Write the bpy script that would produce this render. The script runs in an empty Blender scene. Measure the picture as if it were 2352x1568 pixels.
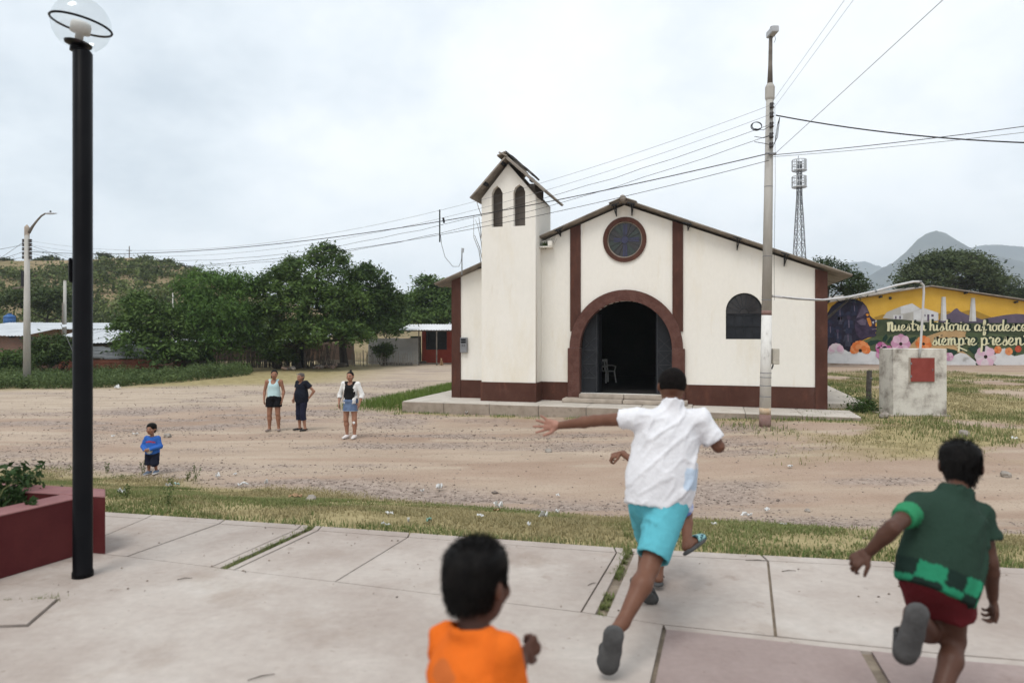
import bpy, bmesh, math, random
import numpy as np
from mathutils import Vector, Matrix, noise as mnoise

sc = bpy.context.scene
C = sc.collection
R = math.radians
random.seed(7)
RNG = np.random.default_rng(11)

# ------------------------------------------------------------------ camera
cam = bpy.data.cameras.new("camera")
cam_o = bpy.data.objects.new("camera", cam)
C.objects.link(cam_o)
cam.lens = 24.0
cam.sensor_width = 36.0
cam_o.location = (0, 0, 1.6)
cam_o.rotation_euler = (R(90), 0, 0)
cam.shift_y = -0.0098
cam.clip_start = 0.05
cam.clip_end = 20000
cam.dof.use_dof = True
cam.dof.focus_distance = 13.5
cam.dof.aperture_fstop = 1.8
sc.camera = cam_o

# ------------------------------------------------------------------ sky, sun, exposure
SUN_EL, SUN_AZ = R(62), R(205)          # azimuth clockwise from +Y: behind the camera, a little left
world = bpy.data.worlds.new("World")
sc.world = world
world.use_nodes = True
wt = world.node_tree
wt.nodes.clear()
def wn(t, **k):
    n = wt.nodes.new(t)
    for a, b in k.items(): setattr(n, a, b)
    return n
def wl(a, b): wt.links.new(a, b)
w_out = wn('ShaderNodeOutputWorld')
w_sky = wn('ShaderNodeTexSky', sky_type='NISHITA', sun_disc=False)
w_sky.sun_elevation = SUN_EL
w_sky.sun_rotation = SUN_AZ
w_sky.air_density = 1.4; w_sky.dust_density = 3.0
w_bg1 = wn('ShaderNodeBackground'); w_bg1.inputs[1].default_value = 0.11
wl(w_sky.outputs[0], w_bg1.inputs[0])
w_tc = wn('ShaderNodeTexCoord')
w_sep = wn('ShaderNodeSeparateXYZ'); w_map = wn('ShaderNodeMapping'); w_map.inputs['Rotation'].default_value = (0, 0, R(71)); wl(w_tc.outputs['Generated'], w_map.inputs[0]); wl(w_map.outputs[0], w_sep.inputs[0])
w_add = wn('ShaderNodeMath', operation='ADD'); w_add.inputs[1].default_value = 0.42
w_abs = wn('ShaderNodeMath', operation='ABSOLUTE'); wl(w_sep.outputs[2], w_abs.inputs[0]); wl(w_abs.outputs[0], w_add.inputs[0])
w_dx = wn('ShaderNodeMath', operation='DIVIDE'); wl(w_sep.outputs[0], w_dx.inputs[0]); wl(w_add.outputs[0], w_dx.inputs[1])
w_dy = wn('ShaderNodeMath', operation='DIVIDE'); wl(w_sep.outputs[1], w_dy.inputs[0]); wl(w_add.outputs[0], w_dy.inputs[1])
w_cmb = wn('ShaderNodeCombineXYZ'); wl(w_dx.outputs[0], w_cmb.inputs[0]); wl(w_dy.outputs[0], w_cmb.inputs[1])
w_cmb.inputs[2].default_value = 0.5
w_n1 = wn('ShaderNodeTexNoise'); w_n1.inputs['Scale'].default_value = 0.62; w_n1.inputs['Detail'].default_value = 5; w_n1.inputs['Roughness'].default_value = 0.5
w_n1.inputs['Distortion'].default_value = 0.35
wl(w_cmb.outputs[0], w_n1.inputs['Vector'])
w_n2 = wn('ShaderNodeTexNoise'); w_n2.inputs['Scale'].default_value = 2.6; w_n2.inputs['Detail'].default_value = 7; w_n2.inputs['Roughness'].default_value = 0.6
wl(w_cmb.outputs[0], w_n2.inputs['Vector'])
w_mx = wn('ShaderNodeMath', operation='MULTIPLY_ADD'); wl(w_n2.outputs[0], w_mx.inputs[0]); w_mx.inputs[1].default_value = 0.40
w_sc = wn('ShaderNodeMath', operation='MULTIPLY'); wl(w_n1.outputs[0], w_sc.inputs[0]); w_sc.inputs[1].default_value = 0.85
wl(w_sc.outputs[0], w_mx.inputs[2])
w_ramp = wn('ShaderNodeValToRGB')
cr = w_ramp.color_ramp
cr.elements[0].position = 0.46; cr.elements[0].color = (0.49, 0.55, 0.605, 1)
cr.elements[1].position = 0.80; cr.elements[1].color = (0.92, 0.925, 0.935, 1)
e = cr.elements.new(0.565); e.color = (0.66, 0.71, 0.75, 1)
e = cr.elements.new(0.66); e.color = (0.80, 0.83, 0.855, 1)
wl(w_mx.outputs[0], w_ramp.inputs[0])
w_bg2 = wn('ShaderNodeBackground'); w_bg2.inputs[1].default_value = 1.18
wl(w_ramp.outputs[0], w_bg2.inputs[0])
w_mix = wn('ShaderNodeMixShader'); w_mix.inputs[0].default_value = 0.9
wl(w_bg1.outputs[0], w_mix.inputs[1]); wl(w_bg2.outputs[0], w_mix.inputs[2])
wl(w_mix.outputs[0], w_out.inputs[0])

sun = bpy.data.lights.new("sun", 'SUN')
sun.energy = 1.5
sun.angle = R(24)
sun.color = (1.0, 0.965, 0.92)
sun_o = bpy.data.objects.new("sun", sun)
C.objects.link(sun_o)
sdir = Vector((math.sin(SUN_AZ) * math.cos(SUN_EL), math.cos(SUN_AZ) * math.cos(SUN_EL), math.sin(SUN_EL)))
sun_o.rotation_euler = sdir.to_track_quat('Z', 'Y').to_euler()
sun_o.location = sdir * 60

sc.view_settings.view_transform = 'Standard'
sc.view_settings.look = 'None'
sc.view_settings.exposure = 0.27
sc.view_settings.gamma = 1.0
sc.cycles.use_denoising = True
sc.cycles.max_bounces = 7
sc.cycles.diffuse_bounces = 3
sc.cycles.glossy_bounces = 2
sc.cycles.transmission_bounces = 6
sc.cycles.transparent_max_bounces = 8
sc.cycles.volume_bounces = 3
sc.cycles.caustics_reflective = False
sc.cycles.caustics_refractive = False

# ------------------------------------------------------------------ helpers
F, HY, CX, CH = 1568.0, 761.0, 1176.0, 1.6      # focal length in units of the surveyed picture grid
KY = 1568.0 / 2287.0
def P(x, y, d): return Vector(((x - CX) * d / F, d, CH - (y - HY) * d / F))
def GP(x, y, z=0.0):
    d = F * (CH - z) / (y - HY)
    return Vector(((x - CX) * d / F, d, z))

XF = {}
def thing(name, label, cat, loc=(0, 0, 0), rotz=0.0, group=None):
    o = bpy.data.objects.new(name, None)
    o.empty_display_size = 0.2
    C.objects.link(o)
    o.location = loc; o.rotation_euler = (0, 0, rotz)
    o['label'] = label; o['category'] = cat
    if group: o['group'] = group
    XF[o.name] = Matrix.Translation(Vector(loc)) @ Matrix.Rotation(rotz, 4, 'Z')
    return o
def tag(o, label=None, cat=None, group=None, kind=None):
    if label: o['label'] = label
    if cat: o['category'] = cat
    if group: o['group'] = group
    if kind: o['kind'] = kind
    return o

def mesh_np(name, V, faces=None, quads=None, tris=None, cols=None, smooth=False):
    me = bpy.data.meshes.new(name)
    if faces is not None:
        me.from_pydata([tuple(v) for v in V], [], faces)
    else:
        V = np.asarray(V, np.float32)
        Fc = quads if quads is not None else tris
        Fc = np.asarray(Fc, np.int32); n = Fc.shape[1]
        me.vertices.add(len(V)); me.vertices.foreach_set('co', V.ravel())
        me.loops.add(Fc.size); me.loops.foreach_set('vertex_index', Fc.ravel())
        me.polygons.add(len(Fc))
        me.polygons.foreach_set('loop_start', np.arange(0, Fc.size, n, dtype=np.int32))
        me.polygons.foreach_set('loop_total', np.full(len(Fc), n, np.int32))
        me.update(calc_edges=True)
    if cols is not None:
        a = me.color_attributes.new('Col', 'FLOAT_COLOR', 'POINT')
        c = np.ones((len(me.vertices), 4), np.float32); c[:, :3] = cols
        a.data.foreach_set('color', c.ravel())
    if smooth:
        me.polygons.foreach_set('use_smooth', np.ones(len(me.polygons), bool))
    me.validate()
    return me

def link(name, me, mat=None, parent=None, kind=None, world=True):
    """links a mesh whose vertices are in world space (world=True) or in its parent's frame"""
    o = bpy.data.objects.new(name, me)
    C.objects.link(o)
    if mat is not None and len(me.materials) == 0: me.materials.append(mat)
    if parent is not None:
        root = parent
        while root.parent is not None: root = root.parent
        if world and root.name in XF:
            me.transform(XF[root.name].inverted())
        o.parent = parent
    if kind: o['kind'] = kind
    return o

class MB:
    def __init__(s): s.v = []; s.f = []
    def add(s, vs, fs):
        o = len(s.v); s.v += [tuple(p) for p in vs]; s.f += [[i + o for i in f] for f in fs]; return s
    def box(s, lo, hi, M=None):
        x0, y0, z0 = lo; x1, y1, z1 = hi
        vs = [Vector(p) for p in ((x0,y0,z0),(x1,y0,z0),(x1,y1,z0),(x0,y1,z0),(x0,y0,z1),(x1,y0,z1),(x1,y1,z1),(x0,y1,z1))]
        if M is not None: vs = [M @ p for p in vs]
        return s.add(vs, [(0,3,2,1),(4,5,6,7),(0,1,5,4),(1,2,6,5),(2,3,7,6),(3,0,4,7)])
    def bar(s, a, b, w, h=None, up=(0, 0, 1)):
        a, b = Vector(a), Vector(b); h = w if h is None else h
        t = (b - a).normalized(); u = Vector(up)
        sx = t.cross(u)
        if sx.length < 1e-4: sx = t.cross(Vector((1, 0, 0)))
        sx.normalize(); sy = sx.cross(t).normalized()
        vs = []
        for p in (a, b):
            for i, j in ((-1,-1),(1,-1),(1,1),(-1,1)): vs.append(p + sx * i * w / 2 + sy * j * h / 2)
        return s.add(vs, [(3,2,1,0),(4,5,6,7),(0,1,5,4),(1,2,6,5),(2,3,7,6),(3,0,4,7)])
    def tube(s, pts, r, n=8, cap=True):
        pts = [Vector(p) for p in pts]; m = len(pts)
        rs = r if isinstance(r, (list, tuple)) else [r] * m
        ring = []; nx = None
        for i, p in enumerate(pts):
            t = (pts[min(i + 1, m - 1)] - pts[max(i - 1, 0)]).normalized()
            if nx is None:
                nx = t.cross(Vector((0.13, 0.31, 0.94)))
                if nx.length < 1e-3: nx = t.cross(Vector((1, 0, 0)))
            nx = (nx - t * nx.dot(t)).normalized(); ny = t.cross(nx)
            ring.append([p + (nx * math.cos(2 * math.pi * k / n) + ny * math.sin(2 * math.pi * k / n)) * rs[i] for k in range(n)])
        vs = [q for g in ring for q in g]; fs = []
        for i in range(m - 1):
            for k in range(n):
                fs.append((i*n + k, i*n + (k+1) % n, (i+1)*n + (k+1) % n, (i+1)*n + k))
        if cap: fs += [tuple(range(n - 1, -1, -1)), tuple((m-1)*n + k for k in range(n))]
        return s.add(vs, fs)
    def lathe(s, prof, o=(0, 0, 0), n=20, M=None):
        vs = []; fs = []; m = len(prof)
        for r, z in prof:
            for k in range(n):
                a = 2 * math.pi * k / n; p = Vector((r * math.cos(a), r * math.sin(a), z))
                vs.append((M @ p if M is not None else p) + Vector(o))
        for i in range(m - 1):
            for k in range(n): fs.append((i*n + k, i*n + (k+1) % n, (i+1)*n + (k+1) % n, (i+1)*n + k))
        fs += [tuple(range(n - 1, -1, -1)), tuple((m-1)*n + k for k in range(n))]
        return s.add(vs, fs)
    def prism(s, poly, z0, z1, M=None):
        n = len(poly)
        vs = [Vector((x, y, z0)) for x, y in poly] + [Vector((x, y, z1)) for x, y in poly]
        if M is not None: vs = [M @ p for p in vs]
        return s.add(vs, [tuple(range(n - 1, -1, -1)), tuple(range(n, 2 * n))] + [(i, (i+1) % n, n + (i+1) % n, n + i) for i in range(n)])
    def build(s, name, mat, parent=None, kind=None, smooth=False, world=True, bevel=0.0):
        me = mesh_np(name, s.v, faces=s.f, smooth=smooth)
        bm = bmesh.new(); bm.from_mesh(me); bmesh.ops.recalc_face_normals(bm, faces=bm.faces)
        if bevel: bmesh.ops.bevel(bm, geom=[e for e in bm.edges if len(e.link_faces) == 2 and e.calc_face_angle(0) > 0.5], offset=bevel, segments=1, affect='EDGES', clamp_overlap=True)
        bm.to_mesh(me); bm.free()
        return link(name, me, mat, parent, kind, world)

def poly_solid(outer, holes, t, M):
    """flat outline with holes, thickness t (local z from 0 to t), placed by matrix M -> mesh"""
    cu = bpy.data.curves.new('outline', 'CURVE'); cu.dimensions = '2D'; cu.fill_mode = 'BOTH'; cu.extrude = t / 2
    for ring in [outer] + list(holes):
        sp = cu.splines.new('POLY'); sp.points.add(len(ring) - 1); sp.use_cyclic_u = True
        for p, q in zip(sp.points, ring): p.co = (q[0], q[1], 0, 1)
    ob = bpy.data.objects.new('outline', cu); C.objects.link(ob)
    dg = bpy.context.evaluated_depsgraph_get()
    me = bpy.data.meshes.new_from_object(ob.evaluated_get(dg))
    bpy.data.objects.remove(ob); bpy.data.curves.remove(cu)
    me.transform(M @ Matrix.Translation((0, 0, t / 2)))
    me.materials.clear()
    return me

# ------------------------------------------------------------------ materials
MATS = {}
def layered(m, spots):
    """adds stains to a material made by mat(): each spot layer = (noise scale, stretch, threshold lo, hi, colour factor, strength)"""
    nt = m.node_tree; N = nt.nodes; Lk = nt.links.new; b = N['Principled BSDF']; tc = N.new('ShaderNodeTexCoord')
    for sc_, st, lo, hi, colf, k in spots:
        src = b.inputs['Base Color'].links[0].from_socket
        mp = N.new('ShaderNodeMapping'); mp.inputs['Scale'].default_value = st; mp.inputs['Location'].default_value = (sc_, 3.1, 7.7 - sc_); Lk(tc.outputs['Object'], mp.inputs[0])
        n = N.new('ShaderNodeTexNoise'); n.inputs['Scale'].default_value = sc_; n.inputs['Detail'].default_value = 6; n.inputs['Roughness'].default_value = 0.62; Lk(mp.outputs[0], n.inputs['Vector'])
        r = N.new('ShaderNodeMapRange'); r.inputs[1].default_value = lo; r.inputs[2].default_value = hi; r.inputs[3].default_value = 0; r.inputs[4].default_value = k; Lk(n.outputs[0], r.inputs[0])
        x = N.new('ShaderNodeMix'); x.data_type = 'RGBA'; x.blend_type = 'MULTIPLY'; Lk(r.outputs[0], x.inputs[0]); Lk(src, x.inputs[6]); x.inputs[7].default_value = (*colf, 1)
        Lk(x.outputs[2], b.inputs['Base Color'])
    return m
def mat(name, c1, c2=None, c3=None, scale=2.0, detail=5, rough=0.85, bump=0.0, bscale=None, spec=0.3, fine=0.0, stretch=(1, 1, 1), attr=False, lo=0.38, hi=0.62, metallic=0.0, trans=0.0):
    """procedural material: two or three colours blended by noise, fine speckle, bump; attr multiplies by the painted colour"""
    if name in MATS: return MATS[name]
    m = bpy.data.materials.new(name); m.use_nodes = True; MATS[name] = m
    nt = m.node_tree; N = nt.nodes; Lk = nt.links.new
    b = N['Principled BSDF']
    b.inputs['Roughness'].default_value = rough
    b.inputs['Specular IOR Level'].default_value = spec
    b.inputs['Metallic'].default_value = metallic
    tc = N.new('ShaderNodeTexCoord'); mp = N.new('ShaderNodeMapping'); mp.inputs['Scale'].default_value = stretch
    Lk(tc.outputs['Object'], mp.inputs[0])
    n1 = N.new('ShaderNodeTexNoise'); n1.inputs['Scale'].default_value = scale; n1.inputs['Detail'].default_value = detail; n1.inputs['Roughness'].default_value = 0.6
    Lk(mp.outputs[0], n1.inputs['Vector'])
    rp = N.new('ShaderNodeValToRGB'); cr = rp.color_ramp
    c2 = c2 or tuple(x * 0.85 for x in c1)
    cr.elements[0].position = lo; cr.elements[0].color = (*c1, 1)
    cr.elements[1].position = hi; cr.elements[1].color = (*c2, 1)
    if c3:
        e = cr.elements.new(min(0.98, hi + 0.13)); e.color = (*c3, 1)
    Lk(n1.outputs[0], rp.inputs[0]); col = rp.outputs[0]
    if attr:
        at = N.new('ShaderNodeAttribute'); at.attribute_name = 'Col'
        mm = N.new('ShaderNodeMix'); mm.data_type = 'RGBA'; mm.blend_type = 'MULTIPLY'; mm.inputs[0].default_value = 1
        Lk(col, mm.inputs[6]); Lk(at.outputs['Color'], mm.inputs[7]); col = mm.outputs[2]
    if fine:
        n2 = N.new('ShaderNodeTexNoise'); n2.inputs['Scale'].default_value = scale * 22; n2.inputs['Detail'].default_value = 3
        Lk(mp.outputs[0], n2.inputs['Vector'])
        r2 = N.new('ShaderNodeMapRange'); r2.inputs[1].default_value = 0.3; r2.inputs[2].default_value = 0.7; r2.inputs[3].default_value = 1 - fine; r2.inputs[4].default_value = 1 + fine
        Lk(n2.outputs[0], r2.inputs[0])
        mm = N.new('ShaderNodeMix'); mm.data_type = 'RGBA'; mm.blend_type = 'MULTIPLY'; mm.inputs[0].default_value = 1
        Lk(col, mm.inputs[6]); Lk(r2.outputs[0], mm.inputs[7]); col = mm.outputs[2]
    Lk(col, b.inputs['Base Color'])
    if bump:
        n3 = N.new('ShaderNodeTexNoise'); n3.inputs['Scale'].default_value = bscale or scale * 8; n3.inputs['Detail'].default_value = 4
        Lk(mp.outputs[0], n3.inputs['Vector'])
        bp = N.new('ShaderNodeBump'); bp.inputs['Strength'].default_value = bump; bp.inputs['Distance'].default_value = 0.02
        Lk(n3.outputs[0], bp.inputs['Height']); Lk(bp.outputs[0], b.inputs['Normal'])
    if trans:
        t = N.new('ShaderNodeBsdfTranslucent'); ms = N.new('ShaderNodeMixShader'); ms.inputs[0].default_value = trans
        Lk(col, t.inputs[0]); Lk(b.outputs[0], ms.inputs[1]); Lk(t.outputs[0], ms.inputs[2])
        Lk(ms.outputs[0], N['Material Output'].inputs[0])
    return m
# ------------------------------------------------------------------ ground
EX = np.array([-60, -14, -3.62, -1.62, 0.82, 3.46, 14, 60.0])
EY = np.array([26.5, 12.1, 8.84, 8.20, 7.36, 6.73, 4.2, -7.0]) * KY
def yE(x): return np.interp(x, EX, EY)
def sstep(a, b, x):
    t = np.clip((x - a) / (b - a), 0, 1); return t * t * (3 - 2 * t)
def vnoise(x, y, s, seed=0.0):
    """cheap smooth value noise for arrays"""
    x = np.asarray(x, float) * s + 17.3 * seed + 1000; y = np.asarray(y, float) * s - 9.7 * seed + 1000
    xi = np.floor(x); yi = np.floor(y); fx = x - xi; fy = y - yi
    fx = fx * fx * (3 - 2 * fx); fy = fy * fy * (3 - 2 * fy)
    def h(a, b):
        v = np.sin(a * 127.1 + b * 311.7 + seed * 74.7) * 43758.5453; return v - np.floor(v)
    return (h(xi, yi) * (1 - fx) + h(xi + 1, yi) * fx) * (1 - fy) + (h(xi, yi + 1) * (1 - fx) + h(xi + 1, yi + 1) * fx) * fy
def fbm(x, y, s, seed=0.0, o=4):
    r = 0; a = 0.5; t = 0
    for i in range(o):
        r = r + a * vnoise(x, y, s * 2 ** i, seed + i); t += a; a *= 0.5
    return r / t
def gz(x, y):
    x = np.asarray(x, float); y = np.asarray(y, float)
    y = y / KY; e = y - yE(x) / KY
    zr = -0.95 + 0.2 * sstep(0, 9, x) + 0.05 * (fbm(x, y, 0.12, 3) - 0.5) * sstep(2, 6, e)
    zr = zr + 0.03 * (fbm(x, y, 0.7, 5) - 0.5) * sstep(0.6, 3, e) * (1 - sstep(60, 120, y))
    z = -0.025 + (zr + 0.025) * sstep(-0.5, 8.0, e)
    return np.where(e < 0.0, -0.16, z)
def gzf(x, y): return float(gz(x, y))

def grass_mask(x, y):
    e = y / KY - yE(x) / KY
    eb = np.interp(x, [-14, -8, -4, 1.2, 3.6, 8, 14], [8, 7.6, 7.0, 5.2, 3.6, 2.8, 2.4]) + 2.2 * (fbm(x, y, 0.5, 8) - 0.5)
    strip = sstep(0.9, -0.9, e - eb) * (e > 0)
    cx, cy = x - (-1.98), y - 22.84
    uu = 0.959 * cx - 0.2835 * cy; vv = 0.2835 * cx + 0.959 * cy
    y = y / KY
    n = fbm(x, y, 0.35, 21)
    right = sstep(4.5, 8.5, x + 3 * (n - 0.5)) * sstep(16.5, 19.5, y + 5 * (n - 0.5)) * sstep(0.36, 0.50, n + 0.10 * sstep(11, 9, x)) * (1 - sstep(50, 62, y))
    left = sstep(-3.6, -1.4, uu + 0.9) * sstep(0.2, -0.6, uu + 0.9) * sstep(-2.2, -0.2, vv) * (1 - sstep(14, 20, vv))
    foot = sstep(0.75, 0.15, np.abs(vv + 1.65)) * (uu > -1.5) * (uu < 14) * sstep(0.42, 0.6, fbm(x, y, 1.4, 31))
    far = sstep(41, 46, y - 0.9 * (x + 22) * 0.45) * sstep(-6.0, -12.0, x) * (1 - sstep(75, 95, y))
    return np.clip(np.maximum.reduce([strip, right, left, foot, far]), 0, 1), strip, right, left, foot, far
def gravel_mask(x, y):
    y0 = y; y = y / KY
    n = fbm(x, y * 2.2, 0.22, 41); m = fbm(x, y * 1.5, 0.6, 47)
    g = .85 * sstep(0.53, 0.68, 0.6 * n + 0.4 * m)
    e = y - yE(x) / KY
    eb = np.interp(x, [-14, -8, -4, 1.2, 3.6, 8, 14], [8, 7.6, 7.0, 5.2, 3.6, 2.8, 2.4])
    g = np.maximum(g, sstep(-0.7, 0.3, e - eb) * sstep(3.2, 1.2, e - eb) * sstep(0.3, 0.55, m))
    px = sstep(6.5, 2.5, np.hypot((x + 8.3) * 0.55, y - 29.5))
    g = np.maximum(g, px * sstep(0.35, 0.6, m))
    return g * (1 - grass_mask(x, y0)[0] * 0.8) * (e > 0.3)

gx = np.concatenate([[-2980, -1500, -700, -350, -180, -110, -75, -58], np.arange(-46, 46.01, 0.25), [58, 75, 110, 180, 350, 700, 1500, 2800, 4080]])
gy = np.concatenate([[-59, -50, -45, -40, -15, -5, 0, 1.5], np.arange(2.4, 26, 0.12), np.arange(26, 72, 0.5), [78, 88, 105, 120, 150, 200, 300, 500, 900, 2000, 3940]])
XX, YY = np.meshgrid(gx, gy)
ZZ = gz(XX, YY)
nxx, nyy = len(gx), len(gy)
ii = (np.arange(nyy - 1)[:, None] * nxx + np.arange(nxx - 1)[None, :]).ravel()
quads = np.stack([ii, ii + 1, ii + 1 + nxx, ii + nxx], 1)
gm = grass_mask(XX, YY)[0]; gg = gravel_mask(XX, YY)
YO = YY / KY
sand = sstep(-2.5, 3.0, YO - 33 - 0.6 * (XX + 10)) * sstep(9, 3, XX) + 0.55 * sstep(0.5, 0.62, fbm(XX * 0.35, YO * 1.6, 0.35, 55))
for yo_, k_, w_ in ((18.6, .10, .35), (20.6, .11, .4), (23.2, .06, .45), (25.6, .05, .5), (29.5, -.03, .6)):
    yc_ = yo_ + k_ * XX + 1.4 * (fbm(XX, XX * 0, .08, yo_) - .5); sand = np.maximum(sand, .8 * sstep(w_, w_ * .3, np.abs(YO - yc_)) * (fbm(XX, YO, .5, 61) > .38)); gg = gg * (1 - .8 * sstep(w_ * 1.3, w_ * .5, np.abs(YO - yc_)))
gcol = np.stack([gm, gg, np.clip(sand, 0, 1)], -1).reshape(-1, 3)
def ground_material():
    m = bpy.data.materials.new('earth'); m.use_nodes = True
    nt = m.node_tree; N = nt.nodes; Lk = nt.links.new; b = N['Principled BSDF']
    b.inputs['Roughness'].default_value = 0.95; b.inputs['Specular IOR Level'].default_value = 0.15
    tc = N.new('ShaderNodeTexCoord')
    at = N.new('ShaderNodeAttribute'); at.attribute_name = 'Col'
    sep = N.new('ShaderNodeSeparateColor'); Lk(at.outputs['Color'], sep.inputs[0])
    def noise(scale, detail=6, st=(1, 1, 1)):
        mp = N.new('ShaderNodeMapping'); mp.inputs['Scale'].default_value = st; Lk(tc.outputs['Object'], mp.inputs[0])
        n = N.new('ShaderNodeTexNoise'); n.inputs['Scale'].default_value = scale; n.inputs['Detail'].default_value = detail; n.inputs['Roughness'].default_value = 0.65
        Lk(mp.outputs[0], n.inputs['Vector']); return n.outputs[0]
    def ramp(inp, *st):
        r = N.new('ShaderNodeValToRGB'); cr = r.color_ramp
        cr.elements[0].position, cr.elements[0].color = st[0][0], (*st[0][1], 1)
        cr.elements[1].position, cr.elements[1].color = st[-1][0], (*st[-1][1], 1)
        for p, c in st[1:-1]:
            e = cr.elements.new(p); e.color = (*c, 1)
        Lk(inp, r.inputs[0]); return r.outputs[0]
    def mix(f, a, b2, mode='MIX'):
        x = N.new('ShaderNodeMix'); x.data_type = 'RGBA'; x.blend_type = mode
        if isinstance(f, float): x.inputs[0].default_value = f
        else: Lk(f, x.inputs[0])
        Lk(a, x.inputs[6]); Lk(b2, x.inputs[7]); return x.outputs[2]
    dirt = ramp(noise(0.55, 8, (0.55, 1.2, 1)), (0.30, (0.285, 0.200, 0.147)), (0.48, (0.345, 0.252, 0.190)), (0.68, (0.40, 0.308, 0.238)))
    sandc = ramp(noise(1.3, 7, (0.4, 1.6, 1)), (0.35, (0.355, 0.28, 0.212)), (0.6, (0.46, 0.375, 0.292)))
    grav = ramp(noise(9, 5), (0.35, (0.20, 0.155, 0.13)), (0.6, (0.37, 0.30, 0.255)))
    soil = ramp(noise(2.2, 6), (0.35, (0.225, 0.185, 0.085)), (0.6, (0.36, 0.295, 0.155)))
    c = mix(sep.outputs[2], dirt, sandc)
    c = mix(sep.outputs[1], c, grav)
    c = mix(sep.outputs[0], c, soil)
    sp = ramp(noise(34, 3), (0.32, (0.5, 0.46, 0.44)), (0.43, (1, 1, 1)), (0.70, (1.0, 1.0, 1.0)), (0.80, (1.18, 1.18, 1.18)))
    c = mix(0.8, c, sp, 'MULTIPLY')
    Lk(c, b.inputs['Base Color'])
    bp = N.new('ShaderNodeBump'); bp.inputs['Strength'].default_value = 0.6; bp.inputs['Distance'].default_value = 0.03
    Lk(noise(16, 6), bp.inputs['Height']); Lk(bp.outputs[0], b.inputs['Normal'])
    return m
me = mesh_np('ground', np.stack([XX, YY, ZZ], -1).reshape(-1, 3), quads=quads, cols=gcol, smooth=True)
link('ground', me, ground_material(), kind='structure')

# ------------------------------------------------------------------ plaza of cast slabs
m_conc = mat('cast concrete', (0.325, 0.27, 0.235), (0.43, 0.38, 0.34), (0.485, 0.445, 0.405), scale=0.85, detail=9, rough=0.85, bump=0.12, bscale=40, fine=0.05, lo=0.36, hi=0.58, spec=0.25)
layered(m_conc, [(1.7, (1, 1, 1), .56, .72, (.74, .68, .63), .6), (5.0, (1, 1, 1), .63, .73, (.66, .60, .56), .55), (26, (1, 1, 1), .66, .74, (.45, .40, .36), .8), (9, (.5, 2.2, 1), .60, .72, (1.12, 1.12, 1.12), .6)])
m_conc_red = mat('reddish concrete', (0.245, 0.185, 0.168), (0.305, 0.24, 0.22), (0.34, 0.28, 0.26), scale=1.3, detail=8, rough=0.8, bump=0.12, bscale=40, fine=0.05, spec=0.3)
layered(m_conc_red, [(2.2, (1, 1, 1), .56, .7, (.75, .70, .68), .8), (24, (1, 1, 1), .66, .74, (.6, .55, .5), .8), (14, (1, 1, 1), .70, .74, (1.9, 1.9, 1.9), .6)])
m_joint = mat('joint earth', (0.17, 0.135, 0.10), (0.27, 0.22, 0.165), scale=9, bump=.5)
def W2(x, y): q = GP(x, y, 0.0); return (q.x, q.y)
bed = MB()
bed.prism([(x_, y_ * KY - .02) for x_, y_ in ((-13.9, 11.95), (-3.66, 8.74), (-1.66, 8.1), (0.78, 7.28), (3.44, 6.65), (13, 4.35), (13, -6), (-13.9, -6))], -0.15, -0.020)
plaza = bed.build('plaza', m_joint, kind='structure')
def pavers(poly, mt, top=0.0, name='slab', hole=None):
    # shrink slightly from its neighbours, straight sides, fine bevel
    me = poly_solid(poly, [hole] if hole else [], 0.06, Matrix.Translation((0, 0, top - 0.06)))
    return link(name, me, mt, plaza)
def lerp2(a, b, t): return (a[0] + (b[0] - a[0]) * t, a[1] + (b[1] - a[1]) * t)
def inset(poly, g):
    cx = sum(p[0] for p in poly) / len(poly); cy = sum(p[1] for p in poly) / len(poly)
    n = len(poly); out = []
    for i in range(n):
        p0, p1, p2 = Vector(poly[i - 1]), Vector(poly[i]), Vector(poly[(i + 1) % n])
        d1 = (p1 - p0).normalized(); d2 = (p2 - p1).normalized()
        n1 = Vector((-d1.y, d1.x)); n2 = Vector((-d2.y, d2.x))
        if (Vector((cx, cy)) - p1).dot(n1 + n2) < 0: n1, n2 = -n1, -n2
        b = (n1 + n2); b = b / max(0.35, b.dot(n1))
        q = p1 + b * g; out.append((q.x, q.y))
    return out
Eedge = [(-13.8, 12.03 * KY)] + [W2(*p) for p in ((240, 1175), (725, 1207), (1430, 1258), (2352, 1305))] + [(12.9, 4.46 * KY)]
Iline = [(-13.8, 10.7 * KY)] + [W2(*p) for p in ((292, 1277), (486, 1301), (538, 1308), (770, 1335), (1335, 1405), (1525, 1433), (1782, 1460), (2169, 1500), (2352, 1515))] + [(12.9, 2.1 * KY)]
def on(line, x):
    return (x, float(np.interp(x, [p[0] for p in line], [p[1] for p in line])))
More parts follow.
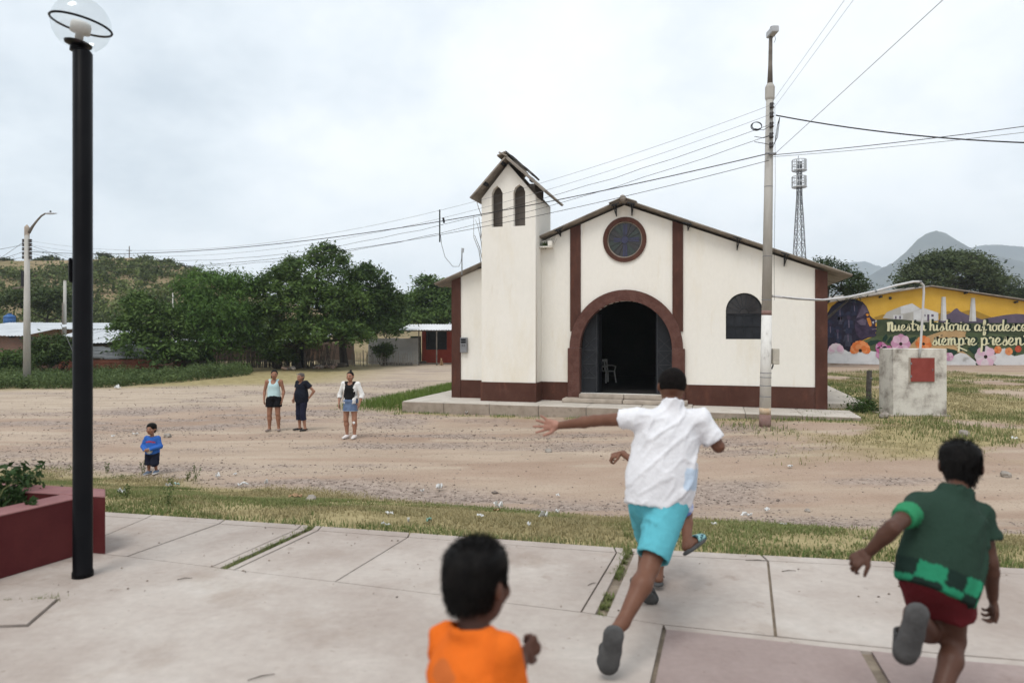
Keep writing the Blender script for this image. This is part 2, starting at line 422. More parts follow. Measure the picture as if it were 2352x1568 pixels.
# cross joints: (top pixel, bottom pixel, half gap)
cj = [((334, 1190), (243, 1222), .006), ((506, 1200), (292, 1277), .006), ((687, 1210), (486, 1301), .006), ((717, 1207), (512, 1306), .03), ((734, 1213), (538, 1308), .006), ((940, 1226), (770, 1335), .006), ((1410, 1256), (1335, 1405), .006), ((1440, 1259), (1380, 1411), .032), ((1752, 1277), (1782, 1460), .008), ((2046, 1291), (2169, 1496), .006)]
cols_ = [((-13.8, 8.2), (-13.8, 7.3), 0.0), ((-5.6, 6.5), (-6.2, 5.6), .006)]
for tpx, bpx, g in cj:
    a, b = Vector(W2(*tpx)), Vector(W2(*bpx))
    cols_.append(((a.x, a.y), (b.x, b.y), g))
cols_.append(((5.9, 6.1), (6.2, 3.8), .006)); cols_.append(((12.9, 4.4), (12.9, 2.1), 0.0))
for k in range(len(cols_) - 1):
    (a0, b0, g0), (a1, b1, g1) = cols_[k], cols_[k + 1]
    ta, tb = on(Eedge, a0[0] + g0), on(Eedge, a1[0] - g1)
    # extend joint lines to the edge and to the seam
    top = [ta] + [p for p in Eedge if ta[0] < p[0] < tb[0]] + [tb]
    bot = [on(Iline, b0[0] + g0)] + [p for p in Iline if b0[0] + g0 + 1e-3 < p[0] < b1[0] - g1 - 1e-3] + [on(Iline, b1[0] - g1)]
    band = [(p[0], p[1] - 0.11) for p in top]
    pavers([*top, *[(p[0], p[1] - 0.005) for p in band[::-1]]], m_conc, 0.0, 'edge_slab')
    pavers([*[(p[0], p[1] - 0.013) for p in band], *[(p[0], p[1] + 0.003) for p in bot[::-1]]], m_conc, 0.001 * (k % 3 - 1), 'slab')
# the big older pour, with a lifted cover plate cut in
redL0, redL1 = W2(1525, 1433), W2(1495, 1568)
rdir = ((redL1[0] - redL0[0]), (redL1[1] - redL0[1]))
redB = (redL0[0] + rdir[0] * 9, redL0[1] + rdir[1] * 9)
big = [p for p in Iline if p[0] < redL0[0] - 1e-3] + [(redL0[0] - .006, redL0[1]), (redB[0] - .006, redB[1]), (-13.8, redB[1])]
cov = [W2(*p) for p in ((-150, 1383), (140, 1373), (65, 1438), (-150, 1445))]
pavers(big, m_conc, -0.002, 'slab', hole=cov)
pavers(inset(cov, 0.018), m_conc, 0.006, 'cover_plate')
rg0, rg1 = W2(1985, 1490), W2(2030, 1568)
gd = (rg1[0] - rg0[0], rg1[1] - rg0[1])
rgB = (rg0[0] + gd[0] * 9, rg0[1] + gd[1] * 9)
pale = [(p[0], p[1] - 0.004) for p in Iline if p[0] > redL0[0] - 1e-3]
low = [(p[0], p[1] - 0.06) for p in pale]
pavers([*pale, *[(p[0], p[1] + 0.003) for p in low[::-1]]], m_conc, -0.003, 'edge_slab')
yr = float(np.interp(rg0[0], [p[0] for p in low], [p[1] for p in low]))
pavers([low[0], *[p for p in low[1:] if p[0] < rg0[0] - .03], (rg0[0] - .03, yr), (rgB[0] - .03, rgB[1]), (redB[0] + .006, redB[1])], m_conc_red, 0.0, 'reddish_slab')
pavers([(rg0[0] + .03, yr), *[p for p in low if p[0] > rg0[0] + .03], (12.9, rgB[1]), (rgB[0] + .03, rgB[1])], m_conc_red, -0.001, 'reddish_slab')

# ------------------------------------------------------------------ planter
m_planter = mat('dark red paint', (0.075, 0.013, 0.015), (0.095, 0.020, 0.020), scale=2.5, rough=0.6, bump=0.1, bscale=25, spec=0.15, fine=0.05)
m_lit_top = mat('lit top red paint', (0.20, 0.085, 0.085), (0.26, 0.125, 0.12), scale=3, rough=0.75, bump=0.1, bscale=30, fine=0.06)  # paler copy of the wall red: light on the wall tops put into colour
m_soil = mat('planter soil', (0.12, 0.10, 0.07), (0.20, 0.17, 0.12), scale=6, bump=0.5, bscale=18)
pl = thing('planter', 'dark red masonry planter with weeds inside, beside the black lamp post', 'planter', (-3.3, 7.3 * KY, 0))
def wall_bar(a, b, th, h, name, topname):
    a, b = Vector((a[0], a[1] * KY, 0)), Vector((b[0], b[1] * KY, 0)); t = (b - a).normalized(); n = Vector((-t.y, t.x, 0))
    q = [a, b, b + n * th, a + n * th]
    MB().prism([(p.x, p.y) for p in q], 0.0, h - 0.012).build(name, m_planter, pl)
    q2 = [a - n * .004 - t * .004, b - n * .004 + t * .004, b + n * (th + .004) + t * .004, a + n * (th + .004) - t * .004]
    MB().prism([(p.x, p.y) for p in q2], h - 0.012, h).build(topname, m_lit_top, pl, bevel=0.006)
q_ = [(-8.6, 8.93 * KY), (-2.925, 7.16 * KY), (-3.07, 7.16 * KY + .235), (-8.5, 8.93 * KY + .24)]
MB().prism(q_, 0, .403).build('wall', m_planter, pl); MB().prism([(q_[0][0], q_[0][1] - .004), (q_[1][0] + .003, q_[1][1] - .004), (q_[2][0] + .003, q_[2][1] + .004), (q_[3][0], q_[3][1] + .004)], .403, .415).build('wall_lit_top', m_lit_top, pl, bevel=.006)
wall_bar((-4.32, 3.2, 0), (-3.10, 7.15, 0), 0.20, 0.413, 'wall', 'wall_lit_top')
MB().prism([(x_, y_ * KY) for x_, y_ in ((-8.5, 8.9), (-3.28, 7.27), (-4.5, 3.2), (-8.5, 3.2))], 0.0, 0.27).build('soil', m_soil, pl)

# ------------------------------------------------------------------ black lamp post with globe
m_black = mat('black enamel', (0.004, 0.004, 0.005), (0.007, 0.007, 0.008), scale=3, rough=0.35, spec=0.06)
m_blackrub = mat('black rubber', (0.012, 0.012, 0.013), (0.02, 0.02, 0.02), scale=8, rough=0.7)
m_whitepl = mat('white plastic', (0.72, 0.72, 0.70), (0.62, 0.62, 0.60), scale=3, rough=0.5)
lpX, lpY = P(190, 1322, 6.52 * KY)[:2]
lp = thing('lamp_post', 'tall black round lamp post with clear globe, on the plaza left', 'lamp post', (lpX, lpY, 0))
b = MB(); b.lathe([(0.063, 0), (0.063, 0.03), (0.0575, 0.04), (0.0575, 3.42), (0.043, 3.44)], (lpX, lpY, 0), 32); b.build('pole', m_black, lp, smooth=True)
tilt = Matrix.Rotation(R(9), 3, 'Y')
gc = Vector((lpX - 0.010, lpY, 3.607))
def tl(prof, n=28):
    b = MB(); b.lathe(prof, (0, 0, 0), n); b.v = [tuple(gc + tilt @ Vector(p)) for p in b.v]; return b
tl([(0.043, -0.18), (0.043, -0.145), (0.078, -0.136), (0.082, -0.122), (0.07, -0.115)]).build('globe_base', m_black, lp)
tl([(0.024, -0.115), (0.024, -0.062), (0.058, -0.054), (0.060, -0.005), (0.054, 0.012), (0.02, 0.016)]).build('bulb_housing', m_whitepl, lp, smooth=True)
mg = bpy.data.materials.new('globe clear acrylic'); mg.use_nodes = True
_n = mg.node_tree.nodes; _n.clear(); _o = _n.new('ShaderNodeOutputMaterial'); _t = _n.new('ShaderNodeBsdfTransparent'); _t.inputs[0].default_value = (0.93, 0.94, 0.94, 1)
_g = _n.new('ShaderNodeBsdfGlossy'); _g.inputs['Roughness'].default_value = 0.06; _g.inputs[0].default_value = (0.8, 0.8, 0.8, 1)
_lw = _n.new('ShaderNodeLayerWeight'); _lw.inputs[0].default_value = 0.35; _m = _n.new('ShaderNodeMixShader')
_m.inputs[0].default_value = 0.07; mg.node_tree.links.new(_t.outputs[0], _m.inputs[1]); mg.node_tree.links.new(_g.outputs[0], _m.inputs[2]); mg.node_tree.links.new(_m.outputs[0], _o.inputs[0])
m_opal = mat('opal acrylic', (0.92, 0.93, 0.94), (0.90, 0.91, 0.92), scale=3, rough=0.35, trans=0.70)
gr = 0.173
b = tl([(gr * math.sin(a), gr * math.cos(a)) for a in np.linspace(R(146), R(91), 14)]); b.f = [f for f in b.f if len(f) == 4]; b.build('globe_lower', mg, lp, smooth=True)
b = tl([(gr * math.sin(a), gr * math.cos(a)) for a in np.linspace(R(89), R(2), 18)]); b.f = [f for f in b.f if len(f) == 4]; b.build('globe_upper', mg, lp, smooth=True)
ring = [gc + tilt @ Vector((0.176 * math.cos(t), 0.176 * math.sin(t), 0)) for t in np.linspace(0, 2 * math.pi, 49)]
MB().tube(ring, 0.0075, 6).build('globe_ring', m_black, lp, smooth=True)
MB().box((lpX - 0.082, lpY - 0.03, 1.92), (lpX - 0.058, lpY + 0.03, 2.08)).build('junction_cover', m_black, lp, bevel=0.01)

# ------------------------------------------------------------------ church
m_cream = mat('cream limewash', (0.80, 0.775, 0.715), (0.775, 0.742, 0.67), (0.71, 0.66, 0.56), scale=0.55, detail=8, rough=0.9, bump=0.10, bscale=12, spec=0.15, fine=0.02, stretch=(1, 1, 0.5), lo=0.42, hi=0.70)
layered(m_cream, [(1.1, (1.4, 1.4, .35), .52, .74, (.88, .82, .70), .5), (3.0, (2, 2, .3), .62, .76, (.84, .77, .66), .35), (11, (1, 1, 1), .71, .77, (.55, .48, .40), .5)])
m_brown = mat('chocolate brown paint', (0.062, 0.023, 0.015), (0.080, 0.033, 0.023), (0.105, 0.055, 0.045), scale=1.2, detail=7, rough=0.62, bump=0.12, bscale=18, spec=0.2, fine=0.05)
layered(m_brown, [(3.0, (1.5, 1.5, .5), .52, .70, (1.7, 1.6, 1.5), .6), (9, (1, 1, 1), .64, .72, (2.2, 2.1, 2.0), .5)])
m_arch = mat('brown rough render', (0.085, 0.034, 0.025), (0.115, 0.052, 0.040), scale=5, detail=6, rough=0.8, bump=0.9, bscale=22, fine=0.1)
m_roof = mat('weathered fibre cement', (0.30, 0.265, 0.225), (0.20, 0.175, 0.15), (0.13, 0.115, 0.10), scale=2.5, detail=7, rough=0.95, bump=0.2, bscale=14, fine=0.1)
m_tar = mat('black broken tiles', (0.035, 0.035, 0.035), (0.075, 0.07, 0.065), (0.2, 0.19, 0.17), scale=7, rough=0.9, bump=0.6, bscale=14)
m_inner_shade = mat('shade dark interior', (0.020, 0.018, 0.016), (0.013, 0.012, 0.011), scale=1.2, rough=0.95)  # near black, so the indoor shade is put into the colour itself
m_iron = mat('dark painted iron', (0.014, 0.016, 0.020), (0.022, 0.024, 0.029), scale=3, rough=0.5, spec=0.2, fine=0.08)
m_door = mat('blue black door sheet', (0.013, 0.0145, 0.018), (0.018, 0.020, 0.024), scale=3, rough=0.5, spec=0.2, fine=0.1)
m_doorbar = mat('worn door bars', (0.028, 0.030, 0.035), (0.04, 0.042, 0.047), scale=6, rough=0.5)
m_steel = mat('grey steel', (0.16, 0.165, 0.175), (0.22, 0.225, 0.235), scale=3, rough=0.5)
m_slabg = mat('church slab concrete', (0.42, 0.38, 0.33), (0.52, 0.475, 0.42), (0.33, 0.285, 0.24), scale=1.0, detail=8, rough=0.9, bump=0.2, bscale=20, fine=0.06, lo=0.36, hi=0.58)
m_edge = mat('dirty raw concrete', (0.24, 0.195, 0.155), (0.34, 0.285, 0.235), (0.17, 0.135, 0.105), scale=2.2, detail=8, rough=.95, bump=.4, bscale=16, lo=.38, hi=.6)
m_stepc = mat('worn step concrete', (0.30, 0.255, 0.21), (0.42, 0.36, 0.30), scale=3, detail=7, rough=0.9, bump=0.3, bscale=16, fine=0.08)

ch = thing('church', 'cream village church with brown trim, bell tower and open arched door', 'church', (-1.98, 22.84, -0.6), R(-16.4))
def LB(): return MB()
def wallM(v0, t): return Matrix(((1, 0, 0, 0), (0, 0, -1, v0 + t), (0, 1, 0, 0), (0, 0, 0, 1)))
US = 0.959
def cpart(name, mb, m, parent=None, smooth=False, bevel=0.0):
    mb.v = [(p[0] * US, p[1], p[2]) for p in mb.v]
    return mb.build(name, m, parent or ch, world=False, smooth=smooth, bevel=bevel)
def csolid(name, outer, holes, v0, t, m, parent=None):
    me = poly_solid(outer, holes, t, wallM(v0, t)); me.transform(Matrix.Diagonal((US, 1, 1, 1))); return link(name, me, m, parent or ch, world=False)
def arc(cx, cy, r, a0, a1, n): return [(cx + r * math.cos(a), cy + r * math.sin(a)) for a in np.linspace(a0, a1, n)]
PI = math.pi
door_hole = [(4.49, 0.25), (7.47, 0.25), (7.47, 1.66)] + arc(5.98, 1.66, 1.49, 0, PI, 25)[1:-1] + [(4.49, 1.66)]
rose_hole = arc(5.96, 5.05, 0.60, 0, 2 * PI, 40)[:-1]
win_hole = [(9.09, 1.97), (10.17, 1.97), (10.17, 2.80)] + arc(9.63, 2.80, 0.54, 0, PI, 17)[1:-1] + [(9.09, 2.80)]
csolid('wall', [(0, -0.05), (11.96, -0.05), (11.96, 3.90), (5.95, 6.12), (0, 3.90)], [door_hole, rose_hole, win_hole], 0.0, 0.25, m_cream)
for u0, u1 in ((0.0, 0.22), (11.74, 11.96)):
    cpart('wall', LB().box((u0, 0.2505, -0.05), (u1, 18.0, 3.88)), m_cream)
csolid('wall', [(0.2, -0.05), (11.76, -0.05), (11.76, 3.90), (5.95, 6.10), (0.2, 3.90)], [], 18.0, 0.22, m_cream)
# inside: floor, wall sheets and a nave partition, coloured dark to stand for shade
cpart('floor', LB().box((0.24, 0.255, -0.04), (11.72, 17.9, 0.245)), m_inner_shade)
cpart('shade_sheets', LB().box((0.23, 0.26, 0.25), (0.26, 17.95, 3.9)).box((11.70, 0.26, 0.25), (11.73, 17.95, 3.9)).box((0.27, 9.0, 0.25), (11.69, 9.05, 3.9)), m_inner_shade)
# pilasters, plinth
def pil(u0, u1, w0, w1a, w1b, v=-0.045): return csolid('pilaster', [(u0, w0), (u1, w0), (u1, w1b), (u0, w1a)], [], v, -v, m_brown)
pil(-0.03, 0.30, -0.03, 3.90, 4.00)
pil(11.65, 11.99, -0.03, 4.00, 3.90)
pil(4.17, 4.52, 2.2, 5.46, 5.58); pil(7.47, 7.80, 2.2, 5.56, 5.44)
cpart('pilaster', LB().box((-0.028, 0.005, -0.03), (-0.001, 0.4, 3.86)), m_brown); cpart('pilaster', LB().box((11.961, 0.005, -0.03), (11.988, 0.4, 3.86)), m_brown)
for u0, u1 in ((0.305, 1.34), (3.195, 4.10), (7.86, 11.645)):
    cpart('plinth', LB().box((u0, -0.03, -0.03), (u1, -0.001, 0.59)), m_brown)
cpart('plinth', LB().box((-0.025, 0.41, -0.03), (-0.001, 18.2, 0.59)), m_brown)
cpart('plinth', LB().box((11.961, 0.41, -0.03), (11.985, 18.2, 0.59)), m_brown)
# arch surround
oa = [(4.16, 1.68)] + arc(5.98, 1.67, 1.82, PI, 0, 33)[1:-1] + [(7.80, 1.68)]
ia = arc(5.98, 1.67, 1.48, 0, PI, 33)
csolid('arch_surround', oa + [(7.46, 1.68)] + ia[1:-1] + [(4.50, 1.68)], [], -0.10, 0.42, m_arch)
cpart('arch_surround', LB().box((4.10, -0.12, 0.0), (4.50, 0.30, 1.675)), m_arch, bevel=0.015)
cpart('arch_surround', LB().box((7.46, -0.12, 0.0), (7.86, 0.30, 1.675)), m_arch, bevel=0.015)
# steps
cpart('step', LB().box((4.02, -0.62, 0.002), (5.95, -0.002, 0.125)), m_stepc, bevel=0.02)
cpart('step', LB().box((5.97, -0.60, 0.002), (7.95, -0.002, 0.12)), m_stepc, bevel=0.02)
cpart('step', LB().box((4.51, -0.28, 0.126), (5.96, 0.24, 0.248)), m_stepc, bevel=0.015)
cpart('step', LB().box((5.975, -0.27, 0.126), (7.45, 0.24, 0.246)), m_stepc, bevel=0.015)
# iron door: two outer panels in the plane of the arch, two inner leaves swung in
def arch_top(u): return 1.67 + math.sqrt(max(0.0, 1.47 ** 2 - (u - 5.98) ** 2))
def door_panel(u0, u1):
    us = np.linspace(u0, u1, 8)
    d = csolid('door', [(u0, 0.255), (u1, 0.255)] + [(float(q), arch_top(q)) for q in us[::-1]], [], 0.20, 0.03, m_door)
    b = LB()
    for w in (0.28, 0.72, 1.16, 1.60, 2.02):
        if w < min(arch_top(u0), arch_top(u1)) - 0.05: b.bar((u0 + .01, 0.19, w), (u1 - .01, 0.19, w), 0.022)
    for w in (0.72, 1.16, 1.60):
        b.bar((u0 + .02, 0.192, w + .02), (u1 - .02, 0.192, w + .42), 0.014); b.bar((u1 - .02, 0.192, w + .02), (u0 + .02, 0.192, w + .42), 0.014)
        b.lathe([(0.0, -0.012), (0.03, -0.01), (0.03, 0.01), (0.0, 0.012)], ((u0 + u1) / 2, 0.188, w + .22), 10)
    b.bar((u0 + .012, 0.19, 0.27), (u0 + .012, 0.19, arch_top(u0) - .03), 0.022); b.bar((u1 - .012, 0.19, 0.27), (u1 - .012, 0.19, arch_top(u1) - .03), 0.022)
    cpart('door_bars', b, m_doorbar, d)
door_panel(4.51, 5.02); door_panel(6.98, 7.45)
for uu, s in ((5.045, 1), (6.95, -1)):
    d = cpart('door', LB().box((uu - .015, 0.22, 0.26), (uu + .015, 0.98, 2.75)), m_iron)
    for w in (1.1, 1.9): cpart('door_bar', LB().bar((uu + s * .022, 0.25, w), (uu + s * .022, 0.95, w), .02), m_iron, d)
# rose window: brown ring, pale inner ring, leaded panes with a blue cross
ringo = arc(5.96, 5.05, 0.70, 0, 2 * PI, 48)[:-1]; ringi = arc(5.96, 5.05, 0.565, 0, 2 * PI, 48)[:-1]
rw = csolid('rose_window', ringo, [ringi], -0.05, 0.29, m_brown)
csolid('inner_ring', arc(5.96, 5.05, 0.563, 0, 2 * PI, 48)[:-1], [arc(5.96, 5.05, 0.535, 0, 2 * PI, 48)[:-1]], 0.02, 0.05, m_stepc, rw)
gl = [mat('dark leaded glass green', (0.012, 0.022, 0.017), (0.02, 0.032, 0.024), scale=6, rough=0.18, spec=0.5), mat('dark leaded glass brown', (0.016, 0.013, 0.014), (0.026, 0.022, 0.022), scale=6, rough=0.2, spec=0.5)]
g_blue = mat('blue leaded glass', (0.012, 0.012, 0.045), (0.02, 0.02, 0.07), scale=6, rough=0.2, spec=0.5)
for k in range(16):
    a0, a1 = 2 * PI * k / 16 + .02, 2 * PI * (k + 1) / 16 - .02
    csolid('pane', arc(5.96, 5.05, 0.53, a0, a1, 5) + arc(5.96, 5.05, 0.12, a1, a0, 2), [], 0.06, 0.012, gl[(k // 2) % 2], rw)
for q in ([(5.91, 5.18), (6.03, 5.18), (6.045, 5.54), (5.895, 5.54)], [(5.91, 4.92), (6.03, 4.92), (6.045, 4.54), (5.895, 4.54)], [(6.09, 5.0), (6.09, 5.10), (6.42, 5.13), (6.42, 4.98)], [(5.83, 5.0), (5.83, 5.10), (5.60, 5.13), (5.60, 4.98)]):
    csolid('pane', q, [], 0.045, 0.012, g_blue, rw)
csolid('pane', arc(5.96, 5.05, 0.115, 0, 2 * PI, 20)[:-1], [], 0.04, 0.012, g_blue, rw)
b = LB()
for k in range(16):
    a = 2 * PI * k / 16; b.bar((5.96 + .12 * math.cos(a), 0.04, 5.05 + .12 * math.sin(a)), (5.96 + .53 * math.cos(a), 0.04, 5.05 + .53 * math.sin(a)), 0.012)
cpart('lead_bars', b, mat('dark lead', (0.045, 0.045, 0.047), (0.06, 0.06, 0.06), scale=8), rw)
cpart('backing', LB().prism(arc(5.96, 5.05, 0.56, 0, 2 * PI, 30)[:-1], 0, 0.01, Matrix(((1,0,0,0),(0,0,-1,0.2),(0,1,0,0),(0,0,0,1)))), m_iron, rw)
# right hand window: shutters and fan bars
ww = csolid('window', [(9.10, 1.98), (10.16, 1.98), (10.16, 2.72), (9.10, 2.72)], [], 0.08, 0.03, m_iron)
b = LB()
for u in (9.12, 9.37, 9.62, 9.64, 9.90, 10.14): b.bar((u, 0.07, 2.0), (u, 0.07, 2.7), 0.02)
for w in (2.0, 2.36, 2.7): b.bar((9.1, 0.068, w), (10.16, 0.068, w), 0.022)
cpart('shutter_bars', b, m_iron, ww)
csolid('fan_pane', [(9.10, 2.73), (10.16, 2.73), (10.16, 2.80)] + arc(9.63, 2.80, 0.53, 0, PI, 17)[1:-1] + [(9.10, 2.80)], [], 0.12, 0.01, gl[1], ww)
b = LB()
for a in np.linspace(R(18), R(162), 8): b.bar((9.63 + .13 * math.cos(a), 0.085, 2.75 + .13 * math.sin(a)), (9.63 + .53 * math.cos(a), 0.085, 2.78 + .53 * math.sin(a)), 0.016)
b.tube([(9.63 + .13 * math.cos(a), 0.085, 2.75 + .13 * math.sin(a)) for a in np.linspace(0, PI, 9)], 0.008, 5)
b.tube([(9.63 + .515 * math.cos(a), 0.085, 2.79 + .525 * math.sin(a)) for a in np.linspace(0, PI, 17)], 0.012, 5)
cpart('fan_bars', b, m_iron, ww)
# tower
t1 = [(1.69, 5.50), (2.07, 5.50), (2.07, 6.56), (2.0, 6.70), (1.88, 6.80), (1.76, 6.70), (1.69, 6.56)]
t2 = [(2.44, 5.50), (2.84, 5.50), (2.84, 6.56), (2.78, 6.70), (2.64, 6.80), (2.50, 6.71), (2.44, 6.56)]
csolid('tower_wall', [(1.34, -0.04), (3.19, -0.04), (3.19, 6.42), (2.26, 7.46), (1.34, 6.42)], [t1, t2], -0.78, 0.18, m_cream)
for u0 in (1.34, 3.03): cpart('tower_wall', LB().box((u0, -0.5995, -0.04), (u0 + .16, 1.09, 6.40)), m_cream)
csolid('tower_wall', [(1.345, 3.0), (3.185, 3.0), (3.185, 6.42), (2.26, 7.44), (1.345, 6.42)], [], 1.091, 0.18, m_cream)
cpart('tower_floor', LB().box((1.501, -0.599, 5.30), (3.029, 1.09, 5.42)), m_cream)
cpart('tower_ledge', LB().box((1.505, -0.30, 5.43), (3.025, 0.9, 6.9)), mat('bare grey tower masonry', (0.16, 0.14, 0.125), (0.21, 0.185, 0.165), scale=2, rough=0.95, bump=0.2))
pb = LB().box((1.31, -0.81, -0.03), (3.22, -0.781, 0.60)).box((3.191, -0.78, -0.03), (3.22, -0.031, 0.60)).box((1.31, -0.78, -0.03), (1.339, -0.031, 0.60))
cpart('plinth', pb, m_brown)
# roofs: corrugated slopes
def corr(name, a, b_, v0, v1, amp, per, th, m, parent=None):
    """a = ridge (u,w), b_ = eave (u,w); waves run along v"""
    n = max(8, int((v1 - v0) / per * 6)); vs = np.linspace(v0, v1, n + 1)
    du, dw = b_[0] - a[0], b_[1] - a[1]; l = math.hypot(du, dw); nu, nw = -dw / l, du / l
    if nw < 0: nu, nw = -nu, -nw
    V = []
    for s in (0, 1):
        for (pu, pw) in (a, b_):
            for v in vs:
                o = amp * math.sin(2 * PI * v / per) - s * th; V.append((pu + nu * o, v, pw + nw * o))
    m1 = n + 1; fs = []
    for k in range(n):
        fs += [(k, k + 1, m1 + k + 1, m1 + k), (2*m1 + k + 1, 2*m1 + k, 3*m1 + k, 3*m1 + k + 1), (m1 + k, m1 + k + 1, 3*m1 + k + 1, 3*m1 + k), (k + 1, k, 2*m1 + k, 2*m1 + k + 1)]
    fs += [(0, m1, 3*m1, 2*m1), (m1 - 1, 3*m1 - 1, 4*m1 - 1, 2*m1 - 1)]
    mb = MB(); mb.add(V, fs); return cpart(name, mb, m, parent)
rf = corr('roof', (5.95, 6.26), (-0.57, 3.78), -0.32, 18.6, 0.022, 0.177, 0.03, m_roof)
corr('roof', (5.95, 6.26), (12.62, 3.78), -0.32, 18.6, 0.022, 0.177, 0.03, m_roof)
cpart('ridge_cap', LB().tube([(5.95, -0.42, 6.27), (5.95, 18.6, 6.27)], 0.10, 10), m_roof, rf, smooth=True)
cpart('ridge_cap', LB().bar((5.96, -0.05, 6.31), (5.50, -0.05, 6.14), 0.7, 0.025, (0, 0, 1)).bar((5.94, -0.05, 6.31), (6.38, -0.05, 6.15), 0.7, 0.025), m_roof, rf)
cpart('purlin', LB().bar((0.2, 0.12, 3.83), (5.9, 0.12, 6.05), 0.2, 0.10, (0, 0, 1)).bar((11.76, 0.12, 3.83), (6.0, 0.12, 6.05), 0.2, 0.10), m_cream)
for u, w in ((5.70, 6.10), (6.20, 6.10), (9.42, 4.93), (10.78, 4.42), (7.95, 5.42), (3.85, 5.40)):
    k = 1.0 if u not in (7.95, 3.85) else 0.55; s = -0.09 if u < 5.9 else 0.09
    b = LB().bar((u, -0.04, w - .32 * k), (u, -0.33, w), 0.025).bar((u, -0.04, w), (u, -0.33, w), 0.03).bar((u, -0.04, w), (u, -0.04, w - .32 * k), 0.025)
    b.bar((u + s, -0.30, w + .02 - abs(s) * .1), (u, -0.05, w - .30 * k), 0.022).bar((u - s * 1.4, -0.33, w + .04), (u + s * 1.4, -0.33, w - .04), 0.03)
    cpart('eave_bracket', b, m_iron)
corr('eave_board', (0.9, 4.30), (-0.55, 3.75), -0.05, 0.4, 0.0, 0.177, 0.05, m_roof)
tr = corr('tower_roof', (2.26, 7.66), (1.02, 6.42), -1.08, 1.5, 0.022, 0.177, 0.04, m_roof)
corr('tower_roof', (2.26, 7.66), (3.60, 6.50), -1.08, 1.5, 0.022, 0.177, 0.05, m_roof)
rn = random.Random(3)
for i in range(9):
    s = i / 8; u = 2.30 + 0.75 * s; w = 7.72 - 0.64 * s
    M = Matrix.Translation((u, -1.02 + rn.uniform(0, .1), w + .035)) @ Matrix.Rotation(R(40 + rn.uniform(-9, 9)), 4, 'Y')
    cpart('broken_tile', LB().box((-0.09, 0, -0.02), (0.09, rn.uniform(0.5, 1.5), rn.uniform(0.01, 0.035)), M), m_tar, tr)
for k, (u, w, a) in enumerate(((2.16, 7.73, -22), (2.22, 7.69, 24))):
    M = Matrix.Translation((u, -1.12, w)) @ Matrix.Rotation(R(a), 4, 'Y')
    cpart('ridge_tile', LB().box((-0.19, 0, -0.02), (0.10, 2.6, 0.02), M), m_roof, tr)
for s in (0.12, 0.62):
    cpart('rafter_end', LB().bar((2.26 - 1.2 * s, -1.02, 7.60 - 1.2 * s), (2.26 - 1.2 * s, -0.7, 7.60 - 1.2 * s), 0.10, 0.10), m_iron, tr)
    cpart('rafter_end', LB().bar((2.26 + 1.35 * s, -1.02, 7.60 - 1.15 * s), (2.26 + 1.35 * s, -0.7, 7.60 - 1.15 * s), 0.10, 0.10), m_iron, tr)
# gutter ledge beside the tower
cpart('ledge', LB().box((3.20, -0.32, 4.86), (3.62, -0.002, 4.90)).box((3.48, -0.33, 4.901), (3.62, -0.002, 5.06)), m_cream, bevel=0.008)
# concrete apron round the church
def apron(name, lo, hi): return cpart(name, LB().box(lo, hi), m_slabg, bevel=0.012)
us = [-1.12, 0.35, 1.9, 3.5, 5.0, 6.6, 8.1, 9.6, 11.1, 12.6]
for i in range(len(us) - 1):
    apron('apron_slab', (us[i] + .006, -1.6, -0.42), (us[i + 1] - .006, -0.004, -0.002 if i < 6 else -0.03 - .008 * (i - 6)))
for i in range(9):
    apron('apron_slab', (-1.12, 0.002 + 2.1 * i, -0.42), (-0.032, 2.09 + 2.1 * i, -0.003))
    apron('apron_slab', (12.0, 1.402 + 2.1 * i, -0.42), (13.4, 3.49 + 2.1 * i, 0.002))
for i in range(len(us) - 1):
    cpart('apron_edge', LB().box((us[i] + .012, -1.625, -0.45), (us[i + 1] - .012, -1.601, -0.028 if i < 6 else -0.055 - .008 * (i - 6))), m_edge)
cpart('apron_edge', LB().box((-1.145, -1.59, -0.45), (-1.121, 17, -0.03)), m_edge)
# meter box on the wall
mtb = thing('meter_box', 'grey electricity meter box on the church wall left of the tower', 'meter box', tuple(XF['church'] @ Vector((0.42, -0.01, 1.5))), R(-16.4))
MB().box((-0.12, -0.11, 0), (0.12, -0.005, 0.5)).build('case', m_steel, mtb, world=False, bevel=0.012)
MB().box((-0.085, -0.12, 0.32), (0.085, -0.111, 0.37)).box((-0.085, -0.12, 0.40), (0.085, -0.111, 0.45)).build('display', m_black, mtb, world=False)
for q_ in (-0.05, 0.02): MB().box((q_, -0.118, 0.22), (q_ + .03, -0.111, 0.25)).build('seal', m_iron, mtb, world=False)
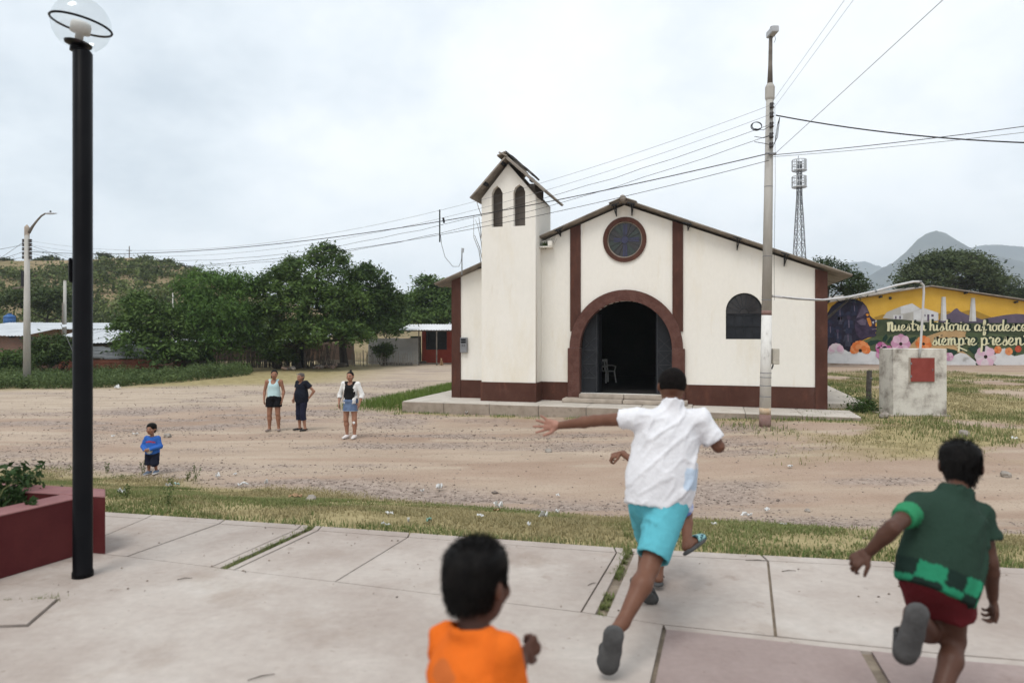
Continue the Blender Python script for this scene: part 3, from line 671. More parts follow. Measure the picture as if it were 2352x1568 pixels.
# white plastic chair in the dark doorway
chp = XF['church'] @ Vector((4.45, 4.8, 0.246))
pc = thing('plastic_chair', 'white plastic armchair standing inside the dark church doorway', 'chair', tuple(chp), R(30))
MB().box((-0.22, -0.22, 0.42), (0.22, 0.22, 0.45)).build('seat', m_whitepl, pc, world=False, bevel=0.01)
for sx in (-1, 1):
    for sy in (-1, 1): MB().bar((sx * .20, sy * .20, 0.42), (sx * .245, sy * .25, 0), 0.05, 0.04).build('leg', m_whitepl, pc, world=False)
    MB().tube([(sx * .21, -.2, .45), (sx * .25, -.22, .62), (sx * .25, 0, .65), (sx * .21, .22, .64)], 0.022, 6).build('armrest', m_whitepl, pc, world=False)
MB().bar((-0.19, 0.21, 0.45), (-0.19, 0.27, 0.85), .05, .03).bar((0.19, 0.21, 0.45), (0.19, 0.27, 0.85), .05, .03).bar((-0.21, 0.27, 0.83), (0.21, 0.27, 0.83), .03, .1).bar((-0.19, 0.235, 0.6), (0.19, 0.235, 0.6), .02, .08).bar((-.07, .22, .45), (-.07, .26, .82), .05, .02).bar((.07, .22, .45), (.07, .26, .82), .05, .02).build('backrest', m_whitepl, pc, world=False)
# ------------------------------------------------------------------ vegetation helpers
def GG(x, y):
    z = -0.9
    for _ in range(12):
        d = F * (CH - z) / (y - HY); X = (x - CX) * d / F; z = gzf(X, d)
    return Vector((X, d, z))
m_leaf = mat('leaf', (1, 1, 1), (0.72, 0.78, 0.72), scale=0.9, rough=0.6, attr=True, trans=0.22, spec=0.12)
m_grass = mat('grass blade', (1, 1, 1), (0.8, 0.82, 0.78), scale=1.5, rough=0.75, attr=True, trans=0.25, spec=0.15)
m_bark = mat('bark', (0.075, 0.058, 0.045), (0.13, 0.105, 0.085), scale=5, rough=0.95, bump=0.5, bscale=12, stretch=(1, 1, 0.3))
m_bark2 = mat('dark bark', (0.035, 0.030, 0.026), (0.06, 0.05, 0.042), scale=5, rough=0.95, bump=0.5, bscale=12, stretch=(1, 1, 0.3))
def unit(v): return v / np.maximum(1e-9, np.linalg.norm(v, axis=-1, keepdims=True))
def leaf_quads(c, a, b):
    """rhombic leaves folded a little: centre c, half length a, half width b"""
    n = len(c)
    V = np.stack([c - a, c + b, c + a, c - b], 1).reshape(-1, 3)
    Q = np.arange(4 * n).reshape(n, 4)
    return V, Q
def foliage(lobes, n_clump, n_leaf, clump_r, leaf, cA, cB, rng, droop=0.0, flat=0.62, aspect=0.45, shell=0.66, up=0.6):
    L = np.array([l[0] for l in lobes], float); Rr = np.array([l[1] for l in lobes], float)
    vol = Rr.prod(1) ** (2 / 3); pick = rng.choice(len(L), n_clump, p=vol / vol.sum())
    d = unit(rng.normal(size=(n_clump, 3))); d[:, 2] = np.where(d[:, 2] < -0.35, -d[:, 2], d[:, 2])
    rad = shell + (1.04 - shell) * rng.random(n_clump) ** 0.6
    cc = L[pick] + d * Rr[pick] * rad[:, None]
    out = unit(cc - L[pick] + 1e-6)
    ci = np.repeat(np.arange(n_clump), n_leaf); n = len(ci)
    cr = clump_r * rng.uniform(0.6, 1.35, n_clump)
    off = rng.normal(size=(n, 3)) * 0.5; off[:, 2] *= flat
    c = cc[ci] + off * cr[ci][:, None]
    if droop: c[:, 2] -= droop * (off[:, 0] ** 2 + off[:, 1] ** 2) * cr[ci]
    ax = unit(rng.normal(size=(n, 3)) * np.array([1, 1, 0.55]) + out[ci] * 0.6 - np.array([0, 0, droop * 0.9]))
    nr = unit(rng.normal(size=(n, 3)) * 0.8 + np.array([0, 0, up + 0.5]) + out[ci] * 0.4)
    bx = unit(np.cross(ax, nr)); s = leaf * rng.uniform(0.55, 1.25, n)
    V, Q = leaf_quads(c, ax * s[:, None], bx * (s * aspect)[:, None])
    t = np.clip(rng.random(n_clump)[ci] * 0.65 + rng.random(n) * 0.35, 0, 1)[:, None]
    col = np.array(cA) * (1 - t) + np.array(cB) * t
    return V, Q, np.repeat(col, 4, 0), cc
def crown_obj(name, V, Q, col, parent, m=None): return link(name, mesh_np(name, V, quads=Q, cols=col), m or m_leaf, parent)
def limb(mb, a, b, r0, r1, rng, bend=0.12, n=6):
    a, b = np.array(a, float), np.array(b, float); l = np.linalg.norm(b - a)
    k = rng.normal(size=3) * bend * l; pts = []; rs = []
    for i in range(n + 1):
        t = i / n; pts.append(a + (b - a) * t + k * math.sin(math.pi * t)); rs.append(r0 + (r1 - r0) * t)
    mb.tube(pts, rs, 7)
def tree(name, label, base, trunk_h, trunk_r, lobes, n_clump, n_leaf, clump_r, leaf, cA, cB, seed, group=None, lean=(0, 0), bark=None, **kw):
    rng = np.random.default_rng(seed)
    t = thing(name, label, 'tree', tuple(base), 0, group)
    V, Q, col, cc = foliage(lobes, n_clump, n_leaf, clump_r, leaf, cA, cB, rng, **kw)
    crown_obj('crown', V, Q, col, t)
    mb = MB(); top = np.array(base) + np.array([lean[0], lean[1], trunk_h])
    limb(mb, np.array(base) - np.array([0, 0, 0.3]), top, trunk_r * 1.25, trunk_r * 0.8, rng, 0.05)
    for l in lobes:
        limb(mb, top, np.array(l[0]) + np.array([0, 0, -0.25 * l[1][2]]), trunk_r * 0.6, trunk_r * 0.16, rng, 0.10)
    for q in cc[rng.choice(len(cc), min(len(cc), 26), replace=False)]:
        li = int(np.argmin([np.linalg.norm(q - np.array(l[0])) for l in lobes]))
        limb(mb, np.array(lobes[li][0]) + np.array([0, 0, -0.3 * lobes[li][1][2]]), q, trunk_r * 0.2, trunk_r * 0.05, rng, 0.12, 4)
    mb.build('trunk', bark or m_bark2, t, smooth=True)
    return t
def lobe(x, y, d, rx, rz, ry=None):
    p = P(x, y, d); k = d / F
    return ((p.x, p.y, p.z), (rx * k, (ry if ry is not None else rx) * k, rz * k))

# ------------------------------------------------------------------ mountains, hill
m_mtn = mat('mountain scrub', (0.012, 0.022, 0.018), (0.05, 0.062, 0.045), (0.12, 0.11, 0.085), scale=0.009, detail=14, rough=1.0, spec=0.0)
def range_mesh(name, pts, dist, depth, seed, amp):
    xs = np.linspace(pts[0][0], pts[-1][0], 420); yr = np.interp(xs, [p[0] for p in pts], [p[1] for p in pts])
    yr = yr + 5.0 * (fbm(xs, xs * 0, 0.02, seed) - 0.5) + 4.0 * (fbm(xs, xs * 0, 0.14, seed + 3) - 0.5)
    rows = np.linspace(-1.0, 1.0, 61); V = []
    for r in rows:
        d = dist + r * depth; s = (1 - abs(r)) ** 0.9
        X = (xs - CX) * dist / F; Zr = CH + (HY - yr) * dist / F
        gul = (np.abs(fbm(X, np.full_like(X, d), 4.0 / depth, seed + 9) - 0.5) * 2)
        s = np.clip(s + .22 * (gul - .4) * s * (1 - s) * 4, 0, 1)
        Z = -3 + (Zr + 3) * s * (1 - amp * gul * (1 - s) * 1.4 * (s > 0))
        V.append(np.stack([X * (1 + 0.0 * r), np.full_like(X, d), Z], 1))
    V = np.concatenate(V); n = len(xs); k = (np.arange(60)[:, None] * n + np.arange(n - 1)[None, :]).ravel()
    link(name, mesh_np(name, V, quads=np.stack([k, k + 1, k + 1 + n, k + n], 1), smooth=True), m_mtn, kind='structure')
range_mesh('mountain', [(1500, 745), (1800, 700), (1940, 655), (2000, 630), (2050, 604), (2092, 568), (2108, 549), (2126, 536), (2140, 531), (2152, 529), (2170, 535), (2188, 545), (2196, 562), (2230, 570), (2290, 586), (2352, 602), (2500, 640), (2800, 745)], 2000, 640, 4, 0.5)
range_mesh('mountain_range', [(1900, 700), (2080, 650), (2180, 590), (2250, 564), (2300, 561), (2352, 567), (2450, 566), (2600, 600), (2900, 745)], 2500, 650, 14, 0.5)
range_mesh('mountain_range', [(1200, 750), (1700, 690), (1880, 640), (1940, 606), (1985, 599), (2030, 615), (2100, 630), (2250, 690), (2400, 750)], 3100, 650, 24, 0.5)

HX = [-400, -100, 0, 100, 220, 300, 360, 440, 500, 560, 640, 760, 900, 1100]
HYP = [640, 606, 603, 602, 599, 598, 604, 622, 645, 668, 692, 715, 735, 752]
def hill_z(x, y):
    px = CX + F * np.asarray(x, float) / np.maximum(np.asarray(y, float), 1)
    zr = CH + (HY - np.interp(px, HX, HYP)) * 132 / F
    s = sstep(58, 132, np.asarray(y, float)) ** 0.85
    b = -0.95 + (zr + 0.95) * s * (1 - 0.55 * sstep(140, 230, np.asarray(y, float)))
    return b + 1.6 * (fbm(x, y, 0.06, 71) - 0.5) * sstep(62, 90, np.asarray(y, float)) * (1 - sstep(118, 132, np.asarray(y, float)))
hx = np.linspace(-190, 20, 180); hy = np.linspace(56, 235, 130)
HXX, HYY = np.meshgrid(hx, hy); HZZ = hill_z(HXX, HYY) - 0.12 * (HYY < 58)
k = (np.arange(129)[:, None] * 180 + np.arange(179)[None, :]).ravel()
m_hill = mat('dry hillside', (0.19, 0.155, 0.085), (0.27, 0.205, 0.125), (0.31, 0.215, 0.145), scale=0.12, detail=9, rough=1.0, spec=0.05, fine=0.12)
link('hill', mesh_np('hill', np.stack([HXX, HYY, HZZ], -1).reshape(-1, 3), quads=np.stack([k, k + 1, k + 181, k + 180], 1), smooth=True), m_hill, kind='structure')
rng = np.random.default_rng(5)
Vs, Cs = [], []
n_sh = 0
while n_sh < 520:
    px = rng.uniform(-60, 640); y = 64 + 58 * rng.random() ** 0.8; x = (px - CX) * y / F
    if fbm(x, y, 0.055, 91) < 0.47 - 0.12 * (y < 90) + 0.06 * (px > 330) + 0.04 * (y > 112): continue
    r = rng.uniform(0.5, 1.6) * (0.65 if y > 108 else 1.0 if y > 85 else 1.25); z = float(hill_z(x, y))
    nn = int(75 * r)
    c = np.array([x, y, z + r * 0.45]) + rng.normal(size=(nn, 3)) * np.array([r * .55, r * .55, r * .34])
    ax = unit(rng.normal(size=(nn, 3))); bx = unit(np.cross(ax, rng.normal(size=(nn, 3)) + np.array([0, 0, 1])))
    s = rng.uniform(0.12, 0.30, nn)[:, None]
    V, _ = leaf_quads(c, ax * s, bx * s * 0.6); Vs.append(V)
    base = np.array([0.095, 0.118, 0.048]) * (1 - rng.random() * 0.45) + np.array([0.11, 0.13, 0.035]) * rng.random() ** 2
    Cs.append(np.repeat(base * rng.uniform(0.7, 1.3, (nn, 1)), 4, 0)); n_sh += 1
V = np.concatenate(Vs)
o = link('hill_scrub', mesh_np('hill_scrub', V, quads=np.arange(len(V)).reshape(-1, 4), cols=np.concatenate(Cs)), m_leaf, kind='stuff')
tag(o, 'mixed green scrub covering the low hillside behind the village', 'scrub')
# single trees on the ridge
for i, (x, y, w, h, lab) in enumerate(((236, 590, 20, 9, 'small flat topped acacia on the ridge right of the lamp post'), (112, 596, 26, 11, 'wide flat topped acacia on the ridge left of the lamp post'), (90, 603, 16, 8, 'low round acacia on the ridge just left of the widest ridge acacia'), (14, 600, 14, 7, 'tiny pale acacia on the ridge at the picture left edge'), (335, 612, 17, 14, 'round bush tree on the ridge left of the tallest ridge thicket'), (376, 608, 22, 16, 'tallest dark thicket tree near the right end of the ridge'), (414, 618, 26, 14, 'broad thicket tree where the ridge slopes down to the right'))):
    d = 128; p = P(x, y, d); bx, by = p.x, d; bz = float(hill_z(bx, by))
    tree('acacia_tree', lab, (bx, by, bz), max(0.4, p.z - bz - 0.2), 0.09, [lobe(x, y, d, w * 0.9, h * 0.75), lobe(x - w * .4, y + h * .3, d, w * .5, h * .5), lobe(x + w * .45, y + h * .2, d, w * .5, h * .5)], 40, 22, 0.75, 0.22, (0.045, 0.06, 0.03), (0.085, 0.10, 0.045), 300 + i, group='single trees along the hill ridge', flat=0.5)
# iron cross on the ridge
m_darkwood = mat('grey weathered wood', (0.10, 0.085, 0.07), (0.17, 0.15, 0.125), scale=4, rough=0.95, bump=0.4, stretch=(1, 1, 0.2))
p = P(297, 603, 128); cz = float(hill_z(p.x, 128))
cr_ = thing('hill_cross', 'thin dark wooden cross standing on the hill ridge', 'cross', (p.x, 128, cz))
MB().bar((p.x, 128, cz - .3), (p.x, 128, cz + 2.4), .12).build('upright', m_darkwood, cr_)
MB().bar((p.x - .55, 127.9, cz + 1.6), (p.x + .55, 127.9, cz + 1.55), .1).build('crossbar', m_darkwood, cr_)

# ------------------------------------------------------------------ trees in front of the hill
DG, LG = (0.030, 0.057, 0.017), (0.145, 0.222, 0.058)
tree('round_tree', 'low bushy dark green tree left of the feathery tree, overhanging the rusty fence', P(345, 860, 41.2), 1.6, 0.16,
     [lobe(340, 735, 41, 60, 50), lobe(300, 765, 40.5, 40, 38), lobe(385, 760, 41, 46, 40), lobe(330, 795, 40.3, 62, 34), lobe(320, 700, 41.2, 36, 26), lobe(392, 808, 40.5, 50, 30), lobe(345, 820, 40.2, 60, 22), lobe(440, 815, 42, 40, 26)], 290, 48, 0.50, 0.145, DG, LG, 21, aspect=0.4, droop=0.35)
tree('feathery_tree', 'tall light green feathery tree with drooping fronds beside the big dark tree', P(480, 850, 45), 2.6, 0.28,
     [lobe(495, 665, 45, 92, 42), lobe(440, 700, 44.5, 48, 46), lobe(545, 655, 45.5, 55, 32), lobe(500, 720, 43.6, 88, 46), lobe(455, 765, 43.6, 54, 40), lobe(540, 745, 44, 60, 46), lobe(500, 775, 43.2, 60, 34), lobe(470, 640, 45, 40, 22), lobe(560, 790, 44.5, 50, 30)], 350, 60, 0.66, 0.155, (0.042, 0.085, 0.020), (0.125, 0.215, 0.048), 22, droop=0.9, aspect=0.26, flat=0.6)
tree('big_tree', 'biggest dark green spreading tree with two visible trunks in the middle', GG(683, 846), 2.1, 0.30,
     [lobe(720, 650, 47, 110, 58), lobe(640, 670, 46.5, 62, 46), lobe(750, 598, 47.4, 42, 34), lobe(700, 720, 46, 112, 48), lobe(620, 735, 46, 50, 42), lobe(790, 700, 46.4, 58, 52), lobe(730, 765, 45.4, 105, 40), lobe(655, 785, 45.6, 66, 32), lobe(790, 770, 45.6, 60, 34), lobe(700, 690, 45.2, 90, 50), lobe(740, 575, 47.4, 26, 16)], 640, 60, 0.54, 0.145, DG, LG, 23, aspect=0.38, droop=0.3)
tree('right_hand_tree', 'dark green tree with a thick leaning trunk just right of the biggest tree', GG(793, 841), 2.4, 0.27,
     [lobe(845, 655, 50, 48, 46), lobe(880, 700, 50, 46, 40), lobe(830, 720, 49.5, 60, 46), lobe(865, 752, 49.4, 54, 30), lobe(905, 720, 51, 30, 30)], 420, 54, 0.62, 0.14, DG, (0.085, 0.135, 0.038), 24, aspect=0.38, lean=(-0.25, 0), droop=0.3)
tree('yard_tree', 'dark green tree rising above the red house beside the church', GG(985, 826) + Vector((0, 8, 0)), 2.8, 0.2,
     [lobe(985, 705, 64, 60, 40), lobe(945, 715, 64, 44, 34), lobe(980, 658, 64, 24, 26), lobe(1025, 690, 65, 46, 42), lobe(920, 730, 63, 40, 28), lobe(965, 745, 62.5, 62, 28), lobe(1020, 735, 63, 50, 30)], 470, 50, 0.75, 0.18, DG, LG, 25, aspect=0.4)
tree('yard_sapling', 'small leafy sapling behind the corrugated yard fence', GG(868, 838) + Vector((0, 3.5, 0)), 2.0, 0.07, [lobe(880, 762, 55, 34, 22), lobe(905, 752, 55, 20, 12)], 60, 30, 0.5, 0.16, (0.06, 0.10, 0.025), (0.13, 0.19, 0.045), 26)
tree('church_side_tree', 'sparse dark tree showing above the right eave of the church', (19.6, 44, -0.8), 2.6, 0.22,
     [lobe(1895, 625, 44, 48, 26), lobe(1930, 655, 44, 56, 28), lobe(1880, 650, 44, 40, 34), lobe(1965, 672, 44, 34, 16)], 210, 30, 0.55, 0.12, (0.03, 0.048, 0.02), (0.07, 0.10, 0.038), 27, aspect=0.4)
tree('mango_tree', 'large domed olive green tree behind the painted mural wall', P(2190, 800, 72), 3.0, 0.45,
     [lobe(2180, 640, 72, 98, 52), lobe(2120, 660, 71, 56, 36), lobe(2260, 665, 72, 62, 34), lobe(2165, 605, 72, 54, 26), lobe(2215, 612, 72.5, 42, 24), lobe(2290, 690, 71, 46, 26)], 560, 46, 0.95, 0.19, (0.048, 0.066, 0.028), (0.115, 0.14, 0.058), 28, aspect=0.45)
tree('edge_tree', 'small dark tree behind the mural wall at the picture right edge', P(2365, 800, 66), 3.0, 0.3, [lobe(2362, 695, 66, 40, 26), lobe(2400, 685, 66, 50, 34)], 150, 40, 0.8, 0.17, (0.032, 0.045, 0.022), (0.065, 0.085, 0.036), 29)
tree('back_tree', 'pale green yard tree half hidden between the bushy tree and the feathery tree', P(420, 800, 56) * 1.0, 2.0, 0.2, [lobe(425, 735, 56, 40, 32), lobe(590, 790, 52, 46, 26), lobe(560, 760, 56, 40, 30)], 150, 36, 0.8, 0.18, (0.03, 0.05, 0.02), (0.07, 0.10, 0.035), 30)
tree('twisted_tree', 'twisted small tree behind the tin roofs left of the lamp post', P(108, 800, 62), 2.6, 0.14, [lobe(100, 690, 62, 60, 26), lobe(50, 700, 62, 50, 26), lobe(135, 715, 62, 36, 22)], 150, 30, 0.8, 0.2, (0.045, 0.065, 0.025), (0.09, 0.12, 0.04), 32)
def bush(name, label, x, y, d, rx, rz, n, seed, cA=DG, cB=LG, leaf=0.11, group=None):
    rng = np.random.default_rng(seed); p = P(x, y, d); k = d / F
    t = thing(name, label, 'bush', (p.x, p.y, gzf(p.x, p.y)), 0, group)
    V, Q, col, cc = foliage([lobe(x, y, d, rx, rz), lobe(x - rx * .5, y + rz * .3, d - .2, rx * .6, rz * .7), lobe(x + rx * .5, y + rz * .35, d - .1, rx * .6, rz * .65)], n, 40, 0.42, leaf, cA, cB, rng, aspect=0.4)
    crown_obj('foliage', V, Q, col, t)
    mb = MB()
    for q in cc[:14]: limb(mb, (p.x + rng.normal() * .2, p.y, gzf(p.x, p.y) - .05), q, 0.03, 0.008, rng, 0.1, 4)
    mb.build('stem', m_bark2, t)
bush('bush', 'dense rounded bush beside the left concrete street pole', 125, 812, 37.5, 52, 40, 170, 41, (0.035, 0.06, 0.018), (0.085, 0.125, 0.038))
bush('bush', 'dark low bush against the brick shed at the left edge', 30, 835, 38.5, 34, 26, 80, 42)
bush('bush', 'bush growing through the dark stick fence left of the biggest tree', 640, 815, 46.5, 34, 22, 80, 43)
bush('bush', 'leafy shrub behind the short picket fence', 880, 808, 50.8, 20, 18, 50, 44, (0.04, 0.07, 0.02), (0.10, 0.15, 0.04))
bush('bush', 'small weedy bush at the foot of the leaning dark post right of the church', 1985, 938, 20.2, 16, 12, 36, 45, (0.04, 0.07, 0.02), (0.08, 0.13, 0.035), leaf=0.05)

# ------------------------------------------------------------------ village houses on the left
def brick_mat(name, c1, c2, mortar, sx=4.2):
    m = bpy.data.materials.new(name); m.use_nodes = True; N = m.node_tree.nodes; Lk = m.node_tree.links.new; b = N['Principled BSDF']; b.inputs['Roughness'].default_value = 0.95
    tc = N.new('ShaderNodeTexCoord'); mp = N.new('ShaderNodeMapping'); mp.inputs['Rotation'].default_value = (R(90), 0, 0); Lk(tc.outputs['Object'], mp.inputs[0])
    br = N.new('ShaderNodeTexBrick'); br.inputs['Color1'].default_value = (*c1, 1); br.inputs['Color2'].default_value = (*c2, 1); br.inputs['Mortar'].default_value = (*mortar, 1); br.inputs['Scale'].default_value = sx; br.inputs['Mortar Size'].default_value = 0.03
    Lk(mp.outputs[0], br.inputs[0]); Lk(br.outputs[0], b.inputs['Base Color'])
    bp = N.new('ShaderNodeBump'); bp.inputs['Strength'].default_value = 0.6; bp.inputs['Distance'].default_value = 0.02; Lk(br.outputs['Fac'], bp.inputs['Height']); bp.invert = True; Lk(bp.outputs[0], b.inputs['Normal'])
    return m
m_brick = brick_mat('old red brick', (0.20, 0.085, 0.06), (0.15, 0.075, 0.055), (0.20, 0.17, 0.14))
m_adobe = brick_mat('adobe brick', (0.27, 0.17, 0.125), (0.22, 0.14, 0.10), (0.16, 0.115, 0.085), 3.2)
m_zinc = mat('zinc sheet', (0.55, 0.57, 0.59), (0.42, 0.44, 0.46), (0.34, 0.27, 0.22), scale=0.8, detail=7, rough=0.55, fine=0.06, lo=0.4, hi=0.72)
m_zinc_d = mat('dull zinc sheet', (0.22, 0.235, 0.25), (0.30, 0.315, 0.33), (0.18, 0.10, 0.07), scale=0.9, detail=7, rough=0.6, lo=0.35, hi=0.66)
m_rust = mat('rusted sheet', (0.13, 0.045, 0.028), (0.20, 0.075, 0.045), (0.24, 0.18, 0.15), scale=1.6, detail=7, rough=0.9, fine=0.1)
m_wood = mat('grey sticks', (0.085, 0.072, 0.06), (0.17, 0.148, 0.125), scale=6, rough=0.95, bump=0.3)
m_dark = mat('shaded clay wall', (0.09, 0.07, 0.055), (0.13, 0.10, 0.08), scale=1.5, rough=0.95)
def sheet(a, b_, c, name, m, parent, per=0.20, amp=0.022, along='u'):
    """corrugated sheet: corner a, edge vectors b_ (across the waves) and c (along the waves)"""
    a, b_, c = Vector(a), Vector(b_), Vector(c); n = max(6, int(b_.length / per * 4)); nr = b_.cross(c).normalized()
    V = []; 
    for j in (0, 1):
        for i in range(n + 1): V.append(a + b_ * (i / n) + c * j + nr * amp * math.sin(2 * PI * i / 4))
    o = MB(); o.add(V, [(i, i + 1, n + 2 + i, n + 1 + i) for i in range(n)]); return o.build(name, m, parent)
def roof_sheets(parent, p0, p1, q0, q1, m, n, name='roof_sheet'):
    """roof plane from eave p0-p1 up to q0-q1 split into n sheets, each its own piece"""
    p0, p1, q0, q1 = map(Vector, (p0, p1, q0, q1))
    for i in range(n):
        a = p0.lerp(p1, i / n); b_ = p0.lerp(p1, (i + 1.04) / n); c = q0.lerp(q1, i / n)
        sheet(a + Vector((0, 0, 0.012 * (i % 2))), b_ - a, c - a, name, m, parent)
gl_z = -0.95
# brick shed
bs = thing('brick_shed', 'low brick shed with tin roof at the picture left edge', 'house', tuple(P(20, 861, 40)))
x0, x1 = P(-140, 0, 40).x, P(56, 0, 40).x
MB().box((x0, 40, gl_z - .1), (x1, 40.2, 1.30)).build('wall', m_brick, bs)
MB().box((x1 - .15, 40.2, gl_z - .1), (x1 + .0, 45, 1.25)).build('wall', m_brick, bs)
for k in range(5): MB().box((x1 + .02, 40.05 + k * .13, gl_z), (x1 + .05, 40.16 + k * .13, 1.2)).build('plank', m_darkwood, bs)
roof_sheets(bs, (x0 - .2, 39.7, 1.34), (x1 + .1, 39.7, 1.34), (x0 - .2, 44.5, 2.05), (x1 + .1, 44.5, 2.05), m_zinc, 5)
for k in range(6): MB().bar((x0 + .6 + k * .95, 39.62, 1.27), (x0 + .6 + k * .95, 40.0, 1.30), .1).build('rafter_end', m_iron, bs)
MB().bar((x1 - .1, 39.75, 1.22), (x1 + .75, 39.75, 1.22), .12, .12).build('beam', m_iron, bs)
# main tin roofed house
th = thing('tin_house', 'long low house with grey tin roof behind the rusty fence', 'house', tuple(P(170, 850, 44.5)))
xa, xb = P(72, 0, 44).x, P(246, 0, 44).x
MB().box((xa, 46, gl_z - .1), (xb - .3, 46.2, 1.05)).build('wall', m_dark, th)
for xx in (xa + .2, (xa + xb) / 2, xb - .6): MB().bar((xx, 44.4, gl_z - .1), (xx, 44.4, .85), .12).build('post', m_darkwood, th)
MB().bar((xa, 44.3, 0.78), (xb, 44.3, 0.80), .10).build('beam', m_iron, th)
roof_sheets(th, (xa - .1, 44, 0.80), (xb + .2, 44, 0.86), (xa - .1, 49.5, 1.70), (xb + .2, 49.5, 1.75), m_zinc, 6)
tb = thing('far_tin_house', 'second tin roof house standing behind the long grey roof', 'house', tuple(P(120, 840, 51)))
xa, xb = P(-90, 0, 51).x, P(250, 0, 51).x
MB().box((xa, 52.2, gl_z - .1), (xb - .3, 52.4, 1.75)).build('wall', m_adobe, tb)
roof_sheets(tb, (xa, 50.5, 1.72), (xb, 50.5, 1.78), (xa, 56, 2.32), (xb, 56, 2.25), m_zinc, 8)
tc_ = thing('side_tin_house', 'tin roof house half hidden behind the low bushy tree', 'house', tuple(P(300, 842, 48)))
xa, xb = P(236, 0, 48).x, P(400, 0, 48).x
MB().box((xa, 48.4, gl_z - .1), (xb, 48.6, .7)).build('wall', m_adobe, tc_)
roof_sheets(tc_, (xa - .4, 47.4, .58), (xb, 47.4, .62), (xa - .4, 51, 1.0), (xb, 51, 1.05), m_zinc, 5)
td = thing('middle_tin_house', 'pale tin roofs glimpsed through the trees in the middle', 'house', tuple(P(560, 842, 58)))
xa, xb = P(420, 0, 58).x, P(740, 0, 58).x
MB().box((xa, 59, gl_z - .1), (xb, 59.2, .9)).build('wall', m_adobe, td)
roof_sheets(td, (xa, 58, .75), (xb, 58, .75), (xa, 63, 1.75), (xb, 63, 1.75), m_zinc, 9)
# hillside hut
p = P(222, 738, 84); hz = float(hill_z(p.x, 84)) - .2
hh = thing('hillside_hut', 'small pale hut with sloping tin roof on the lower hillside', 'house', (p.x, 84, hz))
w0, w1 = P(196, 0, 84).x, P(232, 0, 84).x; zt = P(0, 712, 84).z; zb = min(P(0, 745, 84).z, hz)
MB().box((w0, 84, zb), (w1 - .6, 84.15, zt)).build('wall', mat('pale plaster', (0.42, 0.41, 0.38), (0.34, 0.33, 0.30), scale=2), hh)
MB().box((w1 - .6, 84.0, zb), (w1 + .1, 86.5, zt - .15)).build('wall', m_adobe, hh)
MB().box((P(212, 0, 84).x - .25, 83.96, zt - .95), (P(212, 0, 84).x + .25, 83.99, zt - .35)).build('window', m_iron, hh)
roof_sheets(hh, (w0 - .5, 83.4, zt + .75), (w0 - .5, 87, zt + .75), (w1 + .7, 83.4, zt + .05), (w1 + .7, 87, zt + .05), m_zinc, 3)
# blue tank and poles
p = P(22, 744, 57)
tk = thing('water_tank', 'round blue plastic water tank above the tin roofs at left', 'tank', (p.x, 57, p.z - .2))
m_blue = mat('blue polyethylene', (0.03, 0.10, 0.28), (0.04, 0.13, 0.33), scale=2, rough=0.5)
MB().lathe([(0.44, -.1), (0.44, 0.55), (0.40, 0.60), (0.44, 0.64), (0.42, 0.74), (0.25, 0.86), (0.16, 0.88), (0.16, 0.93), (0.0, 0.94)], (p.x, 57, p.z - .1), 20).build('shell', m_blue, tk, smooth=True)
MB().lathe([(0.18, 0), (0.18, 0.05), (0.0, 0.06)], (p.x, 57, p.z + .83), 14).build('lid', m_blue, tk)
for xx in (-.35, .35): MB().box((p.x + xx - .08, 56.7, -1.0), (p.x + xx + .08, 57.3, p.z - .2)).build('support', m_darkwood, tk)
m_pole = mat('cast concrete pole', (0.36, 0.345, 0.315), (0.44, 0.425, 0.395), (0.29, 0.27, 0.245), scale=1.5, detail=7, rough=0.9, stretch=(2, 2, 0.4), fine=0.05)
def simple_pole(name, label, x, ytop, ybase, d, r, m):
    a, b_ = P(x, ybase, d), P(x, ytop, d); t = thing(name, label, 'pole', (a.x, a.y, gzf(a.x, a.y)))
    MB().tube([(a.x, a.y, gzf(a.x, a.y) - .2), b_], [r * 1.2, r], 12).build('shaft', m, t, smooth=True)
    MB().lathe([(r * 1.05, 0), (r * 1.05, 0.06), (0.0, 0.08)], tuple(b_), 12).build('cap', m, t)
    return t
simple_pole('concrete_pole', 'plain pale concrete pole without wires, behind the tin roofs', 149, 646, 842, 50.2, 0.10, m_pole)
simple_pole('thin_pole', 'thin dark wooden pole left of the pale concrete pole', 144, 697, 842, 50.0, 0.045, m_darkwood)
simple_pole('thin_pole', 'thin pale pole between the bushy tree and the feathery tree', 397, 674, 842, 60, 0.06, m_pole)
# rusty corrugated fence along the weeds
rf_ = thing('sheet_fence', 'fence of grey over rust coloured corrugated sheets behind the weeds', 'fence', tuple(P(220, 861, 39.5)))
xs_ = [P(q, 0, 39.5).x for q in (134, 168, 205, 240, 272, 305, 335, 362)]
for i in range(len(xs_) - 1):
    a, w = xs_[i], xs_[i + 1] - xs_[i] + .03
    sheet((a, 39.5 - .02 * (i % 2), 0.02 + .03 * (i % 3)), (0, 0, .66), (w, 0, 0), 'sheet', m_zinc_d, rf_, per=0.085, amp=0.012)
    sheet((a, 39.52 - .02 * (i % 2), gl_z), (0, 0, .93), (w, 0, 0), 'sheet', m_rust if i % 3 else m_rust, rf_, per=0.085, amp=0.012)
    MB().bar((a, 39.6, gl_z - .2), (a, 39.6, .75), .07).build('post', m_darkwood, rf_)
p = P(420, 852, 43); xa = P(398, 0, 43).x; xb = P(470, 0, 43).x
cw = thing('mud_wall', 'broken grey brown mud wall under the feathery tree', 'wall', (p.x, 43, gl_z))
MB().box((xa, 43, gl_z - .2), (xa + .55, 43.18, .35)).build('panel', m_rust, cw)
MB().box((xa + .6, 43.02, gl_z - .2), (xa + 1.3, 43.2, .15)).build('panel', m_darkwood, cw)
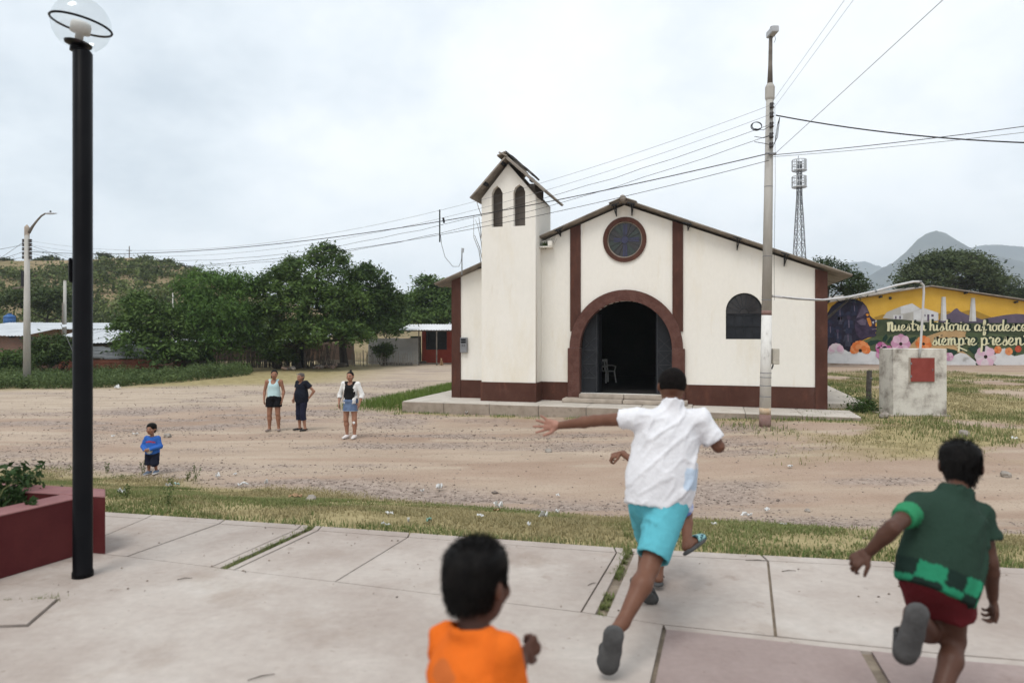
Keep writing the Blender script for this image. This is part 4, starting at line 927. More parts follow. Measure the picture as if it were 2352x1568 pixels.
MB().box((xa + 1.3, 43.0, gl_z - .2), (xb, 43.2, .55)).build('panel', mat('grey mud', (0.17, 0.15, 0.125), (0.24, 0.21, 0.18), scale=2, bump=.4), cw)

def stake_fence(name, label, xa, xb, ytop, d, n, seed, m, r=(0.018, 0.032), rails=1, lean=0.10, hv=0.15, grp=None, two=False):
    rn = random.Random(seed); X0, X1 = P(xa, 0, d).x, P(xb, 0, d).x; h = P(0, ytop, d).z
    t = thing(name, label, 'fence', ((X0 + X1) / 2, d, gzf((X0 + X1) / 2, d)), 0, grp)
    for i in range(n):
        x = X0 + (X1 - X0) * (i + rn.uniform(.1, .9)) / n; y = d + rn.uniform(-.06, .06) ; g = gzf(x, y)
        l = rn.gauss(0, lean); hh_ = (h - g) * (1 + rn.uniform(-hv, hv))
        q = Vector((x + l * hh_ * .5, y, g + hh_ * .5)); e_ = Vector((x + l * hh_ + rn.gauss(0, .03), y, g + hh_)); rr = rn.uniform(*r)
        MB().tube([(x, y, g - .1), q, e_], [rr, rr * .9, rr * .6], 5).build('stake', m, t)
    for k in range(rails):
        zz = gl_z + (h - gl_z) * (0.35 + 0.4 * k)
        MB().tube([(X0, d - .08, zz), ((X0 + X1) / 2, d - .07, zz + rn.uniform(-.08, .08)), (X1, d - .08, zz + rn.uniform(-.1, .1))], .022, 5).build('rail', m, t)
    return t
stake_fence('stake_fence', 'dark crooked stick fence behind the tall weeds under the feathery tree', 470, 565, 792, 45.5, 42, 61, m_wood, lean=.12)
stake_fence('stake_fence', 'dense dark stick fence left of the thick tree trunks', 566, 662, 795, 48, 62, 62, m_wood, r=(.022, .045), rails=2, lean=.07)
stake_fence('stake_fence', 'woven grey stick panel between the two tree trunks', 700, 765, 790, 47.5, 46, 63, m_wood, r=(.02, .04), rails=2, lean=.16)
stake_fence('picket_fence', 'short pale picket fence in front of the corrugated yard fence', 808, 962, 808, 50.5, 46, 64, mat('pale pickets', (0.25, 0.225, 0.19), (0.33, 0.30, 0.26), scale=5), r=(.016, .03), rails=1, lean=.04)
for k, (xp, lab) in enumerate(((663, 'dark gate post left of the biggest trunk'), (700, 'pale slim gate post right of the biggest trunk'))):
    simple_pole('gate_post', lab, xp, 778 + 6 * k, 846, 47.2, 0.07, m_darkwood if k == 0 else m_wood)
dd = thing('yard_door', 'black sheet metal yard door beside the biggest trunk', 'door', tuple(P(689, 848, 47.9)))
xa, xb = P(676, 0, 47.9).x, P(699, 0, 47.9).x
MB().box((xa, 47.9, gl_z), (xb, 47.94, .82)).build('panel', m_iron, dd); MB().bar((xa, 47.88, .1), (xb, 47.88, .1), .05).build('rail', m_iron, dd)
bw = thing('brick_yard_wall', 'low brick yard wall behind the leaning trunk', 'wall', tuple(P(770, 845, 52)))
MB().box((P(735, 0, 52).x, 52, gl_z - .1), (P(812, 0, 52).x, 52.2, .75)).build('wall', brick_mat('pinkish brick', (0.30, 0.19, 0.15), (0.25, 0.155, 0.125), (0.24, 0.20, 0.17), 3.6), bw)
MB().box((P(735, 0, 52).x, 51.97, gl_z - .1), (P(812, 0, 52).x, 51.995, -.55)).build('footing', m_stepc, bw)
cf = thing('corrugated_yard_fence', 'tall grey corrugated yard fence with upright ribs left of the red house', 'fence', tuple(P(900, 840, 53.5)))
xs_ = [P(q, 0, 53.5).x for q in (846, 869, 892, 916, 939, 962)]
for i in range(5):
    sheet((xs_[i], 53.5 - .02 * (i % 2), gl_z), (xs_[i + 1] - xs_[i] + .03, 0, 0), (0, 0, P(0, 776 + (i % 2), 53.5).z - gl_z), 'sheet', mat('fence zinc', (0.34, 0.34, 0.33), (0.42, 0.42, 0.41), (0.26, 0.23, 0.2), scale=1.2, detail=6, rough=.65), cf, per=.09, amp=.014)
# red house with porch
rh = thing('red_house', 'small red house with white porch roof beside the church', 'house', tuple(P(1010, 833, 55.5)))
m_red = mat('red house paint', (0.27, 0.040, 0.022), (0.33, 0.055, 0.032), scale=1.2, rough=0.75, fine=0.05)
m_white_tin = mat('white tin', (0.70, 0.70, 0.70), (0.60, 0.60, 0.61), scale=0.9, rough=0.5)
xa, xb = P(969, 0, 55.5).x, P(1110, 0, 55.5).x; zt = P(0, 752, 55.5).z
wl0, wl1, wt, wb_ = P(980, 0, 55.5).x, P(1025, 0, 55.5).x, P(0, 758, 55.5).z, P(0, 803, 55.5).z
Mf = Matrix(((1, 0, 0, 0), (0, 0, -1, 55.7), (0, 1, 0, 0), (0, 0, 0, 1)))
link('wall', poly_solid([(xa, gl_z - .1), (xb, gl_z - .1), (xb, zt), (xa, zt)], [[(wl0, wb_), (wl1, wb_), (wl1, wt), (wl0, wt)]], .2, Mf), m_red, rh)
MB().box((xa, 55.71, gl_z - .1), (xa + .2, 60, zt)).build('wall', m_red, rh)
MB().box((xa + .2, 59.8, gl_z - .1), (xb, 60, zt)).build('wall', m_red, rh)
win = MB().box((wl0, 55.62, wb_), (wl1, 55.66, wt)).build('window', m_iron, rh)
for q in (0, .5, 1):
    MB().bar((wl0 + (wl1 - wl0) * q, 55.5, wb_), (wl0 + (wl1 - wl0) * q, 55.5, wt), .09).build('window_frame', m_iron, win)
for q in (0.33, .66): MB().bar((wl0, 55.52, wb_ + (wt - wb_) * q), (wl1, 55.52, wb_ + (wt - wb_) * q), .05).build('window_bar', m_iron, win)
MB().box((xa - .9, 55.3, gl_z - .1), (xa - .05, 55.38, P(0, 772, 55).z)).build('side_door', mat('dark green door', (0.02, 0.035, 0.03), (0.03, 0.05, 0.04), scale=2), rh)
roof_sheets(rh, (P(914, 0, 51.5).x, 51.5, P(0, 758, 51.5).z), (P(1120, 0, 51.5).x, 51.5, P(0, 758, 51.5).z), (P(940, 0, 56).x, 56, P(0, 745, 56).z), (P(1120, 0, 56).x, 56, P(0, 744, 56).z), m_white_tin, 6)
MB().bar((P(1003, 0, 51.6).x, 51.6, gl_z - .1), (P(1003, 0, 51.6).x, 51.6, P(0, 758, 51.6).z), .09).build('porch_post', m_wood, rh)
MB().bar((P(962, 0, 52).x, 52, gl_z - .1), (P(962, 0, 52).x, 52, P(0, 758, 51.6).z), .08).build('porch_post', m_wood, rh)
MB().bar((P(915, 0, 51.6).x, 51.6, P(0, 760, 51.6).z), (P(1119, 0, 51.6).x, 51.6, P(0, 760, 51.6).z), .07).build('porch_beam', m_wood, rh)
# logs, rubble, dog
for k, (x, y, l, r, lab) in enumerate(((915, 832, 1.6, .24, 'thick short log lying before the picket fence'), (915, 839, 2.2, .11, 'thin pale log in front of the thick log'), (945, 834, 2.4, .09, 'slim log lying toward the red house'), (775, 843, 1.3, .16, 'log lying at the foot of the leaning trunk'))):
    g = GG(x, y); rn = random.Random(k)
    t = thing('log', lab, 'log', tuple(g)); n = 7; pts = [(g.x - l / 2 + l * i / (n - 1), g.y + .15 * i / n, g.z + r * .85 + rn.uniform(-.03, .03)) for i in range(n)]
    MB().tube(pts, [r * rn.uniform(.85, 1.08) for _ in range(n)], 9).build('trunk', m_wood, t, smooth=True)
    MB().tube([pts[2], (pts[2][0] + .1, pts[2][1] - .1, pts[2][2] + r * 1.5)], [r * .35, r * .2], 6).build('stub', m_wood, t)
def rock_mesh(name, r, seed, sq=0.7):
    bm = bmesh.new(); bmesh.ops.create_icosphere(bm, subdivisions=2, radius=r)
    for v in bm.verts:
        n = mnoise.noise(Vector(v.co) / r * 1.1 + Vector((seed * 3.1, 0, 0))); v.co *= 1 + 0.45 * n; v.co.z *= sq
    me = bpy.data.meshes.new(name); bm.to_mesh(me); bm.free(); return me
m_rock = mat('field stone', (0.22, 0.195, 0.17), (0.32, 0.285, 0.25), scale=6, rough=0.95, bump=0.4, bscale=14)
m_rock2 = mat('reddish stone', (0.24, 0.165, 0.13), (0.33, 0.24, 0.19), scale=6, rough=0.95, bump=0.4, bscale=14)
rubble = [rock_mesh('rubble', 0.16, 50 + i) for i in range(5)]
for i in range(5): rubble[i].materials.append(m_rock if i % 2 else m_rock2)
rn = random.Random(9)
for (xa, xb, y, n, lab) in ((720, 770, 846, 26, 'broken stone piled at the foot of the stick panel'), (652, 676, 849, 9, 'broken stone piled left of the biggest trunk'), (1490, 1500, 900, 0, '')):
    for i in range(n):
        g = GG(rn.uniform(xa, xb), y + rn.uniform(-3, 3)); o = bpy.data.objects.new('rubble_stone', rubble[i % 5]); C.objects.link(o)
        s = rn.uniform(.5, 1.5); o.location = (g.x, g.y, g.z + .04 + rn.uniform(0, .12)); o.scale = (s, s, s); o.rotation_euler = (rn.uniform(-.4, .4), rn.uniform(-.4, .4), rn.uniform(0, 6))
        tag(o, lab, 'stone', lab)

# ------------------------------------------------------------------ mural building
MY = 47.8; MK = MY / F
def M4(cx, cy): return ((2060 + cx / 7.465) * .91875, (720 + cy / 7.465) * .91875)
def M5(cx, cy): return ((2300 + cx / 7.465) * .91875, (720 + cy / 7.465) * .91875)
def MW(px): return ((px[0] - CX) * MK, CH - (px[1] - HY) * MK)
mu = thing('mural_building', 'long hall with a painted mural gable wall right of the church', 'building', (MW((2120, 840))[0], MY, -.85))
m_yel = mat('mural yellow', (0.52, 0.305, 0.035), (0.58, 0.35, 0.05), (0.45, 0.27, 0.05), scale=0.6, detail=8, rough=0.85, bump=0.1, fine=0.04, lo=.4, hi=.6)
Mm = Matrix(((1, 0, 0, 0), (0, 0, -1, MY + .25), (0, 1, 0, 0), (0, 0, 0, 1)))
wallo = [MW(p) for p in ((1820, 850), (2560, 850), (2560, 722), (2352, 692), (2135, 659), (1980, 682), (1820, 708))]
link('wall', poly_solid(wallo, [], .25, Mm), m_yel, mu)
def mroof(a, b_):
    (xa, za), (xb, zb) = MW(a), MW(b_)
    p0, p1 = Vector((xa, MY - .35, za + .1)), Vector((xb, MY - .35, zb + .1))
    for i in range(1):
        MB().add([p0, p1, p1 + Vector((0, 22, 0)), p0 + Vector((0, 22, 0)), p0 - Vector((0, 0, .07)), p1 - Vector((0, 0, .07)), p1 + Vector((0, 22, -.07)), p0 + Vector((0, 22, -.07))], [(0,1,2,3),(7,6,5,4),(0,4,5,1),(1,5,6,2),(2,6,7,3),(3,7,4,0)]).build('roof', m_roof, mu)
mroof((1812, 710), (2135, 659)); mroof((2135, 659), (2570, 724))
for px in ((2102, 660), (2330, 693), (2215, 672), (2020, 681)):
    x, z = MW(px); MB().bar((x, MY - .3, z), (x, MY - .02, z - .05), .12).build('purlin_end', m_iron, mu)
x, z = MW(M4(1232, 188)); MB().lathe([(.0, 0), (.10, .0), (.10, .04), (.0, .05)], (0, 0, 0), 12, Matrix.Translation((x, MY - .02, z)) @ Matrix.Rotation(R(90), 4, 'X')).build('vent_hole', m_iron, mu)
for xx in (1822, 2556): pass
PC = {}
def pm(name, c, c2=None, sc_=1.2):
    if name not in PC: PC[name] = mat('mural ' + name, c, c2 or tuple(q * .8 for q in c), scale=sc_, detail=6, rough=0.88, fine=0.05, spec=.15)
    return PC[name]
def paint(pts, m, layer, name='painted_shape', parent=None):
    """one flat patch of wall paint, a few millimetres proud of the coats below"""
    q = [MW(p) for p in pts]
    me = poly_solid(q, [], .003, Matrix(((1, 0, 0, 0), (0, 0, -1, MY - .006 * layer), (0, 1, 0, 0), (0, 0, 0, 1))))
    return link(name, me, m, parent or mu)
c_green = pm('dark green', (0.035, 0.05, 0.028), (0.06, 0.075, 0.04)); c_green2 = pm('olive green', (0.085, 0.11, 0.055), (0.06, 0.085, 0.04)); c_tan = pm('peach', (0.48, 0.32, 0.16)); c_pur = pm('violet', (0.115, 0.09, 0.13), (0.085, 0.07, 0.105)); c_och = pm('ochre', (0.33, 0.20, 0.035)); c_wht = pm('chalk white', (0.56, 0.57, 0.58), (0.47, 0.475, 0.48)); c_wht2 = pm('grey white', (0.42, 0.41, 0.38)); c_leaf = pm('leaf green', (0.018, 0.045, 0.032)); c_cream = pm('lettering cream', (0.66, 0.64, 0.42), (0.60, 0.58, 0.38)); c_shadow = pm('lettering shadow green', (0.012, 0.026, 0.018))
paint([M4(985, 700), M4(985, 590), M4(1350, 570), M4(1600, 600), M5(330, 640), M5(600, 600), M5(940, 640), M5(1400, 640), M5(1941, 630), (2556, 792), (2556, 838), M4(700, 1400), M4(700, 1000), M4(960, 890)], c_green, 1)
paint([M5(340, 480), M5(540, 430), M5(600, 470), M5(800, 440), M5(900, 410), M5(1060, 430), M5(1330, 545), M5(1200, 620), M5(360, 620)], c_och, 1)
paint([M4(930, 550), M4(1100, 490), M4(1240, 530), M4(1240, 590), M4(985, 590)], c_och, 1)
paint([M5(340, 610), M5(420, 520), M5(560, 470), M5(640, 395), M5(690, 375), M5(740, 430), M5(860, 490), M5(1000, 530), M5(1150, 585), M5(1340, 545), M5(1600, 500), M5(1800, 480), M5(1941, 490), (2556, 755), (2556, 800), M5(1941, 650), M5(940, 650), M5(340, 640)], c_pur, 2)
paint([M4(700, 990), M4(960, 900), M4(1400, 860), M5(300, 900), M5(900, 830), M5(1500, 860), (2556, 800), (2556, 838), M4(600, 1200)], c_green2, 2)
paint([M5(-240, 1000), M5(60, 920), M5(420, 800), M5(620, 772), M5(860, 815), M5(840, 880), M5(880, 1040), M5(700, 1110), M5(960, 1290), M5(800, 1220), M5(300, 1130), M5(-250, 1120)], c_tan, 3)
# painted factory and chimneys
paint([M4(1090, 560), M4(1170, 450), M4(1430, 345), M4(1640, 285), M4(1800, 385), M5(60, 370), M5(340, 460), M5(340, 610), M5(100, 640), M4(1500, 590), M4(1290, 580)], c_wht2, 3, 'painted_factory')
paint([M4(1425, 345), M4(1640, 285), M4(1790, 390), M4(1660, 440), M4(1430, 490)], c_wht, 4)
paint([M4(1290, 505), M4(1470, 500), M4(1470, 580), M4(1290, 575)], c_wht, 4)
paint([M4(1665, 440), M4(1830, 390), M5(60, 372), M5(335, 462), M5(335, 600), M4(1665, 600)], c_wht, 4)
for a, b_ in (((1320, 520), (1350, 575)), ((1400, 520), (1430, 575)), ((1545, 495), (1600, 590))): paint([M4(a[0], a[1]), M4(b_[0], a[1]), M4(b_[0], b_[1]), M4(a[0], b_[1])], c_wht2 if a[0] > 1500 else c_pur, 5)
for a, b_ in (((130, 490), (170, 620)), ((205, 490), (250, 535)), ((80, 490), (98, 530))): paint([M5(a[0], a[1]), M5(b_[0], a[1]), M5(b_[0], b_[1]), M5(a[0], b_[1])], c_pur, 5)
paint([M5(400, 165), M5(475, 165), M5(492, 610), M5(378, 610)], c_wht, 4, 'painted_chimney'); paint([M5(950, 185), M5(1020, 185), M5(1045, 620), M5(910, 620)], c_wht, 4, 'painted_chimney')
paint([M5(400, 165), M5(425, 165), M5(420, 610), M5(378, 610)], c_wht2, 5); paint([M5(950, 185), M5(972, 185), M5(968, 620), M5(910, 620)], c_wht2, 5)
# painted profile of a head
c_hair = pm('ink violet', (0.014, 0.012, 0.024), (0.022, 0.02, 0.036), 3); c_face = pm('face violet', (0.05, 0.035, 0.065), (0.024, 0.018, 0.036), 2.2); c_face2 = pm('face lilac', (0.12, 0.095, 0.14), (0.07, 0.055, 0.085), 2); c_blu = pm('figure blue', (0.026, 0.03, 0.058), (0.014, 0.016, 0.034), 3); c_orl = pm('orange light', (0.55, 0.22, 0.03))
paint([M4(-60, 420), M4(60, 470), M4(140, 340), M4(260, 250), M4(420, 212), M4(580, 205), M4(720, 260), M4(790, 340), M4(840, 450), M4(850, 510), M4(900, 560), M4(985, 600), M4(975, 650), M4(945, 665), M4(985, 720), M4(965, 760), M4(980, 800), M4(955, 830), M4(975, 880), M4(940, 910), M4(830, 920), M4(700, 980), M4(600, 1060), M4(560, 1200), M4(-60, 1200)], c_hair, 4, 'painted_head')
paint([M4(720, 290), M4(790, 345), M4(838, 450), M4(850, 512), M4(898, 562), M4(983, 600), M4(972, 648), M4(943, 662), M4(982, 720), M4(962, 758), M4(978, 798), M4(953, 828), M4(970, 878), M4(935, 905), M4(820, 912), M4(690, 960), M4(600, 860), M4(570, 720), M4(590, 560), M4(650, 400)], c_face, 5)
paint([M4(720, 300), M4(785, 350), M4(830, 450), M4(770, 460), M4(720, 520), M4(600, 560), M4(660, 440)], c_face2, 6)
paint([M4(600, 620), M4(720, 570), M4(790, 600), M4(770, 690), M4(680, 690)], c_face2, 6)
paint([M4(790, 560), M4(840, 550), M4(875, 620), M4(885, 700), M4(850, 720), M4(820, 660)], c_orl, 6)
paint([M4(770, 490), M4(820, 470), M4(835, 510), M4(800, 530)], c_orl, 6)
paint([M4(890, 630), M4(930, 620), M4(915, 670)], c_wht, 6); paint([M4(950, 680), M4(980, 710), M4(955, 715)], c_orl, 6); paint([M4(960, 590), M4(985, 610), M4(965, 640), M4(945, 620)], c_wht2, 6)
paint([M4(880, 760), M4(960, 750), M4(965, 766), M4(900, 785)], c_face2, 6)
def painted_figure(cx, cy, s, mtop):
    """a small standing figure with a broad hat, as brushed into the hair"""
    el = lambda x, y, rx, ry, n=12: [M4(cx + s * (x + rx * math.cos(t)), cy + s * (y + ry * math.sin(t))) for t in np.linspace(0, 2 * PI, n, endpoint=False)]
    o = paint(el(0, 0, 95, 30), mtop, 6, 'painted_figure'); paint(el(0, -28, 48, 32), mtop, 6.4, parent=mu)
    paint(el(0, 48, 36, 42), c_face, 6.8); paint([M4(cx + s * x, cy + s * y) for x, y in ((-70, 100), (-30, 88), (30, 88), (78, 105), (95, 240), (60, 250), (52, 170), (62, 330), (-58, 330), (-50, 170), (-75, 240), (-100, 230))], mtop, 7.2)
    paint([M4(cx + s * x, cy + s * y) for x, y in ((-8, 92), (10, 92), (16, 230), (-4, 230))], c_face2, 7.6)
painted_figure(290, 330, .8, c_blu); painted_figure(455, 500, 1.05, c_blu); painted_figure(560, 260, .75, c_blu); painted_figure(110, 640, .85, c_blu); painted_figure(300, 480, .6, pm('figure slate', (0.045, 0.045, 0.07), None, 3)); painted_figure(250, 760, .8, c_blu); painted_figure(440, 790, .9, pm('figure slate', (0.075, 0.075, 0.11)))
# white limewash band with ragged top, leaves, flowers
top = [M4(-60, 1165), M4(120, 1165), M4(250, 1185), M4(390, 1150), M4(450, 1190), M4(600, 1180), M4(700, 1195), M4(830, 1165), M4(980, 1190), M4(1060, 1270), M4(1150, 1300), M4(1250, 1380), M4(1600, 1300), M5(500, 1340), M5(600, 1310), M5(640, 1250), M5(740, 1205), M5(860, 1230), M5(960, 1310), M5(1050, 1380), M5(1340, 1400), M5(1390, 1250), M5(1490, 1140), M5(1580, 1120), M5(1690, 1240), M5(1760, 1270), M5(1941, 1230), (2556, 818)]
paint(top + [(2556, 842), (1822, 842)], mat('mural limewash band', (0.58, 0.585, 0.59), (0.50, 0.505, 0.51), (0.20, 0.19, 0.17), scale=1.1, detail=9, rough=.9, lo=.46, hi=.60), 5, 'limewash_band')
paint([M4(-60, 1395), M4(1270, 1430), M5(500, 1440), (2556, 838), (2556, 850), (1822, 850)], mat('mural soiled base', (0.20, 0.15, 0.115), (0.30, 0.245, 0.20), scale=2, detail=6), 6)
for q in ([M4(1085, 980), M4(1100, 920), M4(1160, 850), M4(1185, 920), M4(1140, 1000)], [M4(780, 1040), M4(860, 980), M4(1000, 965), M4(1090, 1000), M4(980, 1030), M4(880, 1070)], [M4(1160, 1010), M4(1250, 890), M4(1262, 960), M4(1200, 1040)], [M4(1580, 940), M4(1720, 900), M4(1690, 980), M4(1610, 1060)], [M4(1440, 880), M4(1540, 830), M4(1500, 920)], [M5(480, 1120), M5(640, 1150), M5(700, 1180), M5(600, 1290), M5(540, 1230)], [M5(880, 1120), M5(1050, 1050), M5(1130, 1170), M5(1010, 1240)], [M5(1260, 1100), M5(1400, 1150), M5(1320, 1240)], [M5(1690, 1150), M5(1800, 1200), M5(1760, 1270)], [M5(1030, 1400), M5(1340, 1390), M5(1420, 1440), M5(1040, 1440)]): paint(q, c_leaf, 6.5, 'painted_leaf')
def flower(fn, cx, cy, r, n, mp, mc, a0=0.0, a1=2 * PI, lay=7, ry=1.0):
    r = r * .9
    g = paint([fn(cx + r * .17 * math.cos(t), cy + r * .17 * math.sin(t)) for t in np.linspace(0, 2 * PI, 12, endpoint=False)], mc, lay + 1.5, 'painted_flower')
    for k in range(n):
        t = a0 + (a1 - a0) * k / (n if a1 - a0 > 6 else n - 1)
        ux, uy = math.cos(t), math.sin(t) * ry; vx, vy = -math.sin(t), math.cos(t)
        w = r * math.sin(min(PI / n * 1.15, .75)) * .95
        pts = [(.12, -.25), (.55, -.9), (.85, -.8), (1.0, -.25), (1.0, .25), (.85, .8), (.55, .9), (.12, .25)]
        paint([fn(cx + r * s * ux + w * q * vx, cy + r * s * uy + w * q * vy) for s, q in pts], mp[k % len(mp)], lay + .12 * (k % 3), 'painted_petal', g)
pk = [pm('petal pink', (0.52, 0.27, 0.40)), pm('petal light pink', (0.62, 0.42, 0.52))]; mgn = [pm('petal magenta', (0.42, 0.11, 0.26)), pm('petal pink', (0.52, 0.27, 0.40))]; org = [pm('petal orange', (0.62, 0.17, 0.045)), pm('petal light orange', (0.68, 0.26, 0.10))]; wpk = [pm('petal white pink', (0.60, 0.52, 0.55)), pm('petal light pink', (0.62, 0.42, 0.52))]; c_eye = pm('flower eye', (0.03, 0.018, 0.012))
flower(M4, 220, 1180, 170, 7, wpk, c_wht, PI * 1.05, PI * 1.95); flower(M4, 670, 1165, 210, 9, org, c_eye, PI, 2 * PI); flower(M4, 670, 1165, 140, 7, org[::-1], c_eye, PI, 2 * PI, 8)
flower(M4, 1425, 1040, 205, 8, pk, c_eye, .1); flower(M4, 1125, 1215, 190, 8, mgn, c_eye, .3, lay=8); flower(M4, 1060, 1110, 120, 6, mgn, pk[0], PI * .9, PI * 2.1, 8)
flower(M5, 60, 1040, 170, 8, org, c_eye, .2); flower(M5, 1215, 1280, 225, 8, wpk, c_eye, .15, lay=8); flower(M5, 1445, 1150, 80, 6, org, org[0]); flower(M5, 1825, 1135, 70, 6, [pm('petal red', (0.48, 0.08, 0.04))], org[0]); flower(M5, 540, 1280, 90, 6, pk, pk[0]); flower(M5, 1650, 1180, 80, 5, [pm('petal light orange', (0.68, 0.26, 0.10))], org[0], lay=6.6)
# brushed lettering: each glyph is a set of strokes on a 0..1 x-height grid (x advance first)
GL = {
 'n': (0.80, [[(0.08, 1.0), (0.14, 0.5), (0.10, 0.0)], [(0.12, 0.55), (0.30, 0.95), (0.46, 0.95), (0.50, 0.6), (0.50, 0.2), (0.62, 0.02), (0.84, 0.25)]]),
 'u': (0.82, [[(0.04, 0.95), (0.06, 0.35), (0.20, 0.02), (0.40, 0.20), (0.52, 0.95)], [(0.52, 0.95), (0.50, 0.3), (0.60, 0.02), (0.86, 0.25)]]),
 'e': (0.62, [[(0.04, 0.30), (0.32, 0.48), (0.42, 0.80), (0.26, 1.0), (0.08, 0.70), (0.06, 0.30), (0.24, 0.02), (0.44, 0.08), (0.66, 0.28)]]),
 's': (0.62, [[(0.02, 0.12), (0.24, 0.60), (0.34, 1.12), (0.36, 0.80), (0.48, 0.40), (0.40, 0.06), (0.20, 0.02), (0.10, 0.18)], [(0.44, 0.12), (0.66, 0.28)]]),
 't': (0.56, [[(0.30, 1.75), (0.24, 0.8), (0.26, 0.2), (0.38, 0.02), (0.58, 0.24)], [(-0.02, 1.22), (0.26, 1.14), (0.60, 1.20)]]),
 'r': (0.58, [[(0.04, 0.85), (0.14, 1.08), (0.26, 0.96), (0.40, 0.90), (0.36, 0.4), (0.42, 0.04), (0.62, 0.24)]]),
 'a': (0.82, [[(0.56, 0.85), (0.34, 1.0), (0.10, 0.70), (0.08, 0.22), (0.24, 0.02), (0.44, 0.24), (0.58, 0.92)], [(0.58, 0.92), (0.56, 0.3), (0.64, 0.02), (0.86, 0.24)]]),
 'h': (0.80, [[(0.12, 1.75), (0.14, 0.9), (0.10, 0.0)], [(0.12, 0.55), (0.30, 0.95), (0.46, 0.92), (0.50, 0.5), (0.52, 0.15), (0.62, 0.02), (0.82, 0.25)]]),
 'i': (0.42, [[(0.14, 0.95), (0.12, 0.3), (0.22, 0.02), (0.44, 0.24)], [(0.17, 1.25), (0.18, 1.36)]]),
 'o': (0.70, [[(0.36, 1.0), (0.10, 0.72), (0.10, 0.22), (0.30, 0.0), (0.52, 0.26), (0.50, 0.78), (0.34, 1.0)], [(0.46, 0.92), (0.60, 0.84), (0.74, 0.95)]]),
 'f': (0.60, [[(0.06, 0.5), (0.36, 1.0), (0.44, 1.55), (0.32, 1.72), (0.26, 1.2), (0.28, 0.2), (0.22, -0.55), (0.36, -0.62), (0.44, -0.25), (0.30, 0.02), (0.62, 0.22)]]),
 'd': (0.82, [[(0.54, 0.85), (0.34, 1.0), (0.10, 0.70), (0.08, 0.22), (0.24, 0.02), (0.46, 0.28), (0.56, 0.9)], [(0.62, 1.78), (0.58, 0.8), (0.58, 0.2), (0.68, 0.02), (0.84, 0.24)]]),
 'c': (0.62, [[(0.46, 0.78), (0.34, 1.0), (0.12, 0.75), (0.08, 0.28), (0.26, 0.02), (0.46, 0.10), (0.66, 0.28)]]),
 'm': (1.15, [[(0.08, 1.0), (0.13, 0.5), (0.09, 0.0)], [(0.11, 0.5), (0.26, 0.95), (0.40, 0.9), (0.42, 0.0)], [(0.42, 0.5), (0.58, 0.95), (0.74, 0.92), (0.78, 0.4), (0.84, 0.04), (1.18, 0.25)]]),
 'p': (0.78, [[(0.10, 1.0), (0.12, 0.0), (0.06, -0.95)], [(0.12, 0.6), (0.32, 1.0), (0.54, 0.80), (0.54, 0.26), (0.34, 0.02), (0.14, 0.2)], [(0.50, 0.14), (0.80, 0.26)]]),
}
def smooth_stroke(pts, k=5):
    out = []; n = len(pts)
    for i in range(n - 1):
        p0, p1, p2, p3 = pts[max(i - 1, 0)], pts[i], pts[i + 1], pts[min(i + 2, n - 1)]
        for j in range(k):
            t = j / k
            out.append(tuple(0.5 * (2 * p1[a] + (p2[a] - p0[a]) * t + (2 * p0[a] - 5 * p1[a] + 4 * p2[a] - p3[a]) * t * t + (3 * p1[a] - p0[a] - 3 * p2[a] + p3[a]) * t ** 3) for a in (0, 1)))
    return out + [pts[-1]]
def letter(chh, ox, oy, xh, m, lay, name, dx=0, dy=0, fat=1.0, sx=1.0):
    """ribbon strokes: thick on the down stroke, thin on the up stroke"""
    mb = MB()
    for si, st in enumerate(GL[chh][1]):
        q = smooth_stroke(st); L_, R_ = [], []
        for i, p in enumerate(q):
            a, b_ = q[max(i - 1, 0)], q[min(i + 1, len(q) - 1)]; tx, ty = b_[0] - a[0], b_[1] - a[1]; l = math.hypot(tx, ty) or 1
            w = (0.052 + 0.085 * abs(ty / l) ** 1.5 * (1.0 if ty < 0 else 0.6)) * fat; nx, ny = -ty / l, tx / l
            for lst, s in ((L_, 1), (R_, -1)):
                x, z = MW((ox + dx + xh * (p[0] * 1.02 * sx + s * nx * w), oy + dy - xh * (p[1] + s * ny * w))); lst.append((x, MY - .006 * lay - .001 * si, z))
        n = len(q); mb.add(L_ + R_, [(i, i + 1, n + i + 1, n + i) for i in range(n - 1)])
    return mb.build(name, m, mu)
def word(txt, ox, oy, xh, ex):
    tot = sum(GL[c_][0] for c_ in txt); sx = (ex - ox) / (tot * xh); x = ox
    for c_ in txt:
        letter(c_, x, oy, xh, c_shadow, 9, 'letter_shadow', 5.5, -1.5, 1.25, sx); letter(c_, x, oy, xh, c_cream, 9.6, 'letter', sx=sx)
        x += GL[c_][0] * xh * sx
def MX(cx): return M5(cx, 0)[0]
def MYY(cy): return M5(0, cy)[1]
big_n = M4(1190, 790)
letter('n', big_n[0] - 2, big_n[1] + 2, 21, c_shadow, 9, 'letter_shadow', 5, -1, 1.25); letter('n', big_n[0] - 2, big_n[1] + 2, 21, c_cream, 9.6, 'letter')
word('uestra', M4(1315, 0)[0], M4(0, 795)[1], 13.5, M4(1890, 0)[0])
word('historia', MX(165), MYY(795), 14.5, MX(920)); word('afrodescen', MX(1005), MYY(800), 14.5, MX(2110))
word('siempre', MX(215), MYY(1065), 16, MX(1040)); word('present', MX(1120), MYY(1065), 17, MX(2030))
paint([M5(650, 1085), M5(720, 1090), M5(880, 1165), M5(860, 1180), M5(720, 1120)], c_cream, 9.6, 'letter')

